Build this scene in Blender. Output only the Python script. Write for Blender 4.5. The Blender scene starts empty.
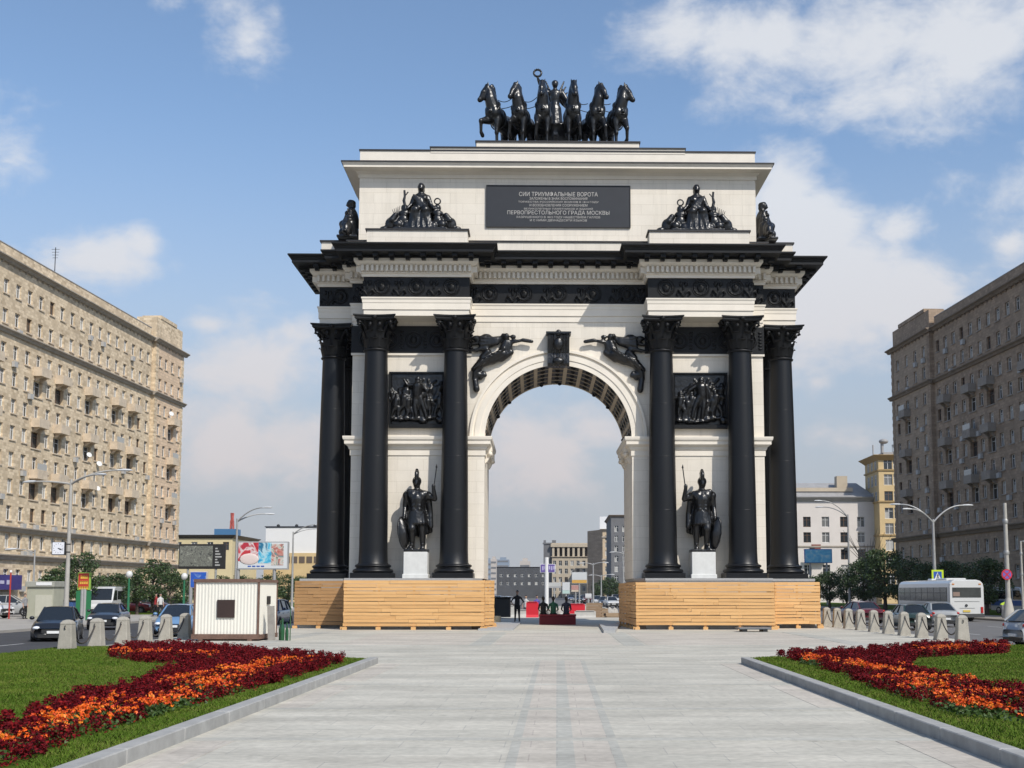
import bpy, bmesh, math, random
import numpy as np
from mathutils import Vector, Matrix
R = math.radians
PI = math.pi
random.seed(7)
rng = np.random.default_rng(11)
S = bpy.context.scene
COL = S.collection

# ------------------------------------------------------------------ survey helper: photograph bearing -> ground position
FPX, CX, HZ, PITCH, EYE = 1250.0, 557.0, 592.0, R(6), 1.75
CY = HZ - FPX * math.tan(PITCH)
def gnd(px, py, z=0.0):
    b = (CY - py) / FPX; a = (px - CX) / FPX
    dy = math.cos(PITCH) - b * math.sin(PITCH); dz = math.sin(PITCH) + b * math.cos(PITCH)
    t = (z - EYE) / dz
    return a * t, dy * t
def at(px, py, Y):
    a = (px - CX) / FPX; b = (CY - py) / FPX
    dy = math.cos(PITCH) - b * math.sin(PITCH); dz = math.sin(PITCH) + b * math.cos(PITCH)
    t = Y / dy
    return a * t, EYE + dz * t

# ------------------------------------------------------------------ object helpers
def props(o, label=None, cat=None, group=None, kind=None):
    if label: o['label'] = label
    if cat: o['category'] = cat
    if group: o['group'] = group
    if kind: o['kind'] = kind
    return o
def thing(name, label, cat, loc=(0, 0, 0), rz=0.0, group=None):
    o = bpy.data.objects.new(name, None); COL.objects.link(o)
    o.location = loc; o.rotation_euler = (0, 0, rz)
    o.empty_display_size = 0.3
    return props(o, label, cat, group)
KIDS = {}
def link(name, me, parent=None):
    o = bpy.data.objects.new(name, me); COL.objects.link(o)
    if parent is not None:
        o.parent = parent
        KIDS.setdefault(parent.name, []).append(o)
    return o
def copy_tree(o, parent=None):
    c = o.copy(); COL.objects.link(c)
    if parent is not None:
        c.parent = parent; KIDS.setdefault(parent.name, []).append(c)
    for ch in list(KIDS.get(o.name, [])): copy_tree(ch, c)
    return c

class MB:
    """collects geometry; build() links it as ONE mesh object"""
    def __init__(s): s.v = []; s.f = []; s.m = []; s.sm = []
    def add(s, vs, fs, mi=0, smooth=False):
        n = len(s.v); s.v += [tuple(p) for p in vs]
        for f in fs:
            s.f.append(tuple(i + n for i in f)); s.m.append(mi); s.sm.append(smooth)
    def box(s, x0, x1, y0, y1, z0, z1, mi=0, M=None):
        vs = [(x, y, z) for z in (z0, z1) for y in (y0, y1) for x in (x0, x1)]
        if M is not None: vs = [M @ Vector(p) for p in vs]
        s.add(vs, [(0, 2, 3, 1), (4, 5, 7, 6), (0, 1, 5, 4), (2, 6, 7, 3), (0, 4, 6, 2), (1, 3, 7, 5)], mi)
    def bbox(s, x0, x1, y0, y1, z0, z1, b=0.02, mi=0):
        """box with chamfered vertical and top edges"""
        p = [(x0 + b, y0), (x1 - b, y0), (x1, y0 + b), (x1, y1 - b), (x1 - b, y1), (x0 + b, y1), (x0, y1 - b), (x0, y0 + b)]
        cx, cy = (x0 + x1) / 2, (y0 + y1) / 2
        def sh(q): return (q[0] - math.copysign(b, q[0] - cx), q[1] - math.copysign(b, q[1] - cy))
        vs = [(q[0], q[1], z0) for q in p] + [(q[0], q[1], z1 - b) for q in p] + [(*sh(q), z1) for q in p]
        fs = [tuple(range(7, -1, -1)), tuple(range(16, 24))]
        for k in (0, 8):
            for i in range(8):
                j = (i + 1) % 8; fs.append((k + i, k + j, k + 8 + j, k + 8 + i))
        s.add(vs, fs, mi)
    def prism(s, poly, z0, z1, mi=0, bottom=True):
        n = len(poly)
        vs = [(p[0], p[1], z0) for p in poly] + [(p[0], p[1], z1) for p in poly]
        fs = [(i, (i + 1) % n, n + (i + 1) % n, n + i) for i in range(n)] + [tuple(range(n, 2 * n))]
        if bottom: fs.append(tuple(range(n - 1, -1, -1)))
        s.add(vs, fs, mi)
    def lathe(s, prof, c=(0, 0, 0), seg=24, mi=0, smooth=True, a0=0, a1=2 * PI, caps=True):
        full = abs(a1 - a0 - 2 * PI) < 1e-6
        n = seg if full else seg + 1
        vs = []
        for r, z in prof:
            for i in range(n):
                a = a0 + (a1 - a0) * i / seg
                vs.append((c[0] + r * math.cos(a), c[1] + r * math.sin(a), c[2] + z))
        fs = []
        for k in range(len(prof) - 1):
            for i in range(seg):
                j = (i + 1) % n
                fs.append((k * n + i, k * n + j, (k + 1) * n + j, (k + 1) * n + i))
        s.add(vs, fs, mi, smooth)
        if caps and full:
            m = len(prof) - 1
            s.add([vs[i] for i in range(n)], [tuple(range(n - 1, -1, -1))], mi)
            s.add([vs[m * n + i] for i in range(n)], [tuple(range(n))], mi)
    def tube(s, pts, r, seg=8, mi=0, smooth=True):
        pts = [Vector(p) for p in pts]; n = len(pts)
        rr = r if isinstance(r, (list, tuple)) else [r] * n
        vs = []; up = Vector((0, 0, 1))
        for i, p in enumerate(pts):
            d = (pts[min(i + 1, n - 1)] - pts[max(i - 1, 0)]).normalized()
            ref = up if abs(d.z) < .95 else Vector((1, 0, 0))
            a = d.cross(ref).normalized(); b = a.cross(d).normalized()
            for k in range(seg):
                t = 2 * PI * k / seg
                vs.append(p + (a * math.cos(t) + b * math.sin(t)) * rr[i])
        fs = [(i * seg + k, i * seg + (k + 1) % seg, (i + 1) * seg + (k + 1) % seg, (i + 1) * seg + k) for i in range(n - 1) for k in range(seg)]
        s.add(vs, fs, mi, smooth)
        s.add(vs[:seg], [tuple(range(seg))], mi); s.add(vs[-seg:], [tuple(range(seg - 1, -1, -1))], mi)
    def cap(s, p0, r0, p1, r1, seg=10, mi=0, flat=None):
        """tapered capsule"""
        p0 = Vector(p0); p1 = Vector(p1); d = p1 - p0
        if d.length < 1e-5: d = Vector((0, 0, 1e-4))
        q = d.to_track_quat('Z', 'Y').to_matrix()
        prof = [(r0 * math.cos(a), -r0 * -math.sin(a)) for a in (R(-90), R(-60), R(-30), 0)]
        prof = [(r0 * math.cos(R(a)), r0 * math.sin(R(a))) for a in (-88, -55, -25, 0)] + [(r1 * math.cos(R(a)), d.length + r1 * math.sin(R(a))) for a in (0, 25, 55, 88)]
        vs = []
        for r, z in prof:
            for i in range(seg):
                t = 2 * PI * i / seg
                vs.append(p0 + q @ Vector((r * math.cos(t), r * math.sin(t), z)))
        fs = [(k * seg + i, k * seg + (i + 1) % seg, (k + 1) * seg + (i + 1) % seg, (k + 1) * seg + i) for k in range(7) for i in range(seg)]
        fs += [tuple(range(seg - 1, -1, -1)), tuple(range(7 * seg, 8 * seg))]
        s.add(vs, fs, mi, True)
    def ell(s, c, rad, M=None, seg=12, mi=0):
        vs = []; nr = seg // 2
        for k in range(nr + 1):
            p = -PI / 2 + PI * k / nr
            p = max(min(p, PI / 2 - .02), -PI / 2 + .02)
            for i in range(seg):
                t = 2 * PI * i / seg
                q = Vector((rad[0] * math.cos(p) * math.cos(t), rad[1] * math.cos(p) * math.sin(t), rad[2] * math.sin(p)))
                if M is not None: q = M @ q
                vs.append(Vector(c) + q)
        fs = [(k * seg + i, k * seg + (i + 1) % seg, (k + 1) * seg + (i + 1) % seg, (k + 1) * seg + i) for k in range(nr) for i in range(seg)]
        fs += [tuple(range(seg - 1, -1, -1)), tuple(range(nr * seg, (nr + 1) * seg))]
        s.add(vs, fs, mi, True)
    def torus(s, c, R0, r, M=None, seg=24, ts=8, mi=0):
        vs = []
        for i in range(seg):
            a = 2 * PI * i / seg
            for k in range(ts):
                b = 2 * PI * k / ts
                q = Vector(((R0 + r * math.cos(b)) * math.cos(a), (R0 + r * math.cos(b)) * math.sin(a), r * math.sin(b)))
                if M is not None: q = M @ q
                vs.append(Vector(c) + q)
        fs = [(i * ts + k, ((i + 1) % seg) * ts + k, ((i + 1) % seg) * ts + (k + 1) % ts, i * ts + (k + 1) % ts) for i in range(seg) for k in range(ts)]
        s.add(vs, fs, mi, True)
    def sweep(s, poly, prof, mi=0, closed=True, cap_top=False, cap_bot=False):
        """moulding profile [(offset outward, z)] run round a counter-clockwise plan polygon with mitred corners"""
        n = len(poly); nrm = []
        for i in range(n):
            a = Vector(poly[i]); b = Vector(poly[(i + 1) % n]); d = (b - a).normalized(); nrm.append(Vector((d.y, -d.x)))
        mit = []
        for i in range(n):
            n1, n2 = nrm[i - 1], nrm[i]
            mit.append((n1 + n2) / (1 + n1.dot(n2)) if n1.dot(n2) > -.99 else n1)
        vs = [(poly[i][0] + mit[i].x * d, poly[i][1] + mit[i].y * d, z) for d, z in prof for i in range(n)]
        fs = [(k * n + i, k * n + (i + 1) % n, (k + 1) * n + (i + 1) % n, (k + 1) * n + i) for k in range(len(prof) - 1) for i in range(n)]
        s.add(vs, fs, mi)
        if cap_top: s.add(vs[-n:], [tuple(range(n))], mi)
        if cap_bot: s.add(vs[:n], [tuple(range(n - 1, -1, -1))], mi)
    def mesh(s, name, mats):
        me = bpy.data.meshes.new(name)
        me.from_pydata(s.v, [], s.f)
        for m in (mats if isinstance(mats, (list, tuple)) else [mats]): me.materials.append(m)
        me.polygons.foreach_set('material_index', s.m)
        me.polygons.foreach_set('use_smooth', s.sm)
        me.update()
        return me
    def build(s, name, mats, parent=None):
        return link(name, s.mesh(name, mats), parent)
    def cast(s, name, mats, parent=None, voxel=.04, smooth=2, matfn=None):
        """fuses the collected lumps into one continuous sculpted surface"""
        me = s.mesh(name + '_raw', [])
        o = bpy.data.objects.new('tmp', me); COL.objects.link(o)
        m = o.modifiers.new('r', 'REMESH'); m.mode = 'VOXEL'; m.voxel_size = voxel
        if smooth:
            k = o.modifiers.new('s', 'SMOOTH'); k.iterations = smooth; k.factor = .5
        dg = bpy.context.evaluated_depsgraph_get(); dg.update()
        out = bpy.data.meshes.new_from_object(o.evaluated_get(dg))
        bpy.data.objects.remove(o); bpy.data.meshes.remove(me)
        out.name = name
        out.materials.clear()
        for q in (mats if isinstance(mats, (list, tuple)) else [mats]): out.materials.append(q)
        out.polygons.foreach_set('use_smooth', [True] * len(out.polygons))
        if matfn:
            out.polygons.foreach_set('material_index', [matfn(p.center) for p in out.polygons])
        out.update()
        return link(name, out, parent)

def quads_mesh(name, V, mats, mi=None, tri=False):
    """V: (n,4,3) or (n,3,3) array -> one mesh"""
    k = V.shape[1]; n = V.shape[0]
    me = bpy.data.meshes.new(name)
    me.vertices.add(n * k); me.vertices.foreach_set('co', V.reshape(-1).astype(np.float32))
    me.loops.add(n * k); me.loops.foreach_set('vertex_index', np.arange(n * k, dtype=np.int32))
    me.polygons.add(n); me.polygons.foreach_set('loop_start', np.arange(0, n * k, k, dtype=np.int32))
    for m in (mats if isinstance(mats, (list, tuple)) else [mats]): me.materials.append(m)
    if mi is not None: me.polygons.foreach_set('material_index', mi.astype(np.int32))
    me.update(calc_edges=True); me.validate()
    return me

# ------------------------------------------------------------------ materials
def nodes_of(name):
    m = bpy.data.materials.new(name); m.use_nodes = True
    nt = m.node_tree; b = nt.nodes['Principled BSDF']
    return m, nt, b
def mat(name, col, rough=.7, var=.0, scale=3., metal=0., bump=0., bscale=20., spec=.5, vcol=None, coat=0., detail=6., stretch=None, bdist=.02):
    m, nt, b = nodes_of(name)
    b.inputs['Roughness'].default_value = rough; b.inputs['Metallic'].default_value = metal
    b.inputs['Specular IOR Level'].default_value = spec
    if coat: b.inputs['Coat Weight'].default_value = coat; b.inputs['Coat Roughness'].default_value = .06
    c = (*col, 1)
    b.inputs['Base Color'].default_value = c
    tc = nt.nodes.new('ShaderNodeTexCoord')
    src = tc.outputs['Object']
    if stretch:
        mp = nt.nodes.new('ShaderNodeMapping'); mp.inputs['Scale'].default_value = stretch
        nt.links.new(src, mp.inputs[0]); src = mp.outputs[0]
    if var or vcol:
        n = nt.nodes.new('ShaderNodeTexNoise'); n.inputs['Scale'].default_value = scale; n.inputs['Detail'].default_value = detail
        n.inputs['Roughness'].default_value = .65
        nt.links.new(src, n.inputs['Vector'])
        mr = nt.nodes.new('ShaderNodeMapRange'); mr.inputs[1].default_value = .3; mr.inputs[2].default_value = .7
        nt.links.new(n.outputs['Fac'], mr.inputs[0])
        mx = nt.nodes.new('ShaderNodeMix'); mx.data_type = 'RGBA'
        mx.inputs[6].default_value = c
        c2 = vcol if vcol else tuple(max(0, x * (1 - var)) for x in col)
        mx.inputs[7].default_value = (*c2, 1)
        nt.links.new(mr.outputs[0], mx.inputs[0]); nt.links.new(mx.outputs[2], b.inputs['Base Color'])
    if bump:
        n2 = nt.nodes.new('ShaderNodeTexNoise'); n2.inputs['Scale'].default_value = bscale; n2.inputs['Detail'].default_value = 5
        nt.links.new(src, n2.inputs['Vector'])
        bp = nt.nodes.new('ShaderNodeBump'); bp.inputs['Strength'].default_value = bump; bp.inputs['Distance'].default_value = bdist
        nt.links.new(n2.outputs['Fac'], bp.inputs['Height']); nt.links.new(bp.outputs[0], b.inputs['Normal'])
    return m
def blockmat(name, c1, c2, mortar, bw, bh, ms=.01, rough=.8, axis='xz', noise=.25, nscale=.6, bump=.15, spec=.5, streak=0.):
    """stone courses: brick texture on the facade plane + broad staining"""
    m, nt, b = nodes_of(name)
    b.inputs['Roughness'].default_value = rough; b.inputs['Specular IOR Level'].default_value = spec
    tc = nt.nodes.new('ShaderNodeTexCoord'); sp = nt.nodes.new('ShaderNodeSeparateXYZ'); cb = nt.nodes.new('ShaderNodeCombineXYZ')
    nt.links.new(tc.outputs['Object'], sp.inputs[0])
    ia, ib = {'xz': (0, 2), 'yz': (1, 2), 'xy': (0, 1)}[axis]
    if axis == 'xy':
        nt.links.new(sp.outputs[0], cb.inputs[0])
    else:
        ad = nt.nodes.new('ShaderNodeMath'); ad.operation = 'ADD'
        nt.links.new(sp.outputs[0], ad.inputs[0]); nt.links.new(sp.outputs[1], ad.inputs[1]); nt.links.new(ad.outputs[0], cb.inputs[0])
    nt.links.new(sp.outputs[ib], cb.inputs[1])
    br = nt.nodes.new('ShaderNodeTexBrick')
    br.inputs['Color1'].default_value = (*c1, 1); br.inputs['Color2'].default_value = (*c2, 1); br.inputs['Mortar'].default_value = (*mortar, 1)
    br.inputs['Scale'].default_value = 1; br.inputs['Brick Width'].default_value = bw; br.inputs['Row Height'].default_value = bh
    br.inputs['Mortar Size'].default_value = ms; br.inputs['Bias'].default_value = 0
    nt.links.new(cb.outputs[0], br.inputs['Vector'])
    n = nt.nodes.new('ShaderNodeTexNoise'); n.inputs['Scale'].default_value = nscale; n.inputs['Detail'].default_value = 8; n.inputs['Roughness'].default_value = .7
    nt.links.new(tc.outputs['Object'], n.inputs['Vector'])
    mr = nt.nodes.new('ShaderNodeMapRange'); mr.inputs[1].default_value = .3; mr.inputs[2].default_value = .75; mr.inputs[3].default_value = 1; mr.inputs[4].default_value = 1 - noise
    nt.links.new(n.outputs['Fac'], mr.inputs[0])
    mx = nt.nodes.new('ShaderNodeMix'); mx.data_type = 'RGBA'; mx.blend_type = 'MULTIPLY'; mx.inputs[0].default_value = 1
    fac = mr.outputs[0]
    if streak:      # rain streaks running down the stone
        mp = nt.nodes.new('ShaderNodeMapping'); mp.inputs['Scale'].default_value = (2.6, 2.6, .16); nt.links.new(tc.outputs['Object'], mp.inputs[0])
        ns = nt.nodes.new('ShaderNodeTexNoise'); ns.inputs['Scale'].default_value = 1; ns.inputs['Detail'].default_value = 7; ns.inputs['Roughness'].default_value = .7; nt.links.new(mp.outputs[0], ns.inputs['Vector'])
        ms_ = nt.nodes.new('ShaderNodeMapRange'); ms_.inputs[1].default_value = .48; ms_.inputs[2].default_value = .78; ms_.inputs[3].default_value = 1; ms_.inputs[4].default_value = 1 - streak; nt.links.new(ns.outputs['Fac'], ms_.inputs[0])
        mm = nt.nodes.new('ShaderNodeMath'); mm.operation = 'MULTIPLY'; nt.links.new(fac, mm.inputs[0]); nt.links.new(ms_.outputs[0], mm.inputs[1]); fac = mm.outputs[0]
    nt.links.new(br.outputs['Color'], mx.inputs[6]); nt.links.new(fac, mx.inputs[7])
    nt.links.new(mx.outputs[2], b.inputs['Base Color'])
    if bump:
        bp = nt.nodes.new('ShaderNodeBump'); bp.inputs['Strength'].default_value = bump; bp.inputs['Distance'].default_value = .01; bp.invert = True
        nt.links.new(br.outputs['Fac'], bp.inputs['Height']); nt.links.new(bp.outputs[0], b.inputs['Normal'])
    return m
WHITE = blockmat('white limestone', (.81, .745, .64), (.765, .70, .595), (.70, .635, .53), 1.3, .55, .014, .75, noise=.12, bump=.08, streak=.16)
TRIM = mat('limestone moulding', (.80, .735, .63), .75, .10, 1.2)
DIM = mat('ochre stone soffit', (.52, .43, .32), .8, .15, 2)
IRON = mat('black cast iron', (.0062, .0064, .007), .5, .4, 1.5, spec=.32, bump=.12, bscale=9)
SHAFT = mat('black iron shaft paint', (.0075, .0082, .0098), .4, .5, .5, spec=.36, stretch=(1, 1, .3), bump=.05, bscale=6)
BRONZE = mat('polished black iron sculpture', (.010, .010, .0105), .3, .4, 4, spec=.55, bump=.7, bscale=4, bdist=.05)
FLASH = mat('dark roof flashing', (.022, .02, .02), .5, .2, 3)
PLAQ = mat('plaque slate', (.020, .023, .030), .55, .2, 2)
GOLD = mat('plaque lettering', (.44, .42, .39), .5)
GRAN = mat('grey granite', (.42, .42, .41), .6, .25, 14)
SLABG = mat('white marble block', (.66, .66, .63), .6, .15, 3)
CONC = mat('concrete', (.41, .38, .32), .85, .3, 4, bump=.3, bscale=30)
PLANK = None
def plankmat(name, c1, c2):
    m, nt, b = nodes_of(name); b.inputs['Roughness'].default_value = .75
    tc = nt.nodes.new('ShaderNodeTexCoord'); mp = nt.nodes.new('ShaderNodeMapping'); mp.inputs['Scale'].default_value = (.5, .5, 9)
    nt.links.new(tc.outputs['Object'], mp.inputs[0])
    n = nt.nodes.new('ShaderNodeTexNoise'); n.inputs['Scale'].default_value = 2.2; n.inputs['Detail'].default_value = 8; n.inputs['Roughness'].default_value = .7
    nt.links.new(mp.outputs[0], n.inputs['Vector'])
    oi = nt.nodes.new('ShaderNodeAttribute'); oi.attribute_name = 'tone'
    ad = nt.nodes.new('ShaderNodeMath'); ad.operation = 'ADD'
    nt.links.new(n.outputs['Fac'], ad.inputs[0]); nt.links.new(oi.outputs['Fac'], ad.inputs[1])
    cr = nt.nodes.new('ShaderNodeValToRGB'); cr.color_ramp.elements[0].position = .3; cr.color_ramp.elements[0].color = (*c1, 1)
    cr.color_ramp.elements[1].position = .85; cr.color_ramp.elements[1].color = (*c2, 1)
    nt.links.new(ad.outputs[0], cr.inputs[0]); nt.links.new(cr.outputs[0], b.inputs['Base Color'])
    return m
PLANK = plankmat('pine planks', (.72, .43, .18), (.50, .27, .10))
PLANK_SHADE = plankmat('shade toned pine planks', (.46, .26, .11), (.30, .16, .06))  # same pine coloured darker, shade of the left outer panel put into it
RUBBER = mat('tyre rubber', (.012, .012, .012), .8)
GLASS = mat('dark vehicle glass', (.015, .018, .02), .05, spec=.7)
CHROME = mat('bright metal', (.6, .6, .6), .25, metal=.9)
RIM = mat('alloy rim', (.42, .42, .43), .35, metal=.6)
LAMPW = mat('headlamp lens', (.75, .77, .8), .12, spec=.8)
LAMPR = mat('red lamp lens', (.42, .015, .012), .2, spec=.7)
LAMPO = mat('orange lamp lens', (.6, .2, .02), .2)
PLATE = mat('number plate', (.72, .72, .7), .5)
BLACKP = mat('black plastic', (.018, .018, .018), .6)
STEEL = mat('galvanised steel pole', (.43, .43, .42), .5, .2, 3, metal=.3)
CPOLE = mat('concrete pole', (.46, .44, .40), .8, .2, 2)
def paint(name, c, rough=.28): return mat(name, c, rough, spec=.5, coat=.6)
WIN_W = mat('white window frame', (.72, .71, .68), .6)
WIN_B = mat('brown window frame', (.16, .09, .05), .6)
GL_D = mat('dark window glass', (.03, .035, .04), .07, spec=.8)
GL_M = mat('window glass with grey curtain', (.17, .17, .165), .15, spec=.7)
GL_P = mat('window glass with pale curtain', (.40, .39, .36), .25, spec=.6)
# ================================================================== THE TRIUMPHAL ARCH (local origin: ground, middle of the front column row)
AD = 60.5
arch = thing('triumphal_arch', 'monumental white limestone triumphal arch with black columns, cornice and inscribed attic', 'arch', (0.08, AD, 0), R(1.0))
YC = 3.65
def mir(front):
    """front outline (left to right) + its mirror in the plane y = YC, counter-clockwise"""
    return front + [(x, 2 * YC - y) for x, y in reversed(front)]
def A(px, py, y): return at(px, py, AD + y)
WY = .78
ENT = mir([(-12.0, 1.5), (-10.25, 1.5), (-10.25, .74), (-9.5, .74), (-9.5, -.6), (-4.38, -.6), (-4.38, .74),
           (4.38, .74), (4.38, -.6), (9.5, -.6), (9.5, .74), (10.25, .74), (10.25, 1.5), (12.0, 1.5)])
def off(poly, d):
    m = MB(); m.sweep(poly, [(d, 0)]); return [(p[0], p[1]) for p in m.v]
# --- pedestals under the columns (mostly behind the timber hoarding)
for s in (-1, 1):
    m = MB()
    base = [(-12.6, 1.05), (-10.4, 1.05), (-10.1, -1.2), (-4.1, -1.2), (-3.74, .5), (-3.74, 2 * YC - .5), (-4.1, 2 * YC + 1.2), (-10.1, 2 * YC + 1.2), (-10.4, 2 * YC - 1.05), (-12.6, 2 * YC - 1.05)]
    base = [(x * -s, y) for x, y in base]
    if s > 0: base = base[::-1]
    m.sweep(base, [(0, 0.0), (0, 2.24), (.03, 2.28), (.03, 2.4)], cap_top=True)
    m.build('pedestal', GRAN, arch)
# --- piers and the arched wall above them
SPR, RAD = 9.33, 3.64
m = MB()
for s in (-1, 1):
    a, b = sorted((s * 10.2, s * RAD)); m.box(a, b, WY, 2 * YC - WY, 2.4, SPR - .3)
NS = 48
for y, sg in ((WY, 1), (2 * YC - WY, -1)):
    pts = [(RAD * math.cos(PI - PI * i / NS), SPR + RAD * math.sin(PI - PI * i / NS)) for i in range(NS + 1)]
    vs = [(p[0], y, p[1]) for p in pts] + [(p[0], y, 15.3) for p in pts]
    n = NS + 1
    m.add(vs, [(i, i + 1, n + i + 1, n + i) if sg > 0 else (n + i, n + i + 1, i + 1, i) for i in range(NS)])
    for s in (-1, 1):
        a, b = sorted((s * 10.2, s * RAD))
        m.add([(a, y, SPR - .3), (b, y, SPR - .3), (b, y, 15.3), (a, y, 15.3)], [(0, 1, 2, 3)])
for s in (-1, 1):
    x = s * 10.2; m.add([(x, WY, SPR - .3), (x, 2 * YC - WY, SPR - .3), (x, 2 * YC - WY, 15.3), (x, WY, 15.3)], [(0, 1, 2, 3)])
m.build('wall', WHITE, arch)
# --- imposts: a moulded band round each pier
for s in (-1, 1):
    m = MB()
    a, b = sorted((s * 10.2, s * RAD))
    m.sweep([(a, WY), (b, WY), (b, 2 * YC - WY), (a, 2 * YC - WY)], [(0, 8.42), (.05, 8.44), (.05, 8.7), (.1, 8.74), (.14, 8.86), (.3, 8.98), (.3, 9.12), (.36, 9.2), (.38, 9.3), (.38, 9.36), (0, 9.37)])
    m.build('impost', TRIM, arch)
    # scrolled bracket below the impost, inside the passage
    for yy in (2.0, 5.3):
        k = MB()
        k.box(min(s * RAD, s * (RAD - .34)), max(s * RAD, s * (RAD - .34)), yy - .28, yy + .28, 8.74, 8.98)
        pr = [(s * (RAD - .32 * t ** .6), 8.15 + .6 * t) for t in (0, .15, .35, .6, .85, 1)] + [(s * RAD, 8.76)]
        vs = [(x, yy + q, z) for q in (-.24, .24) for x, z in pr]; n = len(pr)
        k.add(vs, [(i, (i + 1) % n, n + (i + 1) % n, n + i) for i in range(n)] + [tuple(range(n)), tuple(range(2 * n - 1, n - 1, -1))])
        k.cap((s * (RAD - .24), yy - .26, 8.62), .13, (s * (RAD - .24), yy + .26, 8.62), .13, 10)
        k.build('impost_bracket', TRIM, arch)
# --- archivolt rings, front face
def ring(m, r0, r1, y0, y1, mi=0, n=64, a0=0., a1=PI):
    vs = []
    for i in range(n + 1):
        a = a0 + (a1 - a0) * i / n
        for r, y in ((r0, y0), (r1, y0), (r1, y1), (r0, y1)): vs.append((r * math.cos(a), y, SPR + r * math.sin(a)))
    fs = [(i * 4 + k, i * 4 + (k + 1) % 4, i * 4 + 4 + (k + 1) % 4, i * 4 + 4 + k) for i in range(n) for k in range(4)]
    m.add(vs, fs, mi, False)
    m.add(vs[:4], [(0, 1, 2, 3)], mi); m.add(vs[-4:], [(3, 2, 1, 0)], mi)
for sg in (1, -1):
    m = MB()
    f = (lambda d: WY - d) if sg > 0 else (lambda d: 2 * YC - WY + d)
    ring(m, RAD - .02, RAD + .24, f(.06), f(-.05)); ring(m, RAD + .24, RAD + .5, f(.10), f(-.05))
    ring(m, RAD + .5, RAD + .62, f(.05), f(-.05)); ring(m, RAD + .62, RAD + .74, f(.16), f(-.05))
    m.build('archivolt', TRIM, arch)
# --- coffered soffit of the passage: black panels between ochre ribs
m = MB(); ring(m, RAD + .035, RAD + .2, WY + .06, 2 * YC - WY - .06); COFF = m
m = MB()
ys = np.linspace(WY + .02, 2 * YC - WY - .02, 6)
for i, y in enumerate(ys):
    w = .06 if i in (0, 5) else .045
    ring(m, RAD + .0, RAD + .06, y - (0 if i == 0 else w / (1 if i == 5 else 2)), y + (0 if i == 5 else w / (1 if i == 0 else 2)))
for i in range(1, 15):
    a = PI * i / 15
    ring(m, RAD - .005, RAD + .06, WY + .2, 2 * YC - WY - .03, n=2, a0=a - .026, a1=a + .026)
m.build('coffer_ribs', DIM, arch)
m = COFF
for i in range(15):
    a = PI * (i + .5) / 15
    for j in range(5):
        y = (ys[j] + ys[j + 1]) / 2
        m.ell((math.cos(a) * (RAD + .09), y, SPR + math.sin(a) * (RAD + .06)), (.14, .14, .14), seg=8)
m.build('coffer_panels', IRON, arch)
# far rim ornament
for i in range(0, 46, 6):
    a = PI * (i + 2.3 + (i % 4)) / 46
    m = MB(); m.ell((math.cos(a) * RAD, 2 * YC - WY - .1, SPR + math.sin(a) * RAD), (.12, .12, .1), seg=6); m.build('rim_ornament', IRON, arch)
# --- keystone: fluted iron console with a mask
m = MB()
prof = [(.0, 12.82), (.32, 12.86), (.42, 13.0), (.40, 13.25), (.34, 13.5), (.42, 13.8), (.52, 14.15), (.55, 14.4), (.5, 14.5), (0, 14.52)]
for k in range(7):
    x = -.54 + k * .155; w = .128 if k not in (0, 6) else .15
    n = len(prof)
    vs = [(x, WY + .02 - d * (1 if k % 2 == 0 else .86), z) for d, z in prof] + [(x + w, WY + .02 - d * (1 if k % 2 == 0 else .86), z) for d, z in prof]
    m.add(vs, [(i, i + 1, n + i + 1, n + i) for i in range(n - 1)] + [tuple(range(n)), tuple(range(2 * n - 1, n - 1, -1))])
m.box(-.62, .62, WY - .62, WY, 14.44, 14.54); m.ell((0, WY - .5, 14.5), (.14, .1, .16)); m.ell((0, WY - .42, 13.1), (.3, .16, .2)); m.ell((0, WY - .46, 13.95), (.25, .15, .35))
m.build('keystone', BRONZE, arch)
# --- dark relief band between the capitals
for s in (-1, 1):
    m = MB(); a, b = sorted((s * 10.27, s * 4.3))
    m.box(a, b, WY - .05, WY + .3, 13.53, 14.9); m.box(min(s * 10.27, s * 9.9), max(s * 10.27, s * 9.9), WY, 2 * YC - WY, 13.53, 14.9)
    m.box(a, b, WY - .1, WY, 13.53, 13.62)
    for k in range(5):
        cx = s * (4.9 + k * 1.15)
        m.torus((cx, WY - .05, 14.2), .36, .07, Matrix.Rotation(R(90), 3, 'X'), 18, 6); m.ell((cx, WY - .05, 14.2), (.2, .09, .22), seg=8)
        for q in range(6):
            t = q / 6 * 2 * PI; m.ell((cx + .57, WY - .05, 14.2 + .1 * (q - 2.5) * 1.6), (.12, .07, .06), seg=6)
    m.build('relief_band', IRON, arch)
    m = MB(); m.box(a - .0, b, WY - .09, WY - .01, 13.42, 13.53); m.build('band_fillet', TRIM, arch)

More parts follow.
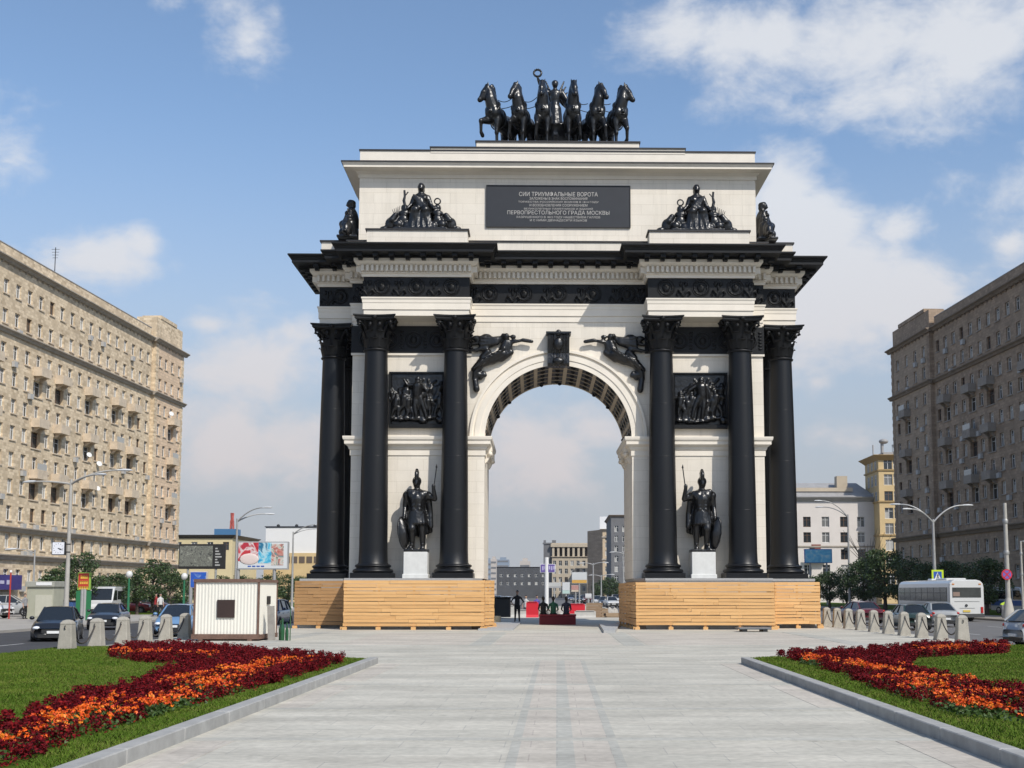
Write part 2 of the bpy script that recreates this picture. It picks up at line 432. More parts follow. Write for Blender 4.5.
# --- columns
def leaf(m, ang, r0, z0, h, w, curl, mi=0):
    ca, sa = math.cos(ang), math.sin(ang); n = 6; vs = []
    for i in range(n + 1):
        t = i / n
        d = .015 + curl * t ** 3 + .04 * math.sin(t * PI)
        z = z0 + h * (t if t < .85 else .85 + (t - .85) * -.7)
        ww = w * (.55 + .5 * math.sin(min(t * 1.15, 1) * PI * .75)) * (1 if t < .95 else .5)
        for k, u in enumerate((-1, -.45, 0, .45, 1)):
            rr = r0 + d + (.03 if k == 2 else (0.012 if k in (1, 3) else -.012)) 
            x, y = rr, u * ww / 2
            vs.append((x * ca - y * sa, x * sa + y * ca, z))
    fs = [(i * 5 + k, i * 5 + k + 1, (i + 1) * 5 + k + 1, (i + 1) * 5 + k) for i in range(n) for k in range(4)]
    m.add(vs, fs, mi, True)
def capital_mesh():
    m = MB()
    m.lathe([(.56, 13.42), (.62, 13.44), (.64, 13.49), (.6, 13.54), (.54, 13.56), (.53, 13.8), (.55, 14.3), (.62, 14.65), (.74, 14.86), (.78, 14.9)], seg=24)
    for k in range(8):
        leaf(m, k * PI / 4, .54, 13.56, .58, .42, .2); leaf(m, (k + .5) * PI / 4, .55, 13.6, .98, .40, .26)
    for k in range(4):
        a = PI / 4 + k * PI / 2
        p = Vector((math.cos(a), math.sin(a), 0))
        m.tube([p * .58 + Vector((0, 0, 14.3)), p * .7 + Vector((0, 0, 14.6)), p * .95 + Vector((0, 0, 14.8)), p * 1.13 + Vector((0, 0, 14.8)), p * 1.16 + Vector((0, 0, 14.66)), p * 1.05 + Vector((0, 0, 14.63))], [.06, .07, .08, .09, .08, .06], 7)
        b = k * PI / 2; q = Vector((math.cos(b), math.sin(b), 0))
        m.ell(q * .88 + Vector((0, 0, 15.0)), (.13, .13, .13), seg=8)
        for u in (-1, 1):
            c = b + u * .3; w = Vector((math.cos(c), math.sin(c), 0))
            m.ell(w * .76 + Vector((0, 0, 14.68)), (.11, .11, .13), seg=8)
    # abacus with hollowed sides
    out = []
    for k in range(4):
        for t in np.linspace(-1, 1, 9):
            a = k * PI / 2; d = .80 + .17 * t * t; y = t * .96
            if abs(t) == 1: d = .96
            out.append((d * math.cos(a) - y * math.sin(a), d * math.sin(a) + y * math.cos(a)))
    poly = []
    for p in out:
        if not poly or (Vector(p) - Vector(poly[-1])).length > .02: poly.append(p)
    if (Vector(poly[0]) - Vector(poly[-1])).length < .02: poly.pop()
    m.sweep(poly, [(-.04, 14.88), (0, 14.95), (.0, 15.02), (.05, 15.06), (.05, 15.13)], cap_top=True, cap_bot=True)
    return m.mesh('capital', IRON)
def shaft_mesh():
    m = MB(); prof = []
    for i in range(17):
        t = i / 16; r = .68 - .13 * (t ** 1.7); prof.append((r, 3.09 + (13.44 - 3.09) * t))
    prof = [(.76, 3.05), (.74, 3.09), (.70, 3.16)] + prof[1:]
    m.lathe(prof, seg=40)
    for zc in (5.68, 8.27, 10.86):
        t = (zc - 3.09) / 10.35; r = .68 - .13 * t ** 1.7
        m.lathe([(r, zc - .015), (r + .004, zc - .012), (r + .004, zc + .012), (r, zc + .015)], seg=40, caps=False)
    return m.mesh('shaft', SHAFT)
def base_mesh():
    m = MB(); m.bbox(-.97, .97, -.97, .97, 2.4, 2.66, .012)
    m.lathe([(.9, 2.66), (.97, 2.70), (.98, 2.76), (.93, 2.83), (.82, 2.86), (.8, 2.91), (.82, 2.93), (.87, 2.97), (.87, 3.02), (.8, 3.07), (.76, 3.08)], seg=32)
    return m.mesh('base', SHAFT)
cm, sm_, bm_ = capital_mesh(), shaft_mesh(), base_mesh()
for x, y in [(sx * cx, cy) for sx in (-1, 1) for cx, cy in ((8.93, 0), (5.05, 0), (11.35, 2.1), (11.35, 5.2), (8.93, 2 * YC), (5.05, 2 * YC))]:
    c = bpy.data.objects.new('column', None); COL.objects.link(c); c.parent = arch; c.location = (x, y, 0)
    KIDS.setdefault(arch.name, []).append(c)
    link('shaft', sm_, c); link('capital', cm, c); link('base', bm_, c)

# --- entablature
m = MB()
m.sweep(ENT, [(-.06, 15.13), (0, 15.13), (0, 15.42), (.05, 15.43), (.05, 15.74), (.07, 15.76), (.08, 15.9), (.12, 15.97), (.12, 16.03), (0, 16.04)], cap_bot=True)
m.build('architrave', TRIM, arch)
m = MB(); m.sweep(ENT, [(.02, 16.03), (.02, 17.05)])
ROT90 = Matrix.Rotation(R(90), 3, 'X')
def medal(cx, y, s=1.):
    m.torus((cx, y, 16.55), .33 * s, .055, ROT90, 22, 6); m.torus((cx, y, 16.55), .42 * s, .03, ROT90, 22, 5); m.ell((cx, y, 16.55), (.2 * s, .09, .22 * s), seg=8)
    m.ell((cx, y - .05, 16.62), (.09, .08, .1), seg=6)
    for q in range(10):
        t = q / 10 * 2 * PI; m.ell((cx + .3 * math.cos(t), y, 16.55 + .3 * math.sin(t)), (.05, .08, .05), seg=6)
def plant(cx, y):
    for u in (-1, 1):
        m.tube([(cx, y, 16.12), (cx + u * .1, y - .05, 16.3), (cx + u * .26, y - .05, 16.42), (cx + u * .34, y - .03, 16.25), (cx + u * .24, y - .04, 16.17)], [.06, .06, .06, .05, .05], 6)
        m.ell((cx + u * .13, y, 16.75), (.1, .07, .14), seg=6)
    m.ell((cx, y, 16.62), (.07, .08, .26), seg=6); m.box(cx - .02, cx + .02, y - .03, y, 16.1, 17.0)
for s in (-1, 1):
    for k in range(3):
        medal(s * (5.25 + k * 1.7), -.62); plant(s * (6.1 + k * 1.7) - (s * .15 if k == 2 else 0), -.62)
    medal(s * 10.98, 1.48, .9); plant(s * 11.6, 1.48); plant(s * 9.9, .72)
for k in range(5): medal(-3.44 + k * 1.72, .72); plant(-4.1 + k * 1.72 - .2 * (k == 0) + .1, .72)
plant(4.1, .72)
m.build('frieze', IRON, arch)
m = MB()
m.sweep(ENT, [(.0, 17.04), (.1, 17.04), (.12, 17.16), (.2, 17.2), (.2, 17.24), (.16, 17.25), (.16, 17.57), (.3, 17.58), (.42, 17.68), (.46, 17.74), (.46, 17.9), (0, 17.92)])
def along(poly, d, step, skip_back=True):
    P = off(poly, d); n = len(P)
    for i in range(n):
        a, b = Vector(P[i]), Vector(P[(i + 1) % n]); L = (b - a).length
        a0, b0 = Vector(poly[i]), Vector(poly[(i + 1) % n])
        t = (b - a).normalized(); k = max(1, int(round(L / step)))
        for j in range(k):
            yield a + t * (L * (j + .5) / k), t, L
def tbox(m, p, t, w, d0, d1, z0, z1):
    nrm = Vector((t.y, -t.x)); vs = []
    for z in (z0, z1):
        for q, u in ((d0, -w / 2), (d0, w / 2), (d1, w / 2), (d1, -w / 2)):
            v = p + nrm * q + t * u; vs.append((v.x, v.y, z))
    m.add(vs, [(0, 3, 2, 1), (4, 5, 6, 7), (0, 1, 5, 4), (1, 2, 6, 5), (2, 3, 7, 6), (3, 0, 4, 7)])
for p, t, L in along(ENT, .16, .235): tbox(m, p, t, .125, -.02, .22, 17.27, 17.56)
m.build('bed_moulding', TRIM, arch)
m = MB()
m.sweep(ENT, [(.44, 17.86), (.5, 17.9), (.5, 18.0), (1.22, 18.0), (1.22, 18.13), (1.25, 18.14), (1.29, 18.24), (1.4, 18.33), (1.4, 18.4), (.2, 18.5)], cap_top=True)
for p, t, L in along(ENT, .5, .8): tbox(m, p, t, .24, -.02, .56, 17.84, 18.02); tbox(m, p, t, .2, -.02, .25, 17.74, 17.84)
m.build('cornice', IRON, arch)
# --- white blocking course, small pedestals, attic
m = MB()
BL = mir([(-10.6, 1.1), (10.6, 1.1)])
m.sweep(BL, [(0, 18.4), (0, 19.3)], cap_top=True)
for s in (-1, 1):
    a, b = sorted((s * 9.5, s * 4.52)); m.box(a, b, .12, 1.3, 18.4, 19.6); m.box(a, b, 2 * YC - 1.3, 2 * YC - .12, 18.4, 19.6)
    a, b = sorted((s * 12.1, s * 10.3)); m.box(a, b, 2.2, 2 * YC - 2.2, 18.4, 19.58)
m.build('blocking_course', WHITE, arch)
m = MB()
m.sweep(BL, [(-.0, 19.3), (.06, 19.3), (.06, 19.37), (-.3, 19.38)])
for s in (-1, 1):
    a, b = sorted((s * 9.58, s * 4.44)); m.box(a, b, .05, 1.32, 19.6, 19.68)
    m.box(a, b, 2 * YC - 1.32, 2 * YC - .05, 19.6, 19.68)
    a, b = sorted((s * 12.18, s * 10.3)); m.box(a, b, 2.12, 2 * YC - 2.12, 19.58, 19.66)
m.build('flashing', FLASH, arch)
ATT = mir([(-10.12, 1.6), (10.12, 1.6)])
m = MB(); m.sweep(ATT, [(0, 19.3), (0, 22.95)]); m.build('attic', WHITE, arch)
m = MB(); m.sweep(ATT, [(0, 22.75), (.06, 22.76), (.06, 22.94), (.14, 23.0), (.2, 23.06), (.72, 23.1), (.72, 23.2), (.78, 23.28), (.8, 23.33)]); m.build('attic_cornice', TRIM, arch)
m = MB(); m.sweep(ATT, [(.8, 23.33), (.84, 23.33), (.84, 23.4), (0, 23.46)], cap_top=True)
m.sweep(ATT, [(.0, 24.2), (.05, 24.2), (.05, 24.27), (-.2, 24.28)], cap_top=True)
T2 = mir([(-6.52, 1.58), (6.52, 1.58)]); m.sweep(T2, [(0, 24.36), (.05, 24.36), (.05, 24.43), (-.2, 24.44)], cap_top=True)
T3 = mir([(-4.2, 1.9), (4.2, 1.9)]); m.sweep(T3, [(0, 24.8), (.06, 24.8), (.06, 24.88), (-.2, 24.885)], cap_top=True)
m.build('attic_flashing', FLASH, arch)
m = MB(); m.sweep(ATT, [(0, 23.42), (0, 24.2)]); m.sweep(T2, [(0, 24.1), (0, 24.36)]); m.sweep(T3, [(0, 24.4), (0, 24.8)], cap_top=True)
m.build('attic_parapet', TRIM, arch)
# --- inscription
m = MB(); m.box(-3.63, 3.66, 1.53, 1.62, 20.24, 22.36); plaque = m.build('plaque', PLAQ, arch)
m = MB()
for a in ((-3.66, 3.69, 22.36, 22.4), (-3.66, 3.69, 20.2, 20.24)): m.box(a[0], a[1], 1.5, 1.62, a[2], a[3])
m.box(-3.67, -3.63, 1.5, 1.62, 20.24, 22.36); m.box(3.66, 3.7, 1.5, 1.62, 20.24, 22.36)
m.build('plaque_frame', FLASH, plaque)
def text_obj(body, width, h, mats, parent, M, name='lettering', bold=0.0):
    cu = bpy.data.curves.new('t', 'FONT'); cu.body = body; cu.align_x = 'CENTER'; cu.align_y = 'CENTER'; cu.size = 1; cu.extrude = .004
    cu.offset = bold
    o = bpy.data.objects.new('t', cu); COL.objects.link(o)
    dg = bpy.context.evaluated_depsgraph_get(); dg.update()
    me = bpy.data.meshes.new_from_object(o.evaluated_get(dg)); bpy.data.objects.remove(o)
    xs = [v.co.x for v in me.vertices]; zs = [v.co.y for v in me.vertices]
    w = max(xs) - min(xs); hh = max(zs) - min(zs); cx = (max(xs) + min(xs)) / 2; cy = (max(zs) + min(zs)) / 2
    for v in me.vertices:
        v.co = M @ Vector(((v.co.x - cx) * width / w, (v.co.y - cy) * h / hh, v.co.z))
    me.materials.clear(); me.materials.append(mats); me.name = name
    return link(name, me, parent)
FACE = Matrix.Rotation(R(90), 4, 'X')
lines = [('СИИ ТРИУМФАЛЬНЫЕ ВОРОТА', 4.02, .24, 194.0), ('ЗАЛОЖЕНЫ В ЗНАК ВОСПОМИНАНИЯ', 2.95, .13, 198.4), ('ТОРЖЕСТВА РОССИЙСКИХ ВОИНОВ В 1814 ГОДУ', 4.1, .13, 201.7),
         ('И ВОЗОБНОВЛЕНИЯ СООРУЖЕНИЕМ', 2.95, .13, 205.1), ('ВЕЛИКОЛЕПНЫХ ПАМЯТНИКОВ И ЗДАНИЙ', 3.5, .13, 208.6), ('ПЕРВОПРЕСТОЛЬНОГО ГРАДА МОСКВЫ', 5.2, .24, 212.8),
         ('РАЗРУШЕННОГО В 1812 ГОДУ НАШЕСТВИЕМ ГАЛЛОВ', 4.25, .13, 217.2), ('И С НИМИ ДВУНАДЕСЯТИ ЯЗЫКОВ', 2.9, .13, 220.4)]
for body, w, h, py in lines:
    z = A(557, py, 1.5)[1]
    text_obj(body, w, h, GOLD, plaque, Matrix.Translation((0.02, 1.524, z)) @ FACE, 'lettering', .0)

# --- little relief figures
def mini(m, x, z, h, y, rnd, lean=0.):
    """a small human figure in relief, height h, standing at (x, z)"""
    u = h / 7.5; L = lambda a, b: (x + a * u + lean * b * u, y - rnd.uniform(0, .04), z + b * u)
    m.ell(L(0, 6.9), (.55 * u, .5 * u, .62 * u), seg=8)
    m.cap(L(0, 5.6), 1.0 * u, L(rnd.uniform(-.3, .3), 4.0), .8 * u, 8)
    k = rnd.uniform(-.6, .6)
    for s in (-1, 1):
        kn = L(s * .6 + k + s * rnd.uniform(0, .7), 2.0); ft = L(s * .9 + k * 1.6, .15)
        m.cap(L(s * .4, 3.7), .6 * u, kn, .42 * u, 7); m.cap(kn, .42 * u, ft, .28 * u, 7)
        el = L(s * (1.5 + rnd.uniform(0, .7)), 5 + rnd.uniform(-.8, 1.2)); ha = L(s * (2.0 + rnd.uniform(-.8, .9)), 5 + rnd.uniform(-1.6, 2.2))
        m.cap(L(s * .95, 5.9), .38 * u, el, .32 * u, 7); m.cap(el, .32 * u, ha, .24 * u, 7)
rnd = random.Random(3)
for s in (-1, 1):
    m = MB(); x0, x1 = (-8.27, -5.7) if s < 0 else (5.75, 8.3)
    y = WY
    m.box(x0, x1, y - .06, y + .1, 9.95, 12.5)
    for k in range(7):
        mini(m, x0 + .3 + k * .32 + rnd.uniform(-.08, .08), 10.12 + rnd.uniform(0, .1), rnd.uniform(1.15, 1.6), y - .12, rnd, rnd.uniform(-.15, .15))
    mini(m, (x0 + x1) / 2 + .05, 10.3, 2.05, y - .2, rnd)
    for k in range(6): mini(m, x0 + .35 + k * .36 + rnd.uniform(-.1, .1), 10.75 + rnd.uniform(0, .25), rnd.uniform(.95, 1.2), y - .07, rnd, rnd.uniform(-.35, .35))
    for k in range(5): m.cap((x0 + rnd.uniform(.2, 2.3), y - .1, 11 + rnd.uniform(-.3, .3)), .03, (x0 + rnd.uniform(.2, 2.3), y - .12, 12.1 + rnd.uniform(-.3, .2)), .025, 6)
    for k in range(9): m.ell((x0 + .2 + k * .28, y - .12, 10.1 + rnd.uniform(0, .25)), (.2, .14, rnd.uniform(.08, .18)), seg=8)
    m.torus(((x0 + x1) / 2 + .35, y - .2, 11.3), .2, .06, ROT90, 16, 6)
    o = m.cast('relief_panel', BRONZE, arch, .035, 1)
    m = MB()
    m.box(x0 - .06, x1 + .06, y - .28, y + .05, 9.78, 9.95); m.box(x0 - .1, x0, y - .14, y + .05, 9.95, 12.55); m.box(x1, x1 + .1, y - .14, y + .05, 9.95, 12.55); m.box(x0 - .1, x1 + .1, y - .16, y + .05, 12.5, 12.58)
    m.build('panel_frame', IRON, o)
# --- flying victories in the spandrels (drawn on the left, mirrored on the right)
def P2(zx, zy):    # enlarged survey of the left spandrel
    x, z = A(420 + zx / 7.314, 320 + zy / 7.314, WY - .25); return x, z
for s in (-1, 1):
    m = MB()
    def V(zx, zy, dy=0.):
        x, z = P2(zx, zy); return ((x - .04) * -s if s > 0 else x - .04, WY - .16 + dy, z)
    vc = lambda p, r0, q, r1, seg=10: m.cap(p, r0 * .8, q, r1 * .8, seg)
    ve = lambda c, r, seg=10: m.ell(c, tuple(v * .85 for v in r), None, seg)
    ve(V(628, 122, -.14), (.17, .17, .2), seg=10); ve(V(606, 116, -.08), (.17, .15, .16), seg=8)
    vc(V(628, 160), .25, V(602, 225), .30); vc(V(650, 168), .22, V(640, 220), .22)
    vc(V(640, 165), .15, V(692, 158, -.1), .12); vc(V(692, 158, -.1), .12, V(745, 150, -.1), .09); vc(V(748, 148, -.1), .13, V(812, 158, -.1), .12); ve(V(676, 124, -.1), (.2, .12, .14), seg=8)
    vc(V(600, 250), .36, V(520, 288), .34); vc(V(560, 270), .34, V(440, 315), .30); vc(V(440, 320), .27, V(398, 390), .22)
    vc(V(490, 238), .26, V(455, 275), .25); vc(V(660, 235), .2, V(590, 285), .2); vc(V(650, 215), .18, V(655, 190), .15)
    vc(V(400, 380), .22, V(393, 425), .18); vc(V(420, 400), .2, V(468, 402), .16); vc(V(462, 385), .14, V(438, 425), .13)
    vc(V(398, 440), .18, V(408, 505), .22); vc(V(415, 330), .2, V(385, 360), .16)
    for k in range(6):    # drapery folds
        vc(V(610 - k * 32, 215 + k * 17, -.3), .07, V(560 - k * 34, 265 + k * 20, -.26), .06, 7)
    for k in range(9):   # long feathers of the wing behind the shoulder
        t = k / 8
        vc(V(590 - 30 * t, 128 + 42 * t, .02 - .05 * (k % 2)), .13, V(348 + 20 * ((k * 3) % 4) + 50 * t * t, 140 + 11.5 * k, .04 - .08 * (k % 2)), .05, 8)
    for k in range(7):   # upper wing arch
        vc(V(560, 140 + 5 * k, -.06), .13, V(440 + 26 * (k % 3), 128 + 9 * k, -.05), .12, 8)
    ve(V(480, 120), (.34, .12, .17), seg=10); ve(V(410, 132), (.32, .12, .17), seg=10)
    vc(V(350, 228), .07, V(480, 205), .18)
    m.cast('flying_victory', BRONZE, arch, .04, 1)
# ================================================================== SCULPTURES STANDING ON THE ARCH
def onarch(x, y, z):
    c, s = math.cos(R(1.0)), math.sin(R(1.0))
    return (0.08 + x * c - y * s, AD + x * s + y * c, z)
AR = R(1.0)
# --- Roman warriors between the columns; local frame faces -Y, feet at z = 0, height about 3.7 with crest
def warrior(s, label):
    w = thing('warrior_statue', label, 'statue', onarch(-6.85 if s < 0 else 6.95, -.05, 2.4), AR, 'warrior statues between the front columns')
    X = lambda x: x * (1 if s < 0 else -1)
    m = MB(); m.bbox(-.57, .57, -.5, .5, .16, 1.26, .015); m.bbox(-.62, .62, -.55, .55, 0, .2, .02); m.build('pedestal', SLABG, w)
    m = MB(); Z = 1.26
    def C(p, a, q, b, seg=12): m.cap((X(p[0]), p[1], Z + p[2]), a, (X(q[0]), q[1], Z + q[2]), b, seg)
    def E(p, r, Mx=None): m.ell((X(p[0]), p[1], Z + p[2]), r, Mx, 14)
    m.box(-.58, .58, -.42, .45, Z, Z + .12)
    # legs: weight on one, the other bent forward
    C((.22, 0, 1.55), .27, (.26, -.02, .95), .19); C((.26, -.02, .95), .18, (.28, .05, .3), .12); E((.28, .06, .72), (.16, .17, .28)); C((.28, .06, .24), .13, (.3, -.26, .18), .1)
    C((-.18, 0, 1.55), .27, (-.2, -.28, 1.0), .2); C((-.2, -.28, 1.0), .18, (-.2, -.06, .32), .12); E((-.2, -.14, .75), (.16, .17, .26)); C((-.2, -.04, .24), .13, (-.26, -.34, .18), .1)
    # cuirass
    E((0, 0, 1.75), (.42, .32, .3)); C((0, 0, 1.85), .36, (0, -.02, 2.25), .42); E((0, -.02, 2.36), (.54, .34, .36)); E((-.2, -.22, 2.4), (.24, .16, .2)); E((.2, -.22, 2.4), (.24, .16, .2))
    for q in range(3):
        for u in (-1, 1): E((u * .13, -.33, 2.12 - q * .15), (.11, .07, .07))
    # leather skirt strips
    for q in range(18):
        a = 2 * PI * q / 18
        C((.37 * math.cos(a), .28 * math.sin(a), 1.72), .08, (.46 * math.cos(a), .38 * math.sin(a), 1.22), .09, 7)
    m.lathe([(.40, 1.75), (.46, 1.2), (.42, 1.22), (.3, 1.7)], (0, 0, Z), 16)
    # neck, head, helmet
    C((0, 0, 2.55), .16, (0, -.03, 2.8), .14); E((-.02, -.06, 2.95), (.19, .22, .25)); E((-.02, -.02, 3.03), (.23, .27, .22)); C((-.02, -.24, 3.0), .1, (-.02, -.3, 2.9), .06)
    for q in range(7):
        a = R(-50 + q * 27); b = R(-50 + (q + 1) * 27)
        m.cap((X(-.02), -.0 - .27 * math.cos(a + PI / 2) * -1 - .0, Z + 3.1 + .32 * math.sin(a + R(60))), .1, (X(-.02), .27 * math.cos(b + PI / 2), Z + 3.1 + .32 * math.sin(b + R(60))), .1, 8)
    C((-.02, -.1, 3.2), .07, (-.02, -.06, 3.5), .09); C((-.02, -.06, 3.42), .11, (-.02, .2, 3.4), .1)
    # raised arm with spear, lowered arm on the shield
    E((.5, 0, 2.42), (.21, .22, .2)); C((.5, 0, 2.42), .17, (.86, -.1, 2.28), .13); C((.86, -.1, 2.28), .13, (.8, -.25, 2.72), .09); E((.8, -.26, 2.8), (.1, .1, .12))
    E((-.5, 0, 2.42), (.21, .22, .2)); C((-.5, 0, 2.42), .17, (-.58, .04, 1.95), .13); C((-.58, .04, 1.95), .12, (-.6, -.16, 1.52), .09); E((-.6, -.2, 1.44), (.09, .11, .1))
    # cloak: shoulder knot, folds down the back and side
    for q in range(9):
        t = q / 8; x = -.46 + .98 * t
        C((x * .9, .2, 2.5), .13, (x * 1.12 + .05, .3 + .05 * (q % 2), .75 + .35 * abs(t - .5)), .12, 8)
    C((.52, .1, 2.45), .16, (.62, .18, 1.7), .14); C((.62, .18, 1.7), .14, (.66, .1, 1.1), .13); C((-.38, -.18, 2.58), .13, (.42, -.16, 2.5), .13)
    SC = 1.13
    def grow(o): o.scale = (SC * .89, SC * .92, SC); o.location = (0, .02, Z * (1 - SC))
    grow(m.cast('body', BRONZE, w, .036, 1))
    m = MB(); a = R(9) * (1 if s < 0 else -1)
    Mx = Matrix.Rotation(-a, 4, 'Y') @ Matrix.Rotation(R(40), 4, 'Z') if s < 0 else Matrix.Rotation(-a, 4, 'Y') @ Matrix.Rotation(R(-40), 4, 'Z')
    T = Matrix.Translation((X(-.62), -.2, Z + .80)) @ Mx
    n = 14; vs = []
    for k in range(n):      # tall oval shield, dished
        t = 2 * PI * k / n
        for rr, dy in ((1., 0), (.8, -.09), (.35, -.15), (.1, -.2)): vs.append(T @ Vector((.30 * rr * math.cos(t), dy + .0, .70 * rr * math.sin(t))))
    m.add(vs, [(k * 4 + j, ((k + 1) % n) * 4 + j, ((k + 1) % n) * 4 + j + 1, k * 4 + j + 1) for k in range(n) for j in range(3)] + [tuple(k * 4 + 3 for k in range(n))], 0, True)
    vs2 = [T @ Vector((.30 * math.cos(2 * PI * k / n), .05, .70 * math.sin(2 * PI * k / n))) for k in range(n)]
    m.add(vs2 + [vs[k * 4] for k in range(n)], [tuple(range(n))] + [(k, (k + 1) % n, n + (k + 1) % n, n + k) for k in range(n)])
    m.tube([T @ Vector((.30 * math.cos(2 * PI * k / n), -.02, .70 * math.sin(2 * PI * k / n))) for k in range(n + 1)], .045, 6)
    grow(m.build('shield', BRONZE, w))
    m = MB(); m.tube([(X(.78), -.3, Z + 2.45), (X(.94), -.3, Z + 3.6)], .028, 6); m.lathe([(.0, .0), (.05, .06), (.0, .22)], (X(.94), -.3, Z + 3.55), 6)
    grow(m.build('spear', BRONZE, w))
warrior(-1, 'black statue of a helmeted warrior, spear raised towards the arch opening, left of the passage')
warrior(1, 'black statue of a helmeted warrior between the right hand column pair, right of the passage')

# --- seated figures with trophies at the foot of the attic
def seated(x, y, z, rz, label, flip=1, sc=1.0):
    g = thing('seated_sculpture', label, 'sculpture', onarch(x, y, z), AR + rz, 'seated sculpture groups around the attic')
    m = MB(); X = lambda v: v * flip
    C = lambda p, a, q, b, seg=10: m.cap((X(p[0]) * sc, p[1] * sc, p[2] * sc), a * sc, (X(q[0]) * sc, q[1] * sc, q[2] * sc), b * sc, seg)
    E = lambda p, r: m.ell((X(p[0]) * sc, p[1] * sc, p[2] * sc), tuple(v * sc for v in r), None, 12)
    m.box(-1.25 * sc, 1.25 * sc, -.5 * sc, .5 * sc, 0, .12 * sc)
    # enthroned woman
    C((0, .12, 1.0), .36, (0, .05, 1.55), .32); E((0, .05, 1.70), (.36, .25, .24)); E((-.16, -.16, 1.6), (.16, .12, .14)); E((.16, -.16, 1.6), (.16, .12, .14))
    C((0, .05, 1.85), .15, (0, 0, 2.02), .12); E((0, -.04, 2.14), (.16, .19, .21)); E((0, .06, 2.2), (.19, .2, .18)); E((0, .12, 2.05), (.17, .14, .17)); E((0, -.2, 2.08), (.05, .05, .06)); E((0, -.02, 2.32), (.13, .13, .08))
    for u in (-1, 1):
        C((u * .2, .1, .95), .27, (u * .24, -.32, .98), .22); C((u * .24, -.32, .98), .2, (u * .26, -.26, .2), .16)
        C((u * .33, .05, 1.70), .13, (u * .46, .0, 1.34), .11); C((u * .46, .0, 1.34), .1, (u * .62, -.14, 1.12), .08)
    for q in range(9): C(((q - 4) * .1, -.3 - .03 * (q % 2), .92), .07, ((q - 4) * .13, -.36 - .06 * (q % 2), .15), .09, 7)
    for q in range(7): C(((q - 3) * .13, .1, 1.55), .12, ((q - 3) * .2, .25, .5), .16, 7)
    for q in range(6): C((-.34 + q * .06, -.24, 1.75 - q * .03), .05, (-.05 + q * .07, -.3, 1.15), .05, 6)
    E((0, .18, 1.4), (.38, .2, .35))
    # trophies: armour, helmets, shields, couching figures
    for u in (-1, 1):
        C((u * .78, .1, .2), .3, (u * .78, .1, .85), .24); E((u * .78, .05, 1.18), (.18, .18, .2)); E((u * .78, .0, .9), (.3, .22, .18)); E((u * .8, -.18, .55), (.24, .16, .26))
        E((u * 1.18, .05, .5), (.32, .2, .42)); E((u * 1.42, .0, .36), (.28, .2, .36)); C((u * 1.2, -.1, .8), .13, (u * 1.35, -.1, .55), .18); E((u * 1.72, 0, .16), (.22, .16, .13)); E((u * 1.02, -.25, .3), (.22, .18, .22))
        E((u * .62, -.28, .22), (.2, .16, .2))
    m.cast('figure', BRONZE, g, .04 * sc, 1)
    m = MB()
    m.tube([(X(-.7) * sc, -.1 * sc, 1.05 * sc), (X(-.8) * sc, -.1 * sc, 1.5 * sc), (X(-.76) * sc, -.1 * sc, 1.7 * sc), (X(-.78) * sc, -.1 * sc, 2.0 * sc)], [.07 * sc, .08 * sc, .06 * sc, .055 * sc], 6)
    m.tube([(X(-.77) * sc, -.1 * sc, 1.7 * sc), (X(-.6) * sc, -.1 * sc, 1.92 * sc)], .03 * sc, 5)
    m.build('baton', BRONZE, g)
    m = MB(); m.torus((X(.78) * sc, -.02 * sc, 1.5 * sc), .14 * sc, .035 * sc, ROT90, 18, 6); m.tube([(X(.78) * sc, 0, 1.2 * sc), (X(.78) * sc, 0, 1.36 * sc)], .05 * sc, 6); m.build('ring', BRONZE, g)
    m = MB()
    for q in range(5): m.tube([(X(-1.1 - .03 * q) * sc, .05 * sc, .75 * sc), (X(-1.0 - .09 * q) * sc, .05 * sc, 1.3 * sc - .05 * q)], [.03 * sc, .012 * sc], 5)
    m.build('arrows', BRONZE, g)
    if abs(rz) > 1: g.scale = (1.0, 1.05, .97)
seated(-6.9, .72, 19.68, 0, 'dark sculpture of a seated woman with trophies, front of attic left of the inscription', 1, 1.06)
seated(6.98, .72, 19.68, 0, 'dark sculpture of a seated woman with trophies, front of attic right of the inscription', -1, 1.06)
seated(-10.72, YC - .9, 19.66, R(-90), 'dark sculpture seen edge on against sky at left end of the attic', 1, 1.0)
seated(10.72, YC - .9, 19.66, R(90), 'dark sculpture seen edge on against sky at right end of the attic', -1, 1.0)

